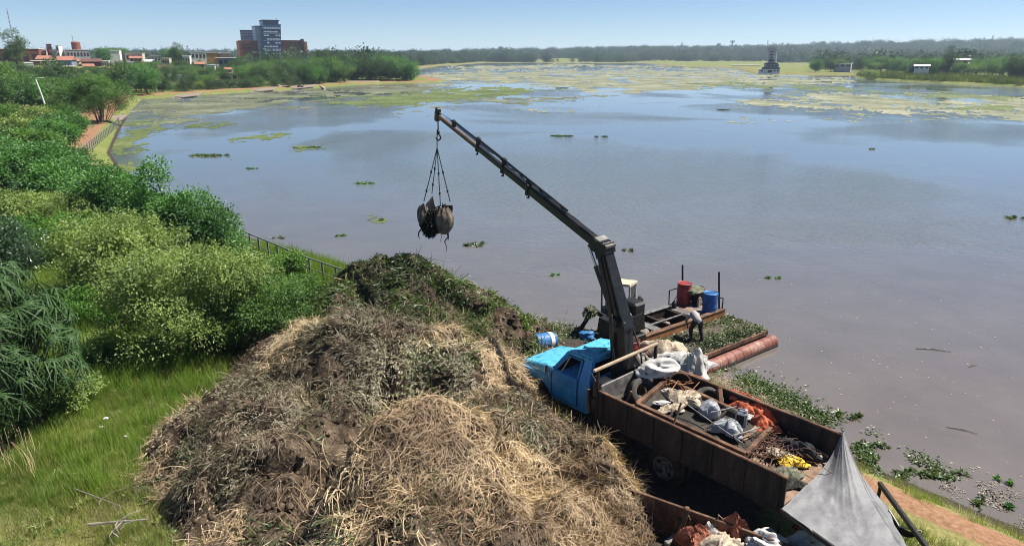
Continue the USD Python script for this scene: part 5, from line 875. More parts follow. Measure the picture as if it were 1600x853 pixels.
# cab top: pillars, roof, windows
ZR = 2.92
rf = part(truck, 'roof', loft([ring(6.00, rrect(.68, ZR - .10, ZR - .02, .05)), ring(6.06, rrect(.72, ZR - .12, ZR + .03, .06, .68)), ring(6.5, rrect(.72, ZR - .12, ZR + .04, .06, .68)), ring(6.88, rrect(.70, ZR - .14, ZR - .02, .06, .66)), ring(6.97, rrect(.66, ZR - .15, ZR - .08, .03, .64))]), 'truck_blue_worn', 35)
part(rf, 'roof_hatch', loft([ring(6.12, rrect(.33, ZR + .02, ZR + .09, .02)), ring(6.16, rrect(.36, ZR + .02, ZR + .105, .02)), ring(6.64, rrect(.36, ZR + .02, ZR + .105, .02)), ring(6.68, rrect(.33, ZR + .02, ZR + .09, .02))]), 'truck_blue_worn', 35)
for sd_ in (-1, 1):
    part(truck, 'rear_pillar', hull([lt(s, TC + sd_ * x, z) for s, x, z in ((5.93, .90, SILL - .02), (6.30, .91, SILL - .02), (5.93, .82, SILL - .02), (6.30, .83, SILL - .02), (6.02, .70, ZR - .06), (6.26, .71, ZR - .06), (6.02, .62, ZR - .06), (6.26, .62, ZR - .06))]), 'truck_blue')
    part(truck, 'front_pillar', beam(lt(7.32, TC + sd_ * .87, SILL - .04), lt(6.90, TC + sd_ * .68, ZR - .08), .075, .09, bev=.015), 'truck_blue')
    door = part(truck, 'door', loft([ring(6.32, [(sd_ * .945, 1.46), (sd_ * .965, 1.46), (sd_ * .965, SILL - .01), (sd_ * .93, SILL + .02), (sd_ * .90, SILL)]), ring(7.30, [(sd_ * .945, 1.46), (sd_ * .965, 1.46), (sd_ * .965, SILL - .01), (sd_ * .93, SILL + .02), (sd_ * .90, SILL)])]), 'truck_blue')
    part(door, 'handle', beam(lt(6.42, TC + sd_ * .985, 2.12), lt(6.56, TC + sd_ * .985, 2.12), .03, .035, bev=.008), 'chrome')
    fr_ = [lt(6.34, TC + sd_ * .915, SILL), lt(6.36, TC + sd_ * .73, ZR - .16), lt(6.86, TC + sd_ * .72, ZR - .17), lt(7.22, TC + sd_ * .905, SILL)]
    part(door, 'window_frame', tube(fr_, .026, 5), 'truck_blue'); part(door, 'quarter_bar', tube([lt(6.98, TC + sd_ * .91, SILL), lt(6.80, TC + sd_ * .73, ZR - .17)], .018, 5), 'cab_beige'); part(door, 'window_trim', tube([v_ + np.array([.0, sd_ * .02, -.012]) for v_ in fr_], .022, 5), 'cab_beige')
    mp_ = part(truck, 'mirror', box(lt(7.34, TC + sd_ * 1.16, 2.30), (.03, .14, .24), None, .012), 'chrome'); part(mp_, 'mirror_arm', tube([lt(7.34, TC + sd_ * 1.08, 2.30), lt(7.30, TC + sd_ * .96, 2.02)], .014, 5), 'chrome')
for s0_, s1_, z0_, z1_ in ((6.315, 6.325, 1.46, SILL), (7.295, 7.305, 1.46, SILL), (6.32, 7.30, 1.455, 1.465)): part(truck, 'door_seam', box(lt((s0_ + s1_) / 2, TC - .966, (z0_ + z1_) / 2), (s1_ - s0_ + .006, .012, z1_ - z0_), None, .002), 'dark_inside')
part(truck, 'side_badge', box(lt(8.05, TC - .905, 2.02), (.30, .02, .05), None, .006), 'chrome'); part(truck, 'side_lamp', box(lt(8.62, TC - .945, 1.62), (.10, .02, .05), None, .006), 'cloth_orange'); part(truck, 'body_strip', box(lt(6.8, TC - .972, 1.86), (.94, .012, .03), None, .004), 'truck_blue_worn')
part(truck, 'windscreen', hull([lt(s, TC + x, z) for s, x, z in ((7.30, -.84, SILL), (7.30, .84, SILL), (6.93, -.64, ZR - .10), (6.93, .64, ZR - .10), (7.295, -.84, SILL), (6.925, .64, ZR - .10))] + [lt(7.295, TC + .84, SILL - .004), lt(6.925, TC - .64, ZR - .104)]), 'window_glass')
part(truck, 'rear_window_frame', tube([lt(5.96, TC - .78, SILL + .05), lt(6.01, TC - .64, ZR - .12), lt(6.01, TC + .64, ZR - .12), lt(5.96, TC + .78, SILL + .05), lt(5.96, TC - .78, SILL + .05)], .035, 6), 'truck_blue')
part(truck, 'rear_window', hull([lt(5.97, TC - .76, SILL + .05), lt(5.97, TC + .76, SILL + .05), lt(6.02, TC - .63, ZR - .12), lt(6.02, TC + .63, ZR - .12), lt(5.976, TC - .76, SILL + .05), lt(6.026, TC + .63, ZR - .12)]), 'window_glass')
tb('rear_chrome', 5.90, 5.925, TC - .80, TC + .80, 2.10, 2.13, 'chrome', .005)
for t0 in (-.42, .42):
    tb('seat', 6.15, 6.65, TC + t0 - .30, TC + t0 + .30, SILL - .35, SILL + .02, 'cloth_olive', .06); tb('seat', 6.10, 6.24, TC + t0 - .30, TC + t0 + .30, SILL - .1, SILL + .42, 'cloth_olive', .06)
part(truck, 'steering_wheel', tube([lt(6.95 + .06 * math.cos(a), TC - .42 + .19 * math.sin(a), SILL + .12 + .18 * math.cos(a)) for a in np.linspace(0, 6.283, 20)], .016, 6, False), 'rubber'); tb('dashboard', 7.05, 7.30, TC - .8, TC + .8, SILL - .1, SILL + .06, 'dark_inside', .04)
# crane: foot and column behind the cab, arm, boom with nested sections
def wl(p): d = np.asarray(p, float)[:2] - TRUCK_O; return np.array([d @ TH, -(d @ TR), p[2] - .70])
K0 = wl(tloc(5.50, 1.60, 1.55)); Pv = Q(970, 500, 17.35); A1 = Q(944, 388, 17.85); TIP = Q(684, 181, 25.6)
pv, a1, tip = wl(Pv), wl(A1), wl(TIP)
tb('crane_foot', 5.16, 5.88, .55, 2.35, 1.45, 1.98, 'crane_black', .04)
part(truck, 'crane_column', beam(K0, pv + [0, 0, .05], .46, .52, bev=.05), 'crane_black'); part(truck, 'column_plate', beam(K0 + [.05, .29, .2], pv + [.02, .29, -.3], .10, .03), 'crane_brown')
part(truck, 'column_collar', lathe([(.40, 0), (.40, .16), (.34, .22)], 20, K0 + [0, 0, .35]), 'crane_black', 30)
part(truck, 'slew_cylinder', tube([K0 + [-.1, -.75, .4], K0 + [-.1, .75, .4]], .12, 12), 'black_oily')
dA = unit(a1 - pv); dB = unit(tip - a1); bside = np.cross(dA, dB); bside /= np.linalg.norm(bside); uB = np.cross(bside, dB); uB = uB if uB[2] > 0 else -uB
arm = part(truck, 'crane_arm', hull([pv - dA * .25 + sgn * bside * .17 + off * k for sgn in (-1, 1) for off, k in ((np.cross(bside, dA), .30), (np.cross(bside, dA), -.28))] + [a1 + dA * .10 + sgn * bside * .14 + np.cross(bside, dA) * k for sgn in (-1, 1) for k in (.19, -.17)]), 'crane_black')
for sgn in (-1, 1):
    for k in (-.12, .10): part(arm, 'arm_rib', beam(pv + dA * .1 + sgn * bside * .18 + np.cross(bside, dA) * k, a1 - dA * .2 + sgn * bside * .155 + np.cross(bside, dA) * k * .6, .035, .06), 'crane_black')
part(truck, 'pivot_pin', tube([pv - bside * .30, pv + bside * .30], .16, 16), 'black_oily')
# boom sections
Lb = np.linalg.norm(tip - a1); cuts = [0, .375, .53, .70, 1.0]; wid = [.30, .235, .19, .145]
bm = None
for q in range(4):
    p0, p1 = a1 + dB * Lb * (cuts[q] - (.02 if q else .0)), a1 + dB * Lb * cuts[q + 1]; w_ = wid[q]
    if q == 0: p0 = a1 + dB * .25
    m_ = beam(p0, p1, w_ * .8, w_, up=uB, bev=w_ * .14); nm_ = part(truck, 'boom' if q == 0 else 'boom_section', m_, 'crane_black' if q < 3 else 'crane_brown')
    if q == 0: bm = nm_
    c1 = p1; part(truck, 'boom_collar', beam(c1 - dB * .10, c1 + dB * .02, w_ * 1.05, w_ * 1.22, up=uB, bev=.015), 'black_oily')
    if q < 3: part(truck, 'boom_hook', tube([c1 - uB * w_ * .55, c1 - uB * (w_ * .55 + .14) - dB * .02, c1 - uB * (w_ * .55 + .17) + dB * .06], .03, 6), 'black_oily')
part(bm, 'boom_root', hull([a1 + dB * x + uB * y + bside * s_ * .15 for x, y in ((-.12, .10), (-.05, .24), (.35, .18), (.5, -.17), (.25, -.22), (-.10, -.10)) for s_ in (-1, 1)]), 'crane_black')
part(truck, 'knuckle', hull([a1 + dA * x + np.cross(bside, dA) * y + bside * s_ * .19 for x, y in ((-.25, .20), (.16, .22), (.22, .0), (.10, -.26), (-.15, -.22)) for s_ in (-1, 1)]), 'black_oily')
part(truck, 'knuckle_cover', hull([a1 + np.array([0, 0, .16]) + dB * x + bside * y + uB * z for x in (-.28, .24) for y in (-.17, .17) for z in (.0, .07)]), 'steel_worn')
# extension rams riding on top of the boom
for x0, x1, h0, h1, r_ in ((.18, .70, .24, .30, .035), (.40, .88, .26, .27, .028), (.60, .90, .20, .20, .022)):
    part(truck, 'ram', tube([a1 + dB * Lb * x0 + uB * (h0), a1 + dB * Lb * x1 + uB * h1], r_, 8), 'crane_black')
    part(truck, 'ram_rod', tube([a1 + dB * Lb * (x0 + .02) + uB * (h0 - .045), a1 + dB * Lb * (x1 + .04) + uB * (h1 - .05)], r_ * .5, 6), 'steel_bright')
for x, h_ in ((.385, .26), (.53, .34), (.70, .36), (.875, .30)): part(truck, 'ram_bracket', beam(a1 + dB * Lb * x, a1 + dB * Lb * x + uB * h_, .10, .16, up=dB, bev=.01), 'black_oily')
part(truck, 'hose', tube([a1 + dB * Lb * x + uB * (.22 + .03 * math.sin(x * 60)) + bside * .05 for x in np.linspace(.05, .55, 24)], .016, 5), 'rubber'); part(truck, 'hose', tube([a1 + dB * Lb * .90 + uB * .22, a1 + dB * Lb * .95 + uB * .20, tip + uB * .16], .012, 5), 'barrel_blue')
part(truck, 'boom_tip', hull([tip + dB * x + uB * y + bside * s_ * .08 for x, y in ((-.10, .10), (.10, .14), (.12, -.18), (-.02, -.22)) for s_ in (-1, 1)]), 'crane_brown'); part(truck, 'tip_sheave', tube([tip + uB * .2 - bside * .06, tip + uB * .2 + bside * .06], .12, 14), 'black_oily')
# lift cylinders
c0 = pv + dA * .55 + np.cross(bside, dA) * (.34 if (np.cross(bside, dA) @ dB) > 0 else -.34); side = 1 if (np.cross(bside, dA) @ dB) > 0 else -1
c1 = a1 + dB * .62 - uB * .24; cm = c0 + (c1 - c0) * .62
part(truck, 'lift_cylinder', tube([c0 - (c1 - c0) * .35, cm], .085, 12), 'crane_black'); part(truck, 'lift_rod', tube([cm, c1], .045, 10), 'steel_bright')
part(truck, 'hose', tube([K0 + [0, .3, .9], K0 + [.1, .42, 1.6], pv + [0, .38, .2], pv + dA * .5 + bside * .22, pv + dA * 1.2 + bside * .2], .02, 6), 'rubber'); part(truck, 'hose', tube([K0 + [-.1, -.2, .5], K0 + [-.38, -.3, .9], K0 + [-.33, -.2, 1.6], pv + [-.2, -.1, .1]], .022, 6), 'rubber')
# control bits between cab and bed
part(truck, 'oil_tank', box(lt(5.55, .75, 2.25), (.35, .5, .5), None, .04), 'crane_black'); part(truck, 'control_lever', tube([lt(5.6, .52, 2.5), lt(5.7, .42, 2.75)], .014, 5), 'steel_worn'); part(truck, 'control_lever', tube([lt(5.5, .52, 2.5), lt(5.52, .40, 2.75)], .014, 5), 'steel_worn')
part(truck, 'exhaust', tube([lt(5.84, .56, 1.5), lt(5.84, .50, 2.0), lt(5.82, .5, 2.2)], .045, 8), 'rust')
# hook and sling
HK = TIP + np.array([0, 0, -.25]); t = thing('crane_hook', 'steel hook and swivel hanging from the boom tip', 'hook', None, HK)
part(t, 'link', tube([(0, 0, .15), (0, 0, -.30)], .025, 8), 'black_oily'); part(t, 'swivel', blob((0, 0, -.36), (.06, .06, .09), 2, .05), 'black_oily', True)
part(t, 'hook', tube([(0, 0, -.42), (.07, 0, -.49), (.08, 0, -.58), (0, 0, -.65), (-.08, 0, -.60), (-.09, 0, -.53)], [.022, .028, .03, .03, .02, .012], 8), 'black_oily')

# ---------------------------------------------------------------- the hanging sling of weed
YL = TIP[1]; LP = lambda px, py, dy=0.0: Q(px, py, YL) + np.array([0, dy, 0]); HB = LP(683, 212); O_ = LP(683, 335); rel = lambda px, py, dy=0.0: LP(px, py, dy) - O_
t = thing('weed_sling', 'whitish sling sack of dripping black weed hanging from the crane', 'sling load', None, O_); rng = np.random.default_rng(77)
knot = rel(683, 231)
part(t, 'rope', tube([rel(683, 203), knot], .02, 6), 'black_oily')
for a, dy in (((664, 312), -.35), ((673, 306), .4), ((690, 316), -.45), ((702, 318), .35)):
    e = rel(*a, dy); m_ = knot * .5 + e * .5 + [0, 0, -.02]; rp = part(t, 'rope', tube([knot, m_, e], .017, 6), 'black_oily')
    for f_ in (.45, .8): part(rp, 'knot', blob(knot + (e - knot) * f_, (.04, .04, .07), 1, .2), 'black_oily')
def flap(pts_top, pts_bot, bulge, name, mat, n=12, dyb=(0, 0)):
    u_ = np.linspace(0, 1, n); v_ = np.linspace(0, 1, n); G = np.zeros((n, n, 3)); pt, pb = np.array(pts_top), np.array(pts_bot)
    for i_, uu in enumerate(u_):
        a = np.array([np.interp(uu, np.linspace(0, 1, len(pt)), pt[:, k]) for k in range(3)]); b = np.array([np.interp(uu, np.linspace(0, 1, len(pb)), pb[:, k]) for k in range(3)])
        for j_, vv in enumerate(v_): G[i_, j_] = a * (1 - vv) + b * vv + np.array(bulge) * math.sin(vv * math.pi * .75) * (1 - (2 * uu - 1) ** 2 * .7)
    q = G.reshape(-1, 3); G += ((meshkit.fbm(q * 4 + 3, 3, 2) - .5) * .14)[:, None].reshape(n, n, 1) * np.array([.6, -1, .3]); part(t, name, solid_sheet(G, .018), mat, True)
def pouch(c, r, seed, top=.55):
    v = np.array(ICO[4].vertices); f = np.array(ICO[4].faces); an = np.arctan2(v[:, 1], v[:, 0]); k = 1 - top * smooth01(v[:, 2], .1, 1.0); fold = 1 + .06 * np.sin(an * 9 + seed) * (.4 + .6 * smooth01(v[:, 2], -.4, .9)) + .12 * (meshkit.fbm(v * 1.6 + seed, 3, seed) - .5)
    w = v * fold[:, None]; w[:, :2] *= k[:, None]; w[:, 2] = np.where(w[:, 2] > .72, .72 + (w[:, 2] - .72) * .3 - .25 * (1 - np.hypot(w[:, 0], w[:, 1]) * 2), w[:, 2]); return w * np.asarray(r) + np.asarray(c), f
part(t, 'sack', pouch(rel(694, 340, -.18), (.40, .36, .60), 3), 'sack_brown', True); part(t, 'sack', pouch(rel(660, 335, .0), (.20, .34, .50), 5, .4), 'sack_brown', True)
flap([rel(657, 322, -.2), rel(664, 314, -.4), rel(668, 330, -.4)], [rel(656, 345, -.2), rel(662, 348, -.4), rel(667, 340, -.45)], (-.08, -.1, 0), 'sack_side', 'sack_brown'); flap([rel(664, 322, .3), rel(674, 309, .45), rel(678, 326, .5)], [rel(664, 350, .3), rel(673, 356, .4), rel(680, 352, .45)], (0, .15, 0), 'sack_side', 'sack_dirty')
flap([rel(680, 330, .5), rel(692, 326, .55), rel(706, 324, .4)], [rel(682, 356, .45), rel(694, 360, .5), rel(706, 352, .35)], (0, .2, 0), 'sack_side', 'sack_brown')
part(t, 'weed_mass', blob((0, .0, -.28), (.44, .40, .42), 4, .35, 2.4, 9), 'black_oily', True)
part(t, 'weed_mass', blob(rel(672, 352, -.15), (.26, .3, .34), 3, .35, 2.4, 4), 'black_oily', True)
n = 3200; d = unit(rng.normal(size=(n, 3))); c = np.where(rng.random((n, 1)) < .75, rel(673, 346, -.15)[None], rel(692, 338, -.1)[None] + 0 * d); pos = c + d * [.30, .36, .46] * rng.uniform(.75, 1.1, (n, 1)) + [0, 0, -.05]
part(t, 'weed_leaves', leaves(pos, unit(d + [0, 0, -.7] + rng.normal(size=(n, 3)) * .5), unit(rng.normal(size=(n, 3)) + [0, 0, .6]), .11 * rng.uniform(.6, 1.3, n), .055), 'weed_dark', kind='stuff')
for px, y0, y1, r_ in ((657, 345, 372, .05), (661, 345, 362, .05), (672, 355, 372, .05), (678, 358, 370, .04), (688, 356, 378, .02), (700, 352, 392, .04), (699, 352, 374, .06), (694, 356, 366, .03), (706, 340, 352, .04)):
    a, b = rel(px, y0, -.15), rel(px + rng.uniform(-1, 1), y1, -.15); s = np.linspace(0, 1, 6)[:, None]; part(t, 'drip_strand', tube(a + (b - a) * s + rng.normal(size=(6, 3)) * [.03, .03, 0], r_ * np.linspace(1, .25, 6), 5), 'black_oily')

# ---------------------------------------------------------------- what lies in the truck bed
FZ = ZF + .01
def tp(px, py, z=ZF): return P(px, py, z)
def sheet_heap(name, label, cat, loc, r, mat, seed, amp=.3, freq=1.5, sub=4, rz=0.0, extra=None):
    t = thing(name, label, cat, None, loc, rz); full = name in ('grey_sack', 'white_bag', 'white_sack'); part(t, 'cloth', blob((0, 0, r[2] * .45), r, sub, amp, freq, seed, True, r[2] * .45) if full else drape((r[0] * 1.12, r[1] * 1.12), r[2] * 1.35, seed), mat, True if full else 38); return t
# long steel frame lying on the left half of the bed
def fb(a, b, w=.11, h=.13): return beam(a, b, w, h, bev=.012)
FA, FB_, FC, FD = tp(995, 632, 2.42), tp(1165, 710, 2.2), tp(1205, 668, 2.2), tp(1042, 594, 2.5)
t = thing('welded_grid', 'rusty rectangular steel frame with wire floor lying in the bed', 'frame', None, FA); r_ = lambda p: np.asarray(p) - FA
for a, b in ((FA, FB_), (FD, FC), (FA, FD), (FB_, FC)): part(t, 'bar', fb(r_(a), r_(b)), 'rust')
for f_ in (.3, .62): part(t, 'cross_bar', fb(r_(FA * (1 - f_) + FB_ * f_), r_(FD * (1 - f_) + FC * f_), .06, .06), 'rust_dark')
G_ = np.array([[r_((FA * (1 - u_) + FB_ * u_) * (1 - v_) + (FD * (1 - u_) + FC * u_) * v_) + [0, 0, -.08 - .04 * math.sin(u_ * 9) * math.sin(v_ * 7)] for v_ in np.linspace(.03, .97, 12)] for u_ in np.linspace(.02, .98, 22)]); part(t, 'wire_floor', solid_sheet(G_[:, ::-1], .02), 'muck', True)
part(t, 'leg', fb(r_(FA), r_(FA) - [0, 0, .42], .08, .08), 'rust'); part(t, 'leg', fb(r_(FD), r_(FD) - [0, 0, .5], .08, .08), 'rust'); part(t, 'leg', fb(r_(FC), r_(FC) - [0, 0, .24], .08, .08), 'rust'); part(t, 'leg', fb(r_(FB_), r_(FB_) - [0, 0, .24], .08, .08), 'rust')
# tyres
def tyre(label, c, R, w, axis, mat='rubber_dusty'):
    t = thing('old_tyre', label, 'tyre', 'old tyres in the truck bed', c); ri = R * .56; hw = w / 2; pr = [(ri, -hw * .7), (ri + .02, -hw), (R * .85, -hw * 1.02), (R * .97, -hw * .8), (R, -hw * .35), (R, hw * .35), (R * .97, hw * .8), (R * .85, hw * 1.02), (ri + .02, hw), (ri, hw * .7), (ri + .05, hw * .5), (R * .82, 0.0), (ri + .05, -hw * .5), (ri, -hw * .7)]
    part(t, 'tyre', lathe(pr, 32, (0, 0, 0), axis), mat, 45); part(t, 'tread', lathe([(R + .004, -hw * .3), (R + .012, -hw * .2), (R + .012, hw * .2), (R + .004, hw * .3)], 32, (0, 0, 0), axis), 'rubber'); return t
tyre('old tyre leaning on the front board of the bed', tp(1003, 612, 2.28), .38, .24, unit(np.array([.35, -.75, .45]))); tyre('flat old tyre at front left corner of the bed', tp(985, 630, 2.10), .44, .24, (0.05, 0, 1)); tyre('dusty tyre tilted beside the cream sack', tp(1108, 624, 2.32), .37, .24, unit(np.array([-.1, -.35, .9]))); tyre('half-hidden tyre under the orange tarp', tp(1150, 646, 2.15), .40, .22, unit(np.array([.3, .3, .8])))
# sacks, cloth, containers
a = tp(1068, 624, 2.42); sheet_heap('cream_sack', 'crumpled cream plastic sack sprawling over the steel frame', 'sack', a, (.42, .30, .17), 'sack_cream', 3, .34, 1.6, rz=-.5)
a = tp(1048, 640, 2.36); sheet_heap('cream_sheet', 'small cream sheet end beside the cream sack', 'sheet', a, (.30, .16, .10), 'sack_cream', 8, .3, 1.8, rz=.3)
a = tp(1108, 648, 2.35); sheet_heap('grey_sack', 'full grey plastic sack, upper of the two in the bed middle', 'sack', a, (.21, .23, .26), 'sack_grey', 11, .16, 1.4, rz=.2)
a = tp(1134, 672, 2.28); sheet_heap('grey_bag', 'flattened white-grey bag below the full grey sack', 'bag', a, (.34, .24, .20), 'sack_grey', 12, .2, 1.5, rz=-.5)
a = tp(1175, 644, 2.28); t = sheet_heap('orange_tarp', 'bunched bright orange tarpaulin against the far bed wall', 'tarpaulin', a, (.46, .30, .22), 'cloth_orange', 17, .42, 1.7, rz=-.75); V, F = drape((.34, .26), .26, 18); part(t, 'fold', (V + [.40, -.26, -.12], F), 'cloth_orange', 38); V, F = drape((.36, .17), .18, 19); part(t, 'fold', (V + [-.42, .22, .16], F), 'cloth_orange', 38)
a = tp(1157, 665, 2.2); t = thing('grey_jerrycan', 'dark grey plastic jerrycan left of the orange tarp', 'jerrycan', None, a, -.6); part(t, 'can', box((0, 0, .2), (.28, .2, .40), None, .05), 'jerrycan'); part(t, 'handle', beam((-.08, 0, .45), (.08, 0, .45), .035, .04, bev=.01), 'jerrycan'); part(t, 'handle', beam((-.08, 0, .40), (-.08, 0, .46), .035, .035), 'jerrycan'); part(t, 'cap', lathe([(.035, .38), (.035, .46), (0, .46)], 12, (.10, 0, 0)), 'plastic_white'); part(t, 'groove', box((0, -.098, .2), (.18, .012, .25), None, .004), 'dark_inside')
a = tp(1164, 652, 2.4); sheet_heap('white_rag', 'white rag lying between jerrycan and orange tarp', 'rag', a, (.16, .10, .07), 'sack_white', 21)
a = tp(1234, 722, 2.0); sheet_heap('yellow_cloth', 'bright yellow cloth lying flat near the tail', 'cloth', a, (.34, .17, .10), 'cloth_yellow', 23, .4, 2.0, rz=-.35)
a = tp(1253, 705, 2.08); t = sheet_heap('black_jacket', 'black jacket dropped by the far wall near the tail', 'jacket', a, (.34, .17, .15), 'cloth_dark', 25, .35, 1.6, rz=-.55); part(t, 'sleeve', tube([(-.25, .05, .12), (-.42, .12, .10), (-.5, .0, .04)], [.09, .075, .06], 8), 'cloth_dark', True)
a = tp(1274, 716, 2.0); t = thing('wood_block', 'small pale wooden block right of the black jacket', 'wood block', None, a, -.4); part(t, 'block', box((0, 0, .05), (.28, .10, .10), None, .015), 'wood_pale'); part(t, 'split', box((0, .03, .1), (.2, .008, .008)), 'dark_inside')
a = tp(1282, 700, 2.0); t = thing('steel_jack', 'small dark bottle jack standing by the far wall', 'jack', None, a); part(t, 'body', lathe([(.07, 0), (.07, .02), (.045, .04), (.045, .16), (.02, .18), (.02, .27), (.04, .28), (.04, .31), (0, .31)], 14), 'black_oily', 30); part(t, 'base', box((0, 0, .012), (.18, .14, .024), None, .005), 'black_oily')
a = tp(1228, 742, 1.98); sheet_heap('olive_cloth', 'muddy olive cloth heap at the near tail corner', 'cloth', a, (.34, .22, .10), 'cloth_olive', 27, .4, 1.9, rz=.4); a = tp(1236, 756, 1.97); sheet_heap('muddy_cloth', 'muddy dark rag at the tail edge', 'rag', a, (.30, .20, .08), 'muck', 29, .4, 1.9, rz=-.2)
a = tp(1226, 736, 2.03); sheet_heap('grey_rag', 'small grey-white rag in the olive cloth', 'rag', a, (.16, .13, .07), 'sack_dirty', 30, .4, 1.9)
rng = np.random.default_rng(19); a = tp(1200, 700, 2.0); t = thing('wire_tangle', 'brown tangle of roots and wire in the rear of the bed', 'tangle', None, a, kind='stuff'); parts = []
for q in range(170):
    p = rng.normal(size=3) * [.46, .30, .05] + [0, 0, .13]; p[2] = abs(p[2]); an, k = rng.uniform(0, 6.28), rng.normal() * 4; L_ = rng.uniform(.3, .8); s = np.linspace(0, L_, 9); parts.append(tube(np.stack([p[0] + np.cumsum(np.cos(an + k * s)) * L_ / 9, p[1] + np.cumsum(np.sin(an + k * s)) * L_ / 9, np.clip(p[2] + .07 * np.sin(s * 7 + an), .02, .4)], 1), .009, 4, False))
V, F = join(parts); ca, sa = math.cos(-.75), math.sin(-.75); V = V @ np.array([[ca, -sa, 0], [sa, ca, 0], [0, 0, 1]]).T; part(t, 'wire', (V, F), 'roots', kind='stuff')
a = tp(1212, 706, 2.12); sheet_heap('pale_mat', 'pale worn mat piece lying on the wire tangle', 'mat', a, (.26, .12, .05), 'sack_cream', 33, .25, 1.5, rz=-.6)
def pole(name, label, cat, a, b, r, mat, sq=False):
    a, b = np.asarray(a), np.asarray(b); t = thing(name, label, cat, None, a); part(t, 'shaft', beam((0, 0, 0), b - a, r * 2, r * 2, bev=r * .3) if sq else tube([(0, 0, 0), (b - a) * .5 + [0, 0, -.01], b - a], r, 7), mat); part(t, 'end', box(b - a, (r * 2.2,) * 3, None, r * .5), mat); return t
pole('wood_plank', 'grey-brown plank along the far wall of the bed', 'plank', tp(1195, 673, 2.0), tp(1246, 702, 2.0), .075, 'wood', True); pole('wood_stick', 'reddish stick leaning at the front left of the bed', 'stick', tp(973, 640, 2.05), tp(986, 612, 2.65), .025, 'wood'); pole('wood_pole', 'brown pole standing askew over the steel frame', 'pole', tp(1052, 664, 2.4), tp(1064, 630, 2.9), .025, 'wood')
pole('steel_rod', 'long thin grey rod lying across the grey sacks', 'rod', tp(1068, 628, 2.65), tp(1160, 692, 2.3), .016, 'steel_worn'); pole('steel_rod', 'thin pale rod between full grey sack and orange tarp', 'rod', tp(1110, 644, 2.6), tp(1150, 635, 2.6), .016, 'steel_worn'); pole('steel_rod', 'pale rod below the jerrycan', 'rod', tp(1146, 680, 2.4), tp(1186, 668, 2.4), .018, 'steel_worn'); pole('wood_plank', 'short broken plank below the pale rod', 'plank', tp(1160, 690, 2.15), tp(1183, 668, 2.2), .06, 'wood', True); pole('wood_plank', 'split plank behind the tilted tyre', 'plank', tp(1056, 642, 2.45), tp(1072, 630, 2.5), .04, 'wood_pale', True)
pole('steel_post', 'rusty upright post leaning by the far bed wall', 'post', tp(1128, 644, 2.2), tp(1124, 606, 2.62), .06, 'rust', True); pole('wood_plank', 'plank lying under the far wall near the tail', 'plank', tp(1262, 694, 2.0), tp(1292, 712, 2.0), .03, 'wood_pale', True)
t = thing('rusty_hoop', 'bent rusty hoop and wires in the front of the steel frame', 'scrap', None, tp(1062, 600, 2.5)); part(t, 'hoop', tube([(.30 * math.cos(a_), .1 * math.sin(a_), .28 * math.sin(a_)) for a_ in np.linspace(0, 4.6, 18)], .025, 6), 'rust')
for q in range(7): part(t, 'wire', tube([rng.normal(size=3) * [.2, .2, .05], rng.normal(size=3) * [.25, .2, .1] + [0, 0, .12], rng.normal(size=3) * [.35, .3, .05]], .011, 5), 'rust_orange')
for lab, px, py, z in (('white plastic scrap left of the cream sack', 1033, 631, 2.4), ('white plastic strip at the frame front', 1046, 612, 2.42), ('pale scrap under the left bed rail', 1105, 700, 2.02)):
    t = thing('plastic_scrap', lab, 'scrap', None, tp(px, py, z)); part(t, 'scrap', blob((0, 0, .03), (.14, .07, .04), 3, .5, 2.2, px, True), 'sack_white', True)
a = tp(1085, 590, 2.42); sheet_heap('orange_cloth', 'faded orange cloth strip at far wall of the bed front', 'cloth', a, (.30, .08, .06), 'cloth_rust', 35, .4, 1.8, rz=-.75)
# sheets between bed and barge
a = P(1030, 590, 2.35); t = sheet_heap('white_bag', 'white plastic bag slumped on the front right corner of the bed', 'bag', P(1032, 583, 2.62), (.52, .27, .26), 'sack_white', 41, .26, 1.5, rz=.35)

# ---------------------------------------------------------------- the weed-harvesting barge
BO = np.array([4.5, 23.4]); BU, BV = np.array([.80, .60]), np.array([.60, -.80]); bz = math.atan2(BU[1], BU[0])
def bw(u_, v_, z): return np.array([*(BO + u_ * BU + v_ * BV), z])
barge = thing('harvest_barge', 'rusty weed-harvesting barge with orange side beam and red float tube', 'barge', None, (BO[0], BO[1], 0), bz)
def bl(u_, v_, z): return np.array([u_, -v_, z])
def bb(name, u0, u1, v0, v1, z0, z1, mat, bev=.01, par=barge): a, b = bl(u0, v0, z0), bl(u1, v1, z1); return part(par, name, box((a + b) / 2, np.abs(b - a), None, bev), mat)
bb('side_beam', -.3, 5.25, .06, .20, .42, .80, 'rust_orange', .02); bb('beam_cap', -.3, 5.25, .03, .23, .80, .835, 'rust', .008)
bb('far_beam', -.6, 5.3, -1.62, -1.50, .35, .74, 'rust_dark', .02); bb('far_rail', -.6, 5.3, -1.66, -1.46, .74, .78, 'steel_worn', .008); bb('end_beam', 5.2, 5.32, -1.6, .15, .35, .72, 'rust_dark', .015)
for u0 in (-.6, .9, 2.3, 3.55): bb('cross_beam', u0, u0 + .12, -1.52, .08, .45, .68, 'rust_dark', .01)
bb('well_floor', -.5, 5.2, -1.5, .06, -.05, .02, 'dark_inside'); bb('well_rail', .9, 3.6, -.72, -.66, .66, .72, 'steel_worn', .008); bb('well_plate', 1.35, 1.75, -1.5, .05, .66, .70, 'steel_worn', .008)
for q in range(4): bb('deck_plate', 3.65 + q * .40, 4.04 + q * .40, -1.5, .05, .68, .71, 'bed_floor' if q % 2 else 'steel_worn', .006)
bb('float_hull', -.6, 5.25, -1.6, -1.25, -.45, .36, 'rust_dark', .05); bb('float_hull', -.3, 5.2, -.15, .2, -.45, .42, 'rust_dark', .05)
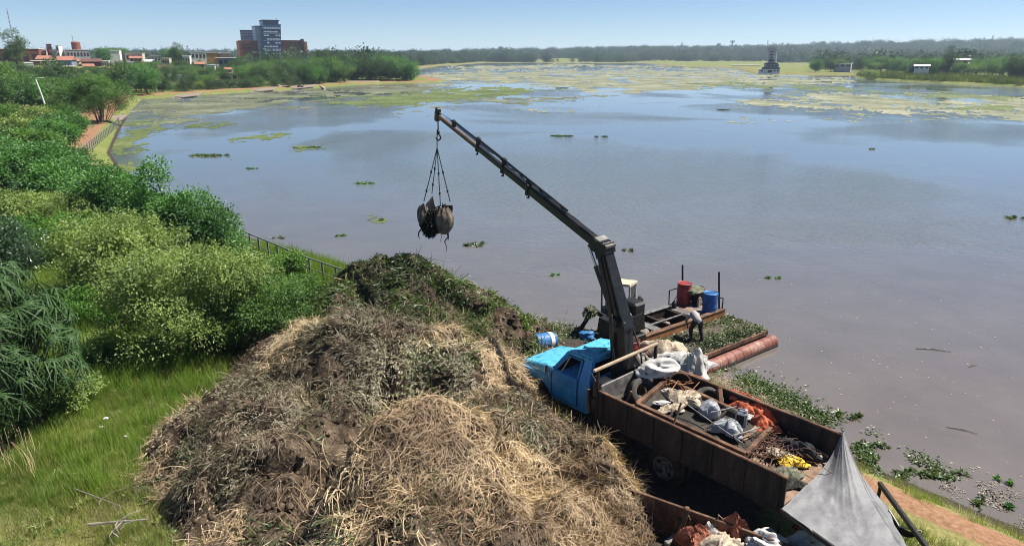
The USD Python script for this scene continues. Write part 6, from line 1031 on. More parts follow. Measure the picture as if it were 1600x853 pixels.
# weed-covered deck and its red float tube
gx = np.linspace(.1, 5.4, 70); gy = np.linspace(.2, 2.12, 34); Gx, Gy = np.meshgrid(gx, gy, indexing='ij'); wz = .42 + .16 * (vnoise(Gx, Gy, .5, 3, 3) - .3) + .08 * np.sin(Gy * 1.5)
part(barge, 'weed_deck', solid_sheet(np.stack([Gx, -Gy, wz], -1)[:, ::-1], .3), 'deck_mud', True)
rng = np.random.default_rng(88); n = 4200; p = np.stack([rng.uniform(.1, 5.35, n), rng.uniform(.22, 2.1, n)], 1); cov = vnoise(p[:, 0], p[:, 1], .8, 6, 3); p = p[(cov + rng.random(n) * .22 - .10 * smooth01(p[:, 0], 3, 5)) > .56]; n = len(p)
V = np.stack([p[:, 0], -p[:, 1], .46 + .10 * rng.random(n)], 1); part(barge, 'deck_weeds', leaves(V, unit(rng.normal(size=(n, 3)) * [1, 1, .4] + [0, 0, .05]), unit(rng.normal(size=(n, 3)) * .5 + [0, 0, 1]), .15 * rng.uniform(.6, 1.3, n), .065), 'weed_green', kind='stuff')
n = 2600; V = np.stack([rng.uniform(.1, 5.35, n), -rng.uniform(.22, 2.1, n), .46 + .1 * rng.random(n)], 1); part(barge, 'pale_weeds', leaves(V, unit(rng.normal(size=(n, 3)) * [1, 1, .3]), unit(rng.normal(size=(n, 3)) * .5 + [0, 0, 1]), .13, .05), 'leaf_withered', kind='stuff')
bb('edge_plank', .2, 5.3, 2.10, 2.20, .34, .52, 'rust', .02)
tp_ = [(.26, 0)] ; fl_ = part(barge, 'float_tube', lathe([(0, -.02), (.15, 0), (.22, .06), (.24, .12), (.24, 5.2), (.22, 5.26), (.15, 5.32), (0, 5.34)], 24, bl(.10, 2.42, .15), (1, 0, 0)), 'pontoon_red', 40)
for q in range(11): part(fl_, 'tube_band', lathe([(.238, 0), (.244, .006), (.244, .022), (.238, .028)], 24, bl(.35 + q * .46, 2.42, .15), (1, 0, 0)), 'rust_dark')
bb('tube_keel', .3, 5.3, 2.60, 2.68, -.05, .09, 'rust_dark', .01)
# rails and tall posts of the far platform
def rail_post(px, yb, yt, Yd, r=.035): a, b = Q(px, yb, Yd), Q(px, yt, Yd); return a, b
Rb = np.array([[math.cos(bz), math.sin(bz), 0], [-math.sin(bz), math.cos(bz), 0], [0, 0, 1]])
def wb(p_): return Rb @ (np.asarray(p_) - [BO[0], BO[1], 0])
PB = lambda px, py, z=.7: wb(P(px, py, z)); QB = lambda px, py, Yd: wb(Q(px, py, Yd))
for px, yb, yt, Yd in ((1066.5, 472, 414, 27.9), (1123.5, 486, 425, 26.4)): part(barge, 'tall_post', tube([QB(px, yb, Yd), QB(px, yt, Yd)], .04, 7), 'black_oily')
c = [QB(1045, 476, 27.9), QB(1046, 454, 27.9), QB(1060, 450, 27.9), QB(1084, 452, 27.6), QB(1100, 456, 27.4)]; part(barge, 'hand_rail', tube(c, .03, 6), 'black_oily'); part(barge, 'hand_rail', tube([QB(1093, 480, 27.3), QB(1093, 461, 27.3)], .03, 6), 'black_oily'); part(barge, 'hand_rail', tube([QB(1098, 480, 27.2), QB(1098, 461, 27.2)], .03, 6), 'black_oily'); part(barge, 'hand_rail', tube([QB(1116, 464, 26.9), QB(1130, 466, 26.5), QB(1128, 486, 26.4)], .03, 6), 'black_oily')
def drum(name, label, at, R, H, mat, top):
    t = thing(name, label, 'drum', None, at); pr = [(0, .012), (R * .95, .012), (R, 0), (R, .03)]
    for f_ in (.33, .66): pr += [(R, H * f_ - .03), (R + .014, H * f_), (R, H * f_ + .03)]
    part(t, 'body', lathe(pr + [(R, H - .02), (R + .012, H - .008), (R, H), (R * .93, H - .012)], 28), mat, 35); part(t, 'lid', lathe([(R * .95, H - .02), (R * .93, H - .014), (0, H - .012)], 28), top, 30)
    part(t, 'bung', lathe([(.035, H - .014), (.035, H + .008), (0, H + .01)], 10, (R * .6, .05, 0)), 'steel_worn'); return t
drum('red_drum', 'tall dark red drum standing on the barge platform', P(1067.5, 474, .71), .295, .92, 'drum_red', 'drum_red'); drum('blue_drum', 'dark blue drum with pale blue lid beside the red one on the barge', P(1108, 488, .71), .295, .86, 'drum_blue', 'barrel_blue'); t = drum('half_drum', 'dark red open drum by the crane at the barge end', P(984, 556, .70), .32, .62, 'drum_red', 'dark_inside')
# engine on the platform
a = Q(1090, 468, 27.3); t = thing('outboard_engine', 'black greasy engine under a ragged cover between the two drums', 'engine', None, a, bz); part(t, 'block', box((0, 0, .15), (.55, .4, .42), None, .05), 'black_oily'); part(t, 'cylinder_head', box((.22, .05, .42), (.3, .25, .18), None, .03), 'black_oily'); part(t, 'cover', blob((-.15, .08, .42), (.35, .26, .13), 3, .35, 1.8, 5, True), 'cloth_olive', True); part(t, 'pulley', lathe([(.16, 0), (.16, .05), (0, .06)], 16, (.3, -.22, .12), (0, -1, 0)), 'steel_worn', 30); part(t, 'stand', box((0, 0, -.22), (.45, .3, .5), None, .02), 'rust_dark'); part(t, 'hanging_rag', blob((-.2, -.24, -.05), (.12, .05, .22), 3, .35, 1.8, 6, True), 'sack_dirty', True)
a = P(1053, 481, .72); t = thing('fuel_can', 'small dark can standing left of the red drum', 'can', None, a); part(t, 'can', lathe([(.10, 0), (.10, .22), (.06, .28), (.035, .30), (.035, .34), (0, .34)], 16), 'black_oily', 30); part(t, 'spout', tube([(.02, 0, .3), (.02, .02, .42), (.10, .02, .48)], .014, 5), 'black_oily')
# digger on the barge
dg = P(968, 532, .7); t = thing('barge_digger', 'muddy black digger with beige cab roof on the barge', 'digger', None, dg, bz); d_ = lambda px, py, Yd: Rb @ (Q(px, py, Yd) - dg)
part(t, 'base', box((.1, 0, .12), (1.5, 1.1, .3), None, .04), 'black_oily'); part(t, 'turntable', lathe([(.42, .25), (.42, .38), (.3, .40)], 20), 'black_oily', 30); part(t, 'body', hull([(-.75, -.45, .4), (.85, -.45, .4), (-.75, .45, .4), (.85, .45, .4), (-.7, -.42, .95), (.8, -.42, 1.05), (-.7, .42, .95), (.8, .42, 1.05)]), 'black_oily'); part(t, 'engine_hood', box((.62, 0, 1.2), (.62, .75, .5), None, .08), 'black_oily')
for px, yb, yt, Yd in ((940, 500, 441, 25.4), (992, 482, 442, 26.1), (983, 500, 447, 25.2), (947, 478, 439, 26.3)): part(t, 'cab_post', tube([d_(px, yb, Yd), d_(px + (1 if px > 960 else .6), yt, Yd)], .038, 6), 'cab_beige' if px > 960 else 'steel_worn')
part(t, 'cab_roof', hull([d_(px, py, Yd) + [0, 0, k] for px, py, Yd in ((942, 444, 25.3), (984, 449, 25.1), (996, 442, 26.1), (950, 437, 26.4)) for k in (0, .10)]), 'cab_beige'); part(t, 'cab_screen', hull([d_(px, py, Yd) for px, py, Yd in ((984, 450, 25.1), (995, 443, 26.05), (990, 470, 26.05), (980, 476, 25.1), (984.4, 450, 25.12), (990.4, 470, 26.07))]), 'window_glass')
part(t, 'cab_canvas', hull([d_(px, py, Yd) for px, py, Yd in ((940, 478, 25.35), (958, 475, 25.3), (962, 492, 25.2), (942, 497, 25.3), (941, 478, 25.42), (961, 492, 25.3))]), 'tarp_grey'); part(t, 'seat', box((-.1, .1, 1.15), (.45, .45, .14), None, .05), 'cloth_dark'); part(t, 'seat', box((.12, .1, 1.4), (.12, .45, .5), None, .05), 'cloth_dark')
for px, py, r_ in ((999, 470, .19), (1001, 482, .17), (994, 489, .16)): part(t, 'pulley', lathe([(r_, 0), (r_, .07), (r_ * .6, .08), (r_ * .5, .14), (0, .15)], 16, d_(px, py, 25.6), (.4, -.8, .3)), 'black_oily', 30)
e0, e1, e2, e3 = d_(952, 500, 24.9), d_(927, 484, 24.8), d_(905, 517, 24.6), d_(919, 531, 24.4); part(t, 'boom', beam(e0, e1, .16, .18, bev=.03), 'black_oily'); part(t, 'dipper', beam(e1, e2, .13, .15, bev=.03), 'rust_dark'); part(t, 'dipper_ram', tube([d_(935, 489, 24.8), d_(913, 500, 24.6)], .05, 8), 'steel_worn'); part(t, 'elbow_weeds', blob(d_(921, 487, 24.7), (.24, .18, .2), 3, .4, 2.2, 3), 'deck_mud', True)
n = 130; dd = unit(rng.normal(size=(n, 3))); part(t, 'weed_leaves', leaves(d_(921, 487, 24.7) + dd * [.24, .18, .2], unit(dd + [0, 0, -.6]), unit(rng.normal(size=(n, 3))), .12, .05), 'weed_pale', kind='stuff')
part(t, 'bucket', hull([e2 + Rb @ np.array(k) for k in ((-.18, -.2, .05), (-.18, .2, .05), (.05, -.2, .12), (.05, .2, .12), (.22, -.2, -.30), (.22, .2, -.30), (-.05, -.2, -.28), (-.05, .2, -.28))]), 'rust_dark'); part(t, 'blade', beam(e2 + [0, 0, -.2], e3, .10, .12, bev=.02), 'rust_dark')
for q in range(5): part(t, 'hose', tube([d_(945 + q * 5, 498, 24.9), d_(940 + q * 6, 480 + q * 3, 24.9) + [0, 0, .1], d_(955 + q * 4, 505, 24.9)], .022, 5), 'rubber')
a = P(917, 530, .5); t = thing('blue_bundle', 'small faded blue bundle at the digger arm', 'bundle', None, a); part(t, 'cloth', blob((0, 0, .14), (.26, .2, .17), 3, .3, 1.8, 8, True), 'barrel_blue', True)
# clutter in the well of the barge
for lab, px, py, z, r, mat, sd_ in (('pale slab of foam in the dark well of the barge', 1031, 505, .15, (.28, .17, .09), 'sack_white', 61), ('pale rag beside the foam slab in the barge well', 1040, 509, .15, (.2, .12, .08), 'sack_cream', 62), ('grey rag heap in the barge end by the crane', 1000, 523, .6, (.3, .22, .15), 'sack_dirty', 63), ('white scraps in the barge end by the crane', 1012, 516, .45, (.22, .12, .10), 'sack_grey', 64), ('weedy brown clump at the barge end', 990, 530, .6, (.35, .25, .16), 'muck', 65)):
    t = thing('rag', lab, 'rag', None, P(px, py, z)); part(t, 'cloth', blob((0, 0, .06), r, 3, .4, 1.8, sd_, True), mat, True)
# ---------------------------------------------------------------- the man bending over on the barge
def body(chains, tl=.035):
    m = manifold3d.Manifold()
    for a, ra, b, rb in chains: m += manifold3d.Manifold.hull(manifold3d.Manifold.sphere(ra, 20).translate([float(v) for v in a]) + manifold3d.Manifold.sphere(rb, 20).translate([float(v) for v in b]))
    g = m.refine_to_length(tl).to_mesh(); tm = trimesh.Trimesh(np.array(g.vert_properties)[:, :3], np.array(g.tri_verts)); trimesh.smoothing.filter_taubin(tm, iterations=8); return tm
mp = P(1086, 531, .56); t = thing('person', 'person in grey-white shirt and dark trousers bending down over the weeds on the barge', 'person', None, mp, math.radians(100)); UsdGeom.Xformable(stage.GetPrimAtPath(t)).AddScaleOp().Set(Gf.Vec3f(.9, .9, .9))
# x: where he faces (away from the lake's far side), y: his left
hipL, hipR, kL, kR, aL, aR = (-.10, .12, .86), (-.10, -.12, .86), (.06, .20, .47), (.04, -.22, .47), (-.10, .24, .07), (-.12, -.26, .07)
ch, nk, hd = (.30, 0, 1.02), (.44, 0, .98), (.58, 0, .90); shL, shR, elL, elR, haL, haR = (.36, .20, .98), (.36, -.20, .98), (.42, .27, .70), (.46, -.26, .70), (.50, .14, .44), (.54, -.10, .42)
skel = [(hipL, .11, hipR, .11), (hipL, .105, kL, .075), (kL, .075, aL, .045), (hipR, .105, kR, .075), (kR, .075, aR, .045), (aL, .045, (.06, .26, .035), .04), (aR, .045, (.04, -.28, .035), .04), ((-.08, 0, .9), .15, ch, .165), (ch, .14, nk, .065), (nk, .06, hd, .085), ((.56, 0, .92), .10, (.63, 0, .87), .088), (shL, .075, shR, .075), (shL, .065, elL, .045), (elL, .045, haL, .032), (shR, .065, elR, .045), (elR, .045, haR, .032)]
for hnd, sg in ((haL, 1), (haR, -1)):
    hnd = np.array(hnd); pm = hnd + [.015, -.01 * sg, -.07]; skel.append((hnd, .032, pm, .034))
    for q in range(4):
        b_ = pm + [.028 - .019 * q, 0, -.02]; k_ = b_ + [.012, -.012 * sg, -.036 - .006 * (q in (1, 2))]; skel += [(b_, .011, k_, .010), (k_, .010, k_ + [.004, -.020 * sg, -.028], .008)]
    skel += [(hnd + [.025, 0, -.03], .013, hnd + [.055, -.025 * sg, -.065], .010), (hnd + [.055, -.025 * sg, -.065], .010, hnd + [.058, -.035 * sg, -.095], .008)]
part(t, 'body', body(skel, .022), 'skin', True)
part(t, 'trousers', body([(hipL, .125, hipR, .125), (hipL, .118, kL, .088), (kL, .088, (aL[0], aL[1], .11), .062), (hipR, .118, kR, .088), (kR, .088, (aR[0], aR[1], .11), .062)]), 'cloth_dark', True)
part(t, 'shirt', body([((-.10, 0, .92), .155, ch, .178), (ch, .165, (.38, 0, .995), .12), (shL, .092, shR, .092), (shL, .085, tuple(np.array(shL) * .35 + np.array(elL) * .65), .066), (shR, .085, tuple(np.array(shR) * .35 + np.array(elR) * .65), .066)]), 'shirt_grey', True)
part(t, 'shirt_tail', blob((.10, .02, .72), (.10, .12, .14), 3, .25, 1.6, 3, True), 'shirt_grey', True)
for s_, a in ((1, aL), (-1, aR)): part(t, 'boot', body([((a[0] - .03, a[1], .05), .058, (a[0] + .17, a[1] + .02 * s_, .04), .048), ((a[0], a[1], .06), .058, (a[0], a[1], .14), .06)]), 'rubber', True)
part(t, 'cap', body([((.56, 0, .965), .095, (.66, 0, .93), .085), ((.68, 0, .88), .05, (.75, 0, .84), .03)]), 'shirt_grey', True); part(t, 'hair', blob((.53, 0, .91), (.095, .10, .10), 3, .1, 2, 1), 'cloth_dark', True)
for s_ in (-1, 1): part(t, 'eye', blob((.705, .035 * s_, .865), (.012, .014, .012), 1, .02), 'dark_inside'); part(t, 'ear', blob((.58, .10 * s_, .895), (.028, .014, .035), 2, .1), 'skin', True)
part(t, 'nose', blob((.705, 0, .835), (.022, .016, .026), 2, .05), 'skin', True); part(t, 'mouth', blob((.685, 0, .795), (.010, .028, .007), 1, .02), 'cloth_rust', True)
# ---------------------------------------------------------------- sheets and barrel on the shore
for nm, lab, cat, a, r, mat, sd_, rz in (('white_sheet', 'big crumpled white plastic sheet draped over the barge end', 'sheet', P(1064, 572, .70), (1.0, .55, .36), 'sack_white', 51, -.35), ('cream_sheet', 'crumpled cream sheet behind the big white one', 'sheet', P(1038, 552, .75), (.80, .45, .30), 'sack_cream', 52, -.3), ('dirty_sheet', 'dirty white sheet hanging down on the right of big white one', 'sheet', P(1086, 580, .75), (.36, .34, .55), 'sack_white', 53, .2), ('red_rag', 'bright red-orange rag between crane and white bag', 'rag', P(1016, 571, 1.5), (.22, .09, .07), 'cloth_orange', 54, .2), ('grey_bundle', 'grey bundle behind the crane foot', 'bundle', P(1000, 566, 1.0), (.34, .24, .24), 'sack_dirty', 55, 0)): sheet_heap(nm, lab, cat, a, r, mat, sd_, .36, 1.6, rz=rz)
a = P(849, 533, 1.0); t = thing('blue_barrel', 'blue barrel with white band lying on its side at the waterline', 'barrel', None, a); ax = unit(np.array([.82, .50, -.10])); R = .30
part(t, 'shell', lathe([(R * .93, -.36), (R + .012, -.38), (R, -.36), (R, -.13), (R + .012, -.11), (R, -.09), (R, .12), (R + .012, .14), (R, .16), (R, .42), (R * .95, .45), (0, .45)], 30, (0, 0, 0), ax), 'barrel_blue', 35); part(t, 'band', lathe([(R + .002, .17), (R + .006, .175), (R + .006, .32), (R + .002, .325)], 30, (0, 0, 0), ax), 'plastic_white'); part(t, 'inside', lathe([(R * .93, -.36), (R * .92, .40), (0, .41)], 24, (0, 0, 0), ax), 'dark_inside')
# ---------------------------------------------------------------- the skip in front of the truck
S0, S1 = P(968, 757, 1.55), P(1275, 866, 1.55); du = unit(S1 - S0); dv = np.array([du[1], -du[0], 0]); dv = dv if dv[1] < 0 else -dv; LS = np.linalg.norm(S1 - S0); Rs = np.stack([du, -dv, [0, 0, 1.0]], 1)
t = thing('rusty_skip', 'long rusty brown open skip beside the straw heap', 'skip', None, S0 + [0, 0, -.85], math.atan2(du[1], du[0]))
def sk(name, x0, x1, y0, y1, z0, z1, mat, bev=.01): return part(t, name, box(((x0 + x1) / 2, -(y0 + y1) / 2, (z0 + z1) / 2), (x1 - x0, abs(y1 - y0), z1 - z0), None, bev), mat)
for q in range(5): sk('side_panel', q * LS / 5, (q + 1) * LS / 5 - .012, -.02, .03, 0, .83, 'rust')
sk('top_rim', -.03, LS + .03, -.03, .04, .828, .855, 'rust'); sk('floor', 0, LS, 0, 2.3, -.04, .03, 'rust_dark'); sk('side_panel', 0, LS, 2.27, 2.32, 0, .83, 'rust'); sk('end_panel', -.03, .02, 0, 2.3, 0, .83, 'rust'); sk('end_panel', LS - .02, LS + .03, 0, 2.3, 0, .83, 'rust'); sk('top_rim', -.03, LS + .03, 2.25, 2.34, .825, .87, 'rust')
for q in range(5): sk('rib', .2 + q * LS / 5.2, .27 + q * LS / 5.2, -.08, -.021, 0, .82, 'rust_dark')
pole('wood_post', 'reddish square post standing in the skip', 'post', P(1056, 850, .9), P(1073, 796, 1.75), .055, 'rust', True); pole('wood_post', 'shorter square post against the reddish one', 'post', P(1050, 838, .95), P(1062, 812, 1.5), .05, 'rust_dark', True); pole('thin_stick', 'thin stick leaning beside the two posts', 'stick', P(1086, 826, 1.1), P(1076, 806, 1.5), .014, 'wood'); pole('grey_board', 'grey board at the foot of the posts', 'board', P(1040, 850, 1.05), P(1056, 838, 1.1), .06, 'steel_worn', True)
for nm, lab, cat, px, py, z, r, mat, sd_, rz in (('rust_cloth', 'rust-red cloth heap in the skip left of centre', 'cloth', 1088, 848, 1.15, (.34, .26, .26), 'cloth_rust', 71, .2), ('white_cloth', 'white cloth end on top of the rust-red heap', 'cloth', 1103, 834, 1.28, (.28, .16, .16), 'sack_white', 72, .5), ('rust_cloth', 'pointed rust-red cloth bundle against the skip wall', 'cloth', 1146, 836, 1.25, (.26, .20, .36), 'cloth_rust', 73, -.3), ('cream_cloth', 'cream patterned cloth at the lower edge of the skip', 'cloth', 1128, 856, 1.2, (.42, .26, .22), 'sack_cream', 74, .1), ('white_sack', 'white sack in the skip right of the cloths', 'sack', 1198, 858, 1.2, (.32, .24, .24), 'sack_white', 75, .1), ('ragged_sack', 'ragged white sack under the grey canopy edge', 'sack', 1268, 856, 1.3, (.40, .26, .30), 'sack_white', 76, .1), ('brown_scrap', 'brown scrap on the ground behind the skip', 'scrap', 1248, 823, .9, (.12, .08, .07), 'cloth_rust', 77, .1)): sheet_heap(nm, lab, cat, P(px, py, z), r, mat, sd_, .38, 1.7, rz=rz)
t = thing('bent_wire', 'bent rusty wire hanging over the skip wall', 'wire', None, P(1122, 806, 1.6)); part(t, 'wire', tube([(0, 0, -.1), (0, -.02, .05), (.06, -.06, .0), (.16, -.12, -.12), (.26, -.16, -.14)], .014, 6), 'wood'); part(t, 'wire_end', tube([(.26, -.16, -.14), (.3, -.18, -.10)], .018, 6), 'wood')
t = thing('pale_rope', 'pale rope lying along the inside of the skip', 'rope', None, P(1000, 800, .95)); part(t, 'rope', tube([(s_ * 1.0, -s_ * .62 + .06 * math.sin(s_ * 7), .02) for s_ in np.linspace(0, 1.3, 16)], .016, 6), 'sack_grey'); part(t, 'rope_end', tube([(1.3, -.8, .02), (1.36, -.84, .06)], .02, 6), 'sack_grey')
t = thing('shade_litter', 'pale plant scrap in the shadow by the truck', 'scrap', None, P(946, 683, .78)); part(t, 'scrap', blob((0, 0, .06), (.17, .11, .08), 3, .45, 1.8, 79, True), 'sack_cream', True)
# ---------------------------------------------------------------- grey canopy tied to the bed corner
AP = tloc(.02, WB + .02, ZT + .06); ends = [P(1221, 794, 2.02), P(1262, 824, 2.02), P(1306, 857, 2.0), P(1362, 905, 1.98), P(1440, 905, 1.95), P(1420, 858, 1.98), P(1398, 818, 2.0), P(1388, 788, 2.0)]
nU, nV = 90, 46; el = np.array(ends); kk = np.linspace(0, 7, nU); E_ = np.stack([np.interp(kk, np.arange(8), el[:, q]) for q in range(3)], 1); vv = np.linspace(0.0, 1, nV); G = np.zeros((nU, nV, 3))
for i_ in range(nU):
    h_ = AP[:2] + np.outer(vv, E_[i_, :2] - AP[:2]); 
    near_left = math.exp(-(kk[i_] / 1.2) ** 2); pw = 3.0 + 3.2 * near_left; z = E_[i_, 2] + (AP[2] - E_[i_, 2]) * (1 - vv) ** pw
    wr = .20 * (float(meshkit.fbm(np.array([kk[i_] * 1.7, .3, .7]), 3, 8)) - .5) + .05 * math.exp(-((kk[i_] - 5.2) / .28) ** 2) - .16 * math.exp(-((kk[i_] - 5.55) / .20) ** 2) + .05 * math.exp(-((kk[i_] - 3.4) / .22) ** 2); z = z + wr * vv * np.exp(-vv * 4.2) * 4.6 - .05 * np.sin(vv * 3.14) * math.sin(kk[i_] * .9)
    G[i_] = np.column_stack([h_, z])
q = G.reshape(-1, 3); G += ((meshkit.fbm(q * [2.2, 2.2, 1], 4, 5) - .5) * .15 * np.repeat(np.tile(smooth01(vv, .05, .4), nU)[:, None], 1, 1)[:, 0]).reshape(nU, nV, 1) * np.array([.1, .1, 1])
t = thing('grey_canopy', 'grey tarpaulin canopy pulled up to a peak at the bed corner', 'canopy'); part(t, 'tarpaulin', solid_sheet(G[:, ::-1] if True else G, .012), 'tarp_grey', True)
rope_ = AP + np.array([.0, .02, .02]); part(t, 'tie_knot', blob(AP + [0, 0, .01], (.03, .03, .03), 2, .25, 2, 2), 'tarp_grey', True)
part(t, 'frame_rail', beam(P(1219, 796, 1.97), P(1400, 925, 1.95), .07, .09, bev=.012), 'black_oily'); part(t, 'frame_rail', beam(P(1222, 796, 1.90), P(1392, 925, 1.88), .03, .03, bev=.008), 'steel_worn')
part(t, 'frame_rail', beam(P(1374, 754, 1.98), P(1475, 892, 1.98), .09, .10, bev=.015), 'black_oily'); part(t, 'frame_rail', beam(P(1380, 760, 1.86), P(1478, 900, 1.86), .05, .05, bev=.01), 'crane_black'); part(t, 'frame_leg', beam(P(1376, 757, 1.95), P(1376, 757, 1.95) * [1, 1, 0] + [0, 0, .5], .06, .06, bev=.01), 'black_oily'); part(t, 'frame_leg', beam(P(1221, 796, 1.95), P(1221, 796, 1.95) * [1, 1, 0] + [0, 0, .6], .06, .06, bev=.01), 'black_oily')
a, b = P(1389, 800, 1.97), P(1438, 832, 1.97); m_ = (a + b) / 2 + [.02, .0, -.28]; part(t, 'hanging_edge', solid_sheet(np.array([[a * (1 - u_) ** 2 + 2 * m_ * u_ * (1 - u_) + b * u_ ** 2 + np.array([0, 0, -w_ * .16 * math.sin(3.14 * (u_ * .8 + .1))]) for w_ in (0, .5, 1)] for u_ in np.linspace(0, 1, 14)]), .012), 'crane_black', True)
part(t, 'pale_rope', tube([P(1389, 796, 2.0), P(1405, 822, 1.85), P(1440, 830, 1.98)], .018, 6), 'sack_white')

# ---------------------------------------------------------------- plants, scum and litter along the near shore and on the lake
rng = np.random.default_rng(91); line = np.array([P(x, y, 0)[:2] for x, y in ((1060, 578), (1110, 592), (1190, 628), (1262, 664), (1330, 702), (1400, 736), (1470, 765), (1545, 800), (1605, 830))]); seg = np.linalg.norm(np.diff(line, axis=0), axis=1); cl = np.concatenate([[0], np.cumsum(seg)])
n = 22000; s = rng.uniform(0, cl[-1], n); off = rng.normal(.25, .55, n); x = np.interp(s, cl, line[:, 0]); y = np.interp(s, cl, line[:, 1]); nx_, ny_ = .80, .60; x, y = x + off * nx_, y + off * ny_
cov = vnoise(x, y, .9, 7, 4); dens = np.interp(s / cl[-1], [0, .12, .35, .55, .62, .72, .80, 1], [.60, .62, .60, .50, .50, .52, .36, .26]); ok = (cov + rng.random(n) * .12 > 1.10 - dens) & (rng.random(n) < np.interp(s / cl[-1], [0, .6, 1], [1, .8, .45])); x, y = x[ok], y[ok]; m = len(x); z = np.maximum(.02, land_z(x, y)) + rng.random(m) * .05
pos = np.stack([x, y, z], 1); dr = unit(rng.normal(size=(m, 3)) * [1, 1, .3] + [0, 0, .1]); nm = unit(rng.normal(size=(m, 3)) * .6 + [0, 0, 1]); half = rng.random(m) < .52
t = thing('shore_weeds', 'strip of stranded green and pale water plants along the near shore', 'water plants', kind='stuff'); part(t, 'green_leaves', leaves(pos[half], dr[half], nm[half], .13 * rng.uniform(.6, 1.4, half.sum()), .065), 'weed_green', kind='stuff'); part(t, 'pale_leaves', leaves(pos[~half], dr[~half], nm[~half], .13 * rng.uniform(.5, 1.2, (~half).sum()), .07), 'weed_pale', kind='stuff')
n = 9000; s = rng.uniform(0, cl[-1] * .5, n); off = rng.normal(-.35, .35, n); x = np.interp(s, cl, line[:, 0]) + off * nx_; y = np.interp(s, cl, line[:, 1]) + off * ny_; m = n; part(t, 'dry_stalks', blades(np.stack([x, y, np.maximum(.02, land_z(x, y)) + rng.random(m) * .08], 1), unit(rng.normal(size=(m, 3)) * [1, 1, .25]), unit(rng.normal(size=(m, 3)) * .4 + [0, 0, 1]), .3 * rng.uniform(.4, 1.3, m), .018, .2, 3), 'straw_brown', kind='stuff')
# stranded plants behind the truck cab and the heap
t = thing('cove_weeds', 'stranded weeds on the mud between heap, barrel and barge', 'water plants', kind='stuff'); n = 9000; px = rng.uniform(800, 1010, n); py = np.interp(px, [800, 860, 1010], [505, 520, 548]) + rng.normal(0, 9, n); pp = np.array([P(a, b, .1) for a, b in zip(px, py)]); ok = vnoise(pp[:, 0], pp[:, 1], .8, 12, 3) + rng.random(n) * .2 > .58; pp = pp[ok]; m = len(pp); pp[:, 2] = np.maximum(.03, land_z(pp[:, 0], pp[:, 1])) + rng.random(m) * .08
part(t, 'leaves', leaves(pp, unit(rng.normal(size=(m, 3)) * [1, 1, .4] + [0, 0, .2]), unit(rng.normal(size=(m, 3)) * .6 + [0, 0, 1]), .14 * rng.uniform(.5, 1.3, m), .055), 'weed_green', kind='stuff'); part(t, 'stalks', blades(pp[::3], unit(rng.normal(size=(len(pp[::3]), 3)) * [1, 1, .2]), unit(rng.normal(size=(len(pp[::3]), 3)) * .3 + [0, 0, 1]), .35, .02, .2, 3), 'straw_brown', kind='stuff')
# single floating clumps
def clump(label, px, py, wpx, kind='weed_green', up=.6, n=None, dens=1.0, asp=.5):
    a = P(px, py, 0.01); w = wpx / FOC * np.linalg.norm(a - EYE); t = thing('floating_plant', label, 'floating plant', None, a); n = int(np.clip(24 + 55 * w * w, 24, 700) * dens) if n is None else n; k_ = max(3, n // 22); cen = rng.normal(size=(k_, 2)) * [w * .27, w * asp * .27]; q = cen[rng.integers(0, k_, n)] + rng.normal(size=(n, 2)) * [w * .05, w * .05 * max(asp, .4)]; p_ = np.column_stack([q, rng.random(n) * .05]); sc = min(.13 + .035 * w, .36)
    part(t, 'leaves', leaves(p_, unit(rng.normal(size=(n, 3)) * [1, 1, .5] + [0, 0, up * .6]), unit(rng.normal(size=(n, 3)) * .5 + [0, 0, .8]), sc * rng.uniform(.5, 1.2, n), sc * .42), kind, kind='stuff'); m = max(8, n // 8); part(t, 'roots', leaves(np.column_stack([cen[rng.integers(0, k_, m)] + rng.normal(size=(m, 2)) * w * .05, np.full(m, .012)]), unit(rng.normal(size=(m, 3)) * [1, 1, 0]), np.tile([0, 0, 1.0], (m, 1)), sc, sc * .3), 'deck_mud', kind='stuff')
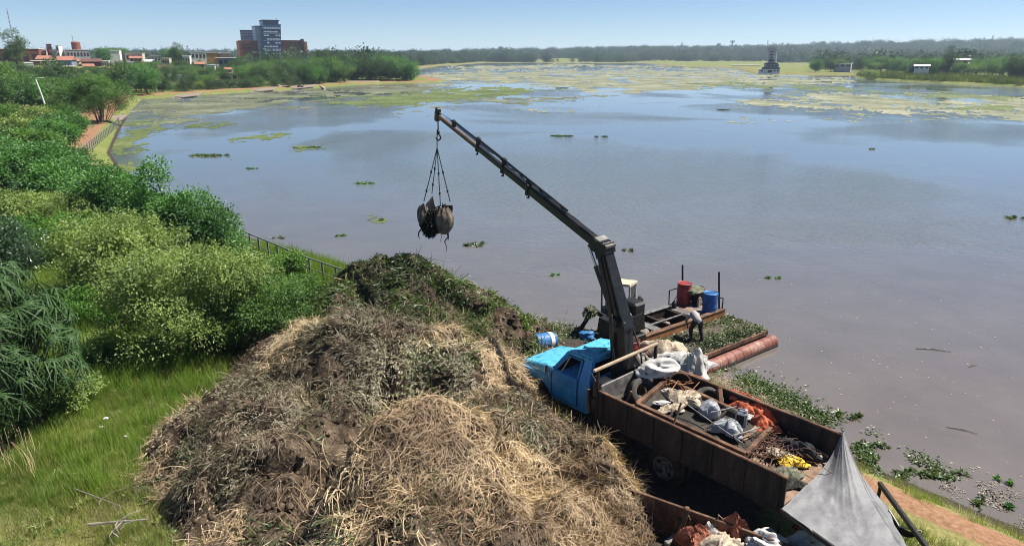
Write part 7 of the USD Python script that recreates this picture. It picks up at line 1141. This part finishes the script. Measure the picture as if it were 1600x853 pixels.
for lab, px, py, w, kd, up, asp in (('green plant clump floating below the hanging sling', 738, 383, 44, 'weed_pale', .7, .5), ('yellow-green plant clump floating left of crane knuckle', 980, 394, 28, 'weed_pale', .9, .9), ('small green clump floating left of the sling', 596, 345, 24, 'weed_green', .4, .5), ('long green clump floating near the far left cove', 326, 244, 46, 'weed_green', .8, .4), ('tiny tuft on open water at the right', 1363, 233, 14, 'weed_green', .9, .6), ('green clump cut by the right picture edge', 1588, 341, 30, 'weed_green', .6, .5), ('single bright green plant near the lower right shore', 1576, 753, 18, 'leaf_lime', .6, .9), ('dark island of reeds in the middle of the weedbeds', 879, 138, 16, 'weed_green', .9, .5), ('green clump beside the railing at the shore', 436, 372, 22, 'weed_pale', .4, .4), ('dark low clump in a line right of the long green one', 393, 264, 22, 'leaf_dark', .1, .3), ('thin dark weed streak above the sling', 566, 287, 34, 'leaf_dark', .05, .25), ('thin dark weed streak on the left open water', 530, 369, 26, 'leaf_dark', .05, .3), ('dark weed streak below the boom', 862, 429, 22, 'leaf_dark', .05, .4), ('faint weed streak right of the crane arm', 1208, 434, 26, 'leaf_dark', .02, .3), ('pale clump drifting near the cove mud', 815, 494, 24, 'weed_green', .5, .6), ('pale specks of weed drifting in the cove', 852, 500, 16, 'weed_pale', .3, .5), ('dark streak in the middle of the glassy water', 876, 213, 34, 'weed_green', .2, .3), ('thin reed streak right of the boom tip', 940, 214, 20, 'weed_green', .5, .25), ('weed strands on bright water left of boom tip', 490, 231, 30, 'weed_green', .3, .4), ('dark tufts left of the pale right mat', 1128, 172, 18, 'weed_green', .4, .4), ('leafy clump stranded on the lower right mud', 1532, 784, 26, 'weed_green', .8, .8), ('dark twiggy clump at the lower right shore', 1576, 794, 24, 'leaf_dark', .8, .7), ('dense leafy raft off the truck tail', 1440, 742, 90, 'weed_pale', .1, .3), ('leafy raft off the bed corner', 1360, 694, 60, 'weed_pale', .1, .3), ('scattered raft right of the far bed wall', 1322, 646, 50, 'weed_green', .4, .4)): clump(lab, px, py, w, kd, up, asp=asp)
for q, (px, py, L_, an) in enumerate(((1458, 547, 1.2, -.25), (1503, 672, .8, -.5), (1520, 572, .5, .4))):
    a = P(px, py, .015); t = thing('floating_twig', ('dark floating branch out on the right water', 'pale twig drifting above the right shore', 'small stick on the open right water', 'bent twig beside the pale drifting one', 'stick near the leafy raft', 'twig in the foam at lower right', 'short stick floating right of the barge')[q], 'twig', None, a, an); part(t, 'stem', tube([(-L_ / 2, 0, 0), (0, .05 * L_, .02), (L_ / 2, -.03 * L_, .01)], [.012, .018, .008], 5), 'bark' if q % 2 == 0 else 'branch_pale'); part(t, 'side_twig', tube([(0, .05 * L_, .02), (.15 * L_, .2 * L_, .06)], .008, 4), 'bark' if q % 2 == 0 else 'branch_pale')
# pale specks and foam
n = 420; px = np.concatenate([rng.uniform(1100, 1610, n // 2), rng.uniform(560, 1610, n // 2)]); py = np.concatenate([rng.uniform(430, 815, n // 2), rng.uniform(240, 600, n // 2)]); pp = np.array([P(a, b, .012) for a, b in zip(px, py)]); ok = shore(pp[:, 0], pp[:, 1]) < -.2; pp = pp[ok]; n = len(pp); d = unit(rng.normal(size=(n, 3)) * [1, 1, 0]); solo('floating_specks', 'tiny pale leaves and foam flecks scattered over the water', 'flecks', leaves(pp, d, np.tile([0, 0, 1.0], (n, 1)), .075 * rng.uniform(.3, 1.4, n) ** 2, .055 * rng.uniform(.3, 1.3, n), 0), 'sack_cream', kind='stuff')
n = 1500; px = rng.uniform(1470, 1600, n); py = np.interp(px, [1470, 1600], [745, 800]) + rng.normal(0, 14, n); pp = np.array([P(a, b, .014) for a, b in zip(px, py)]); ok = (shore(pp[:, 0], pp[:, 1]) < -.05) & (vnoise(pp[:, 0], pp[:, 1], .3, 41, 3) > .55); pp = pp[ok]; n = len(pp); solo('shore_foam', 'thin whitish scum along the lower right shore', 'foam', leaves(pp, unit(rng.normal(size=(n, 3)) * [1, 1, 0]), np.tile([0, 0, 1.0], (n, 1)), .08 * rng.uniform(.4, 1.4, n), .05, 0), 'sack_dirty', kind='stuff')
# black mud water pools by the shore weeds
for lab, px, py, r in (('white plastic bottle scrap in the green hollow', 166, 655, .06), ('white litter by the spindly bush', 158, 668, .04), ('white litter on the grass right of the hollow', 196, 683, .04)):
    t = thing('litter', lab, 'litter', None, P(px, py, .95)); part(t, 'scrap', blob((0, 0, .03), (r, r * .6, r * .5), 2, .4, 2, px, True), 'plastic_white')
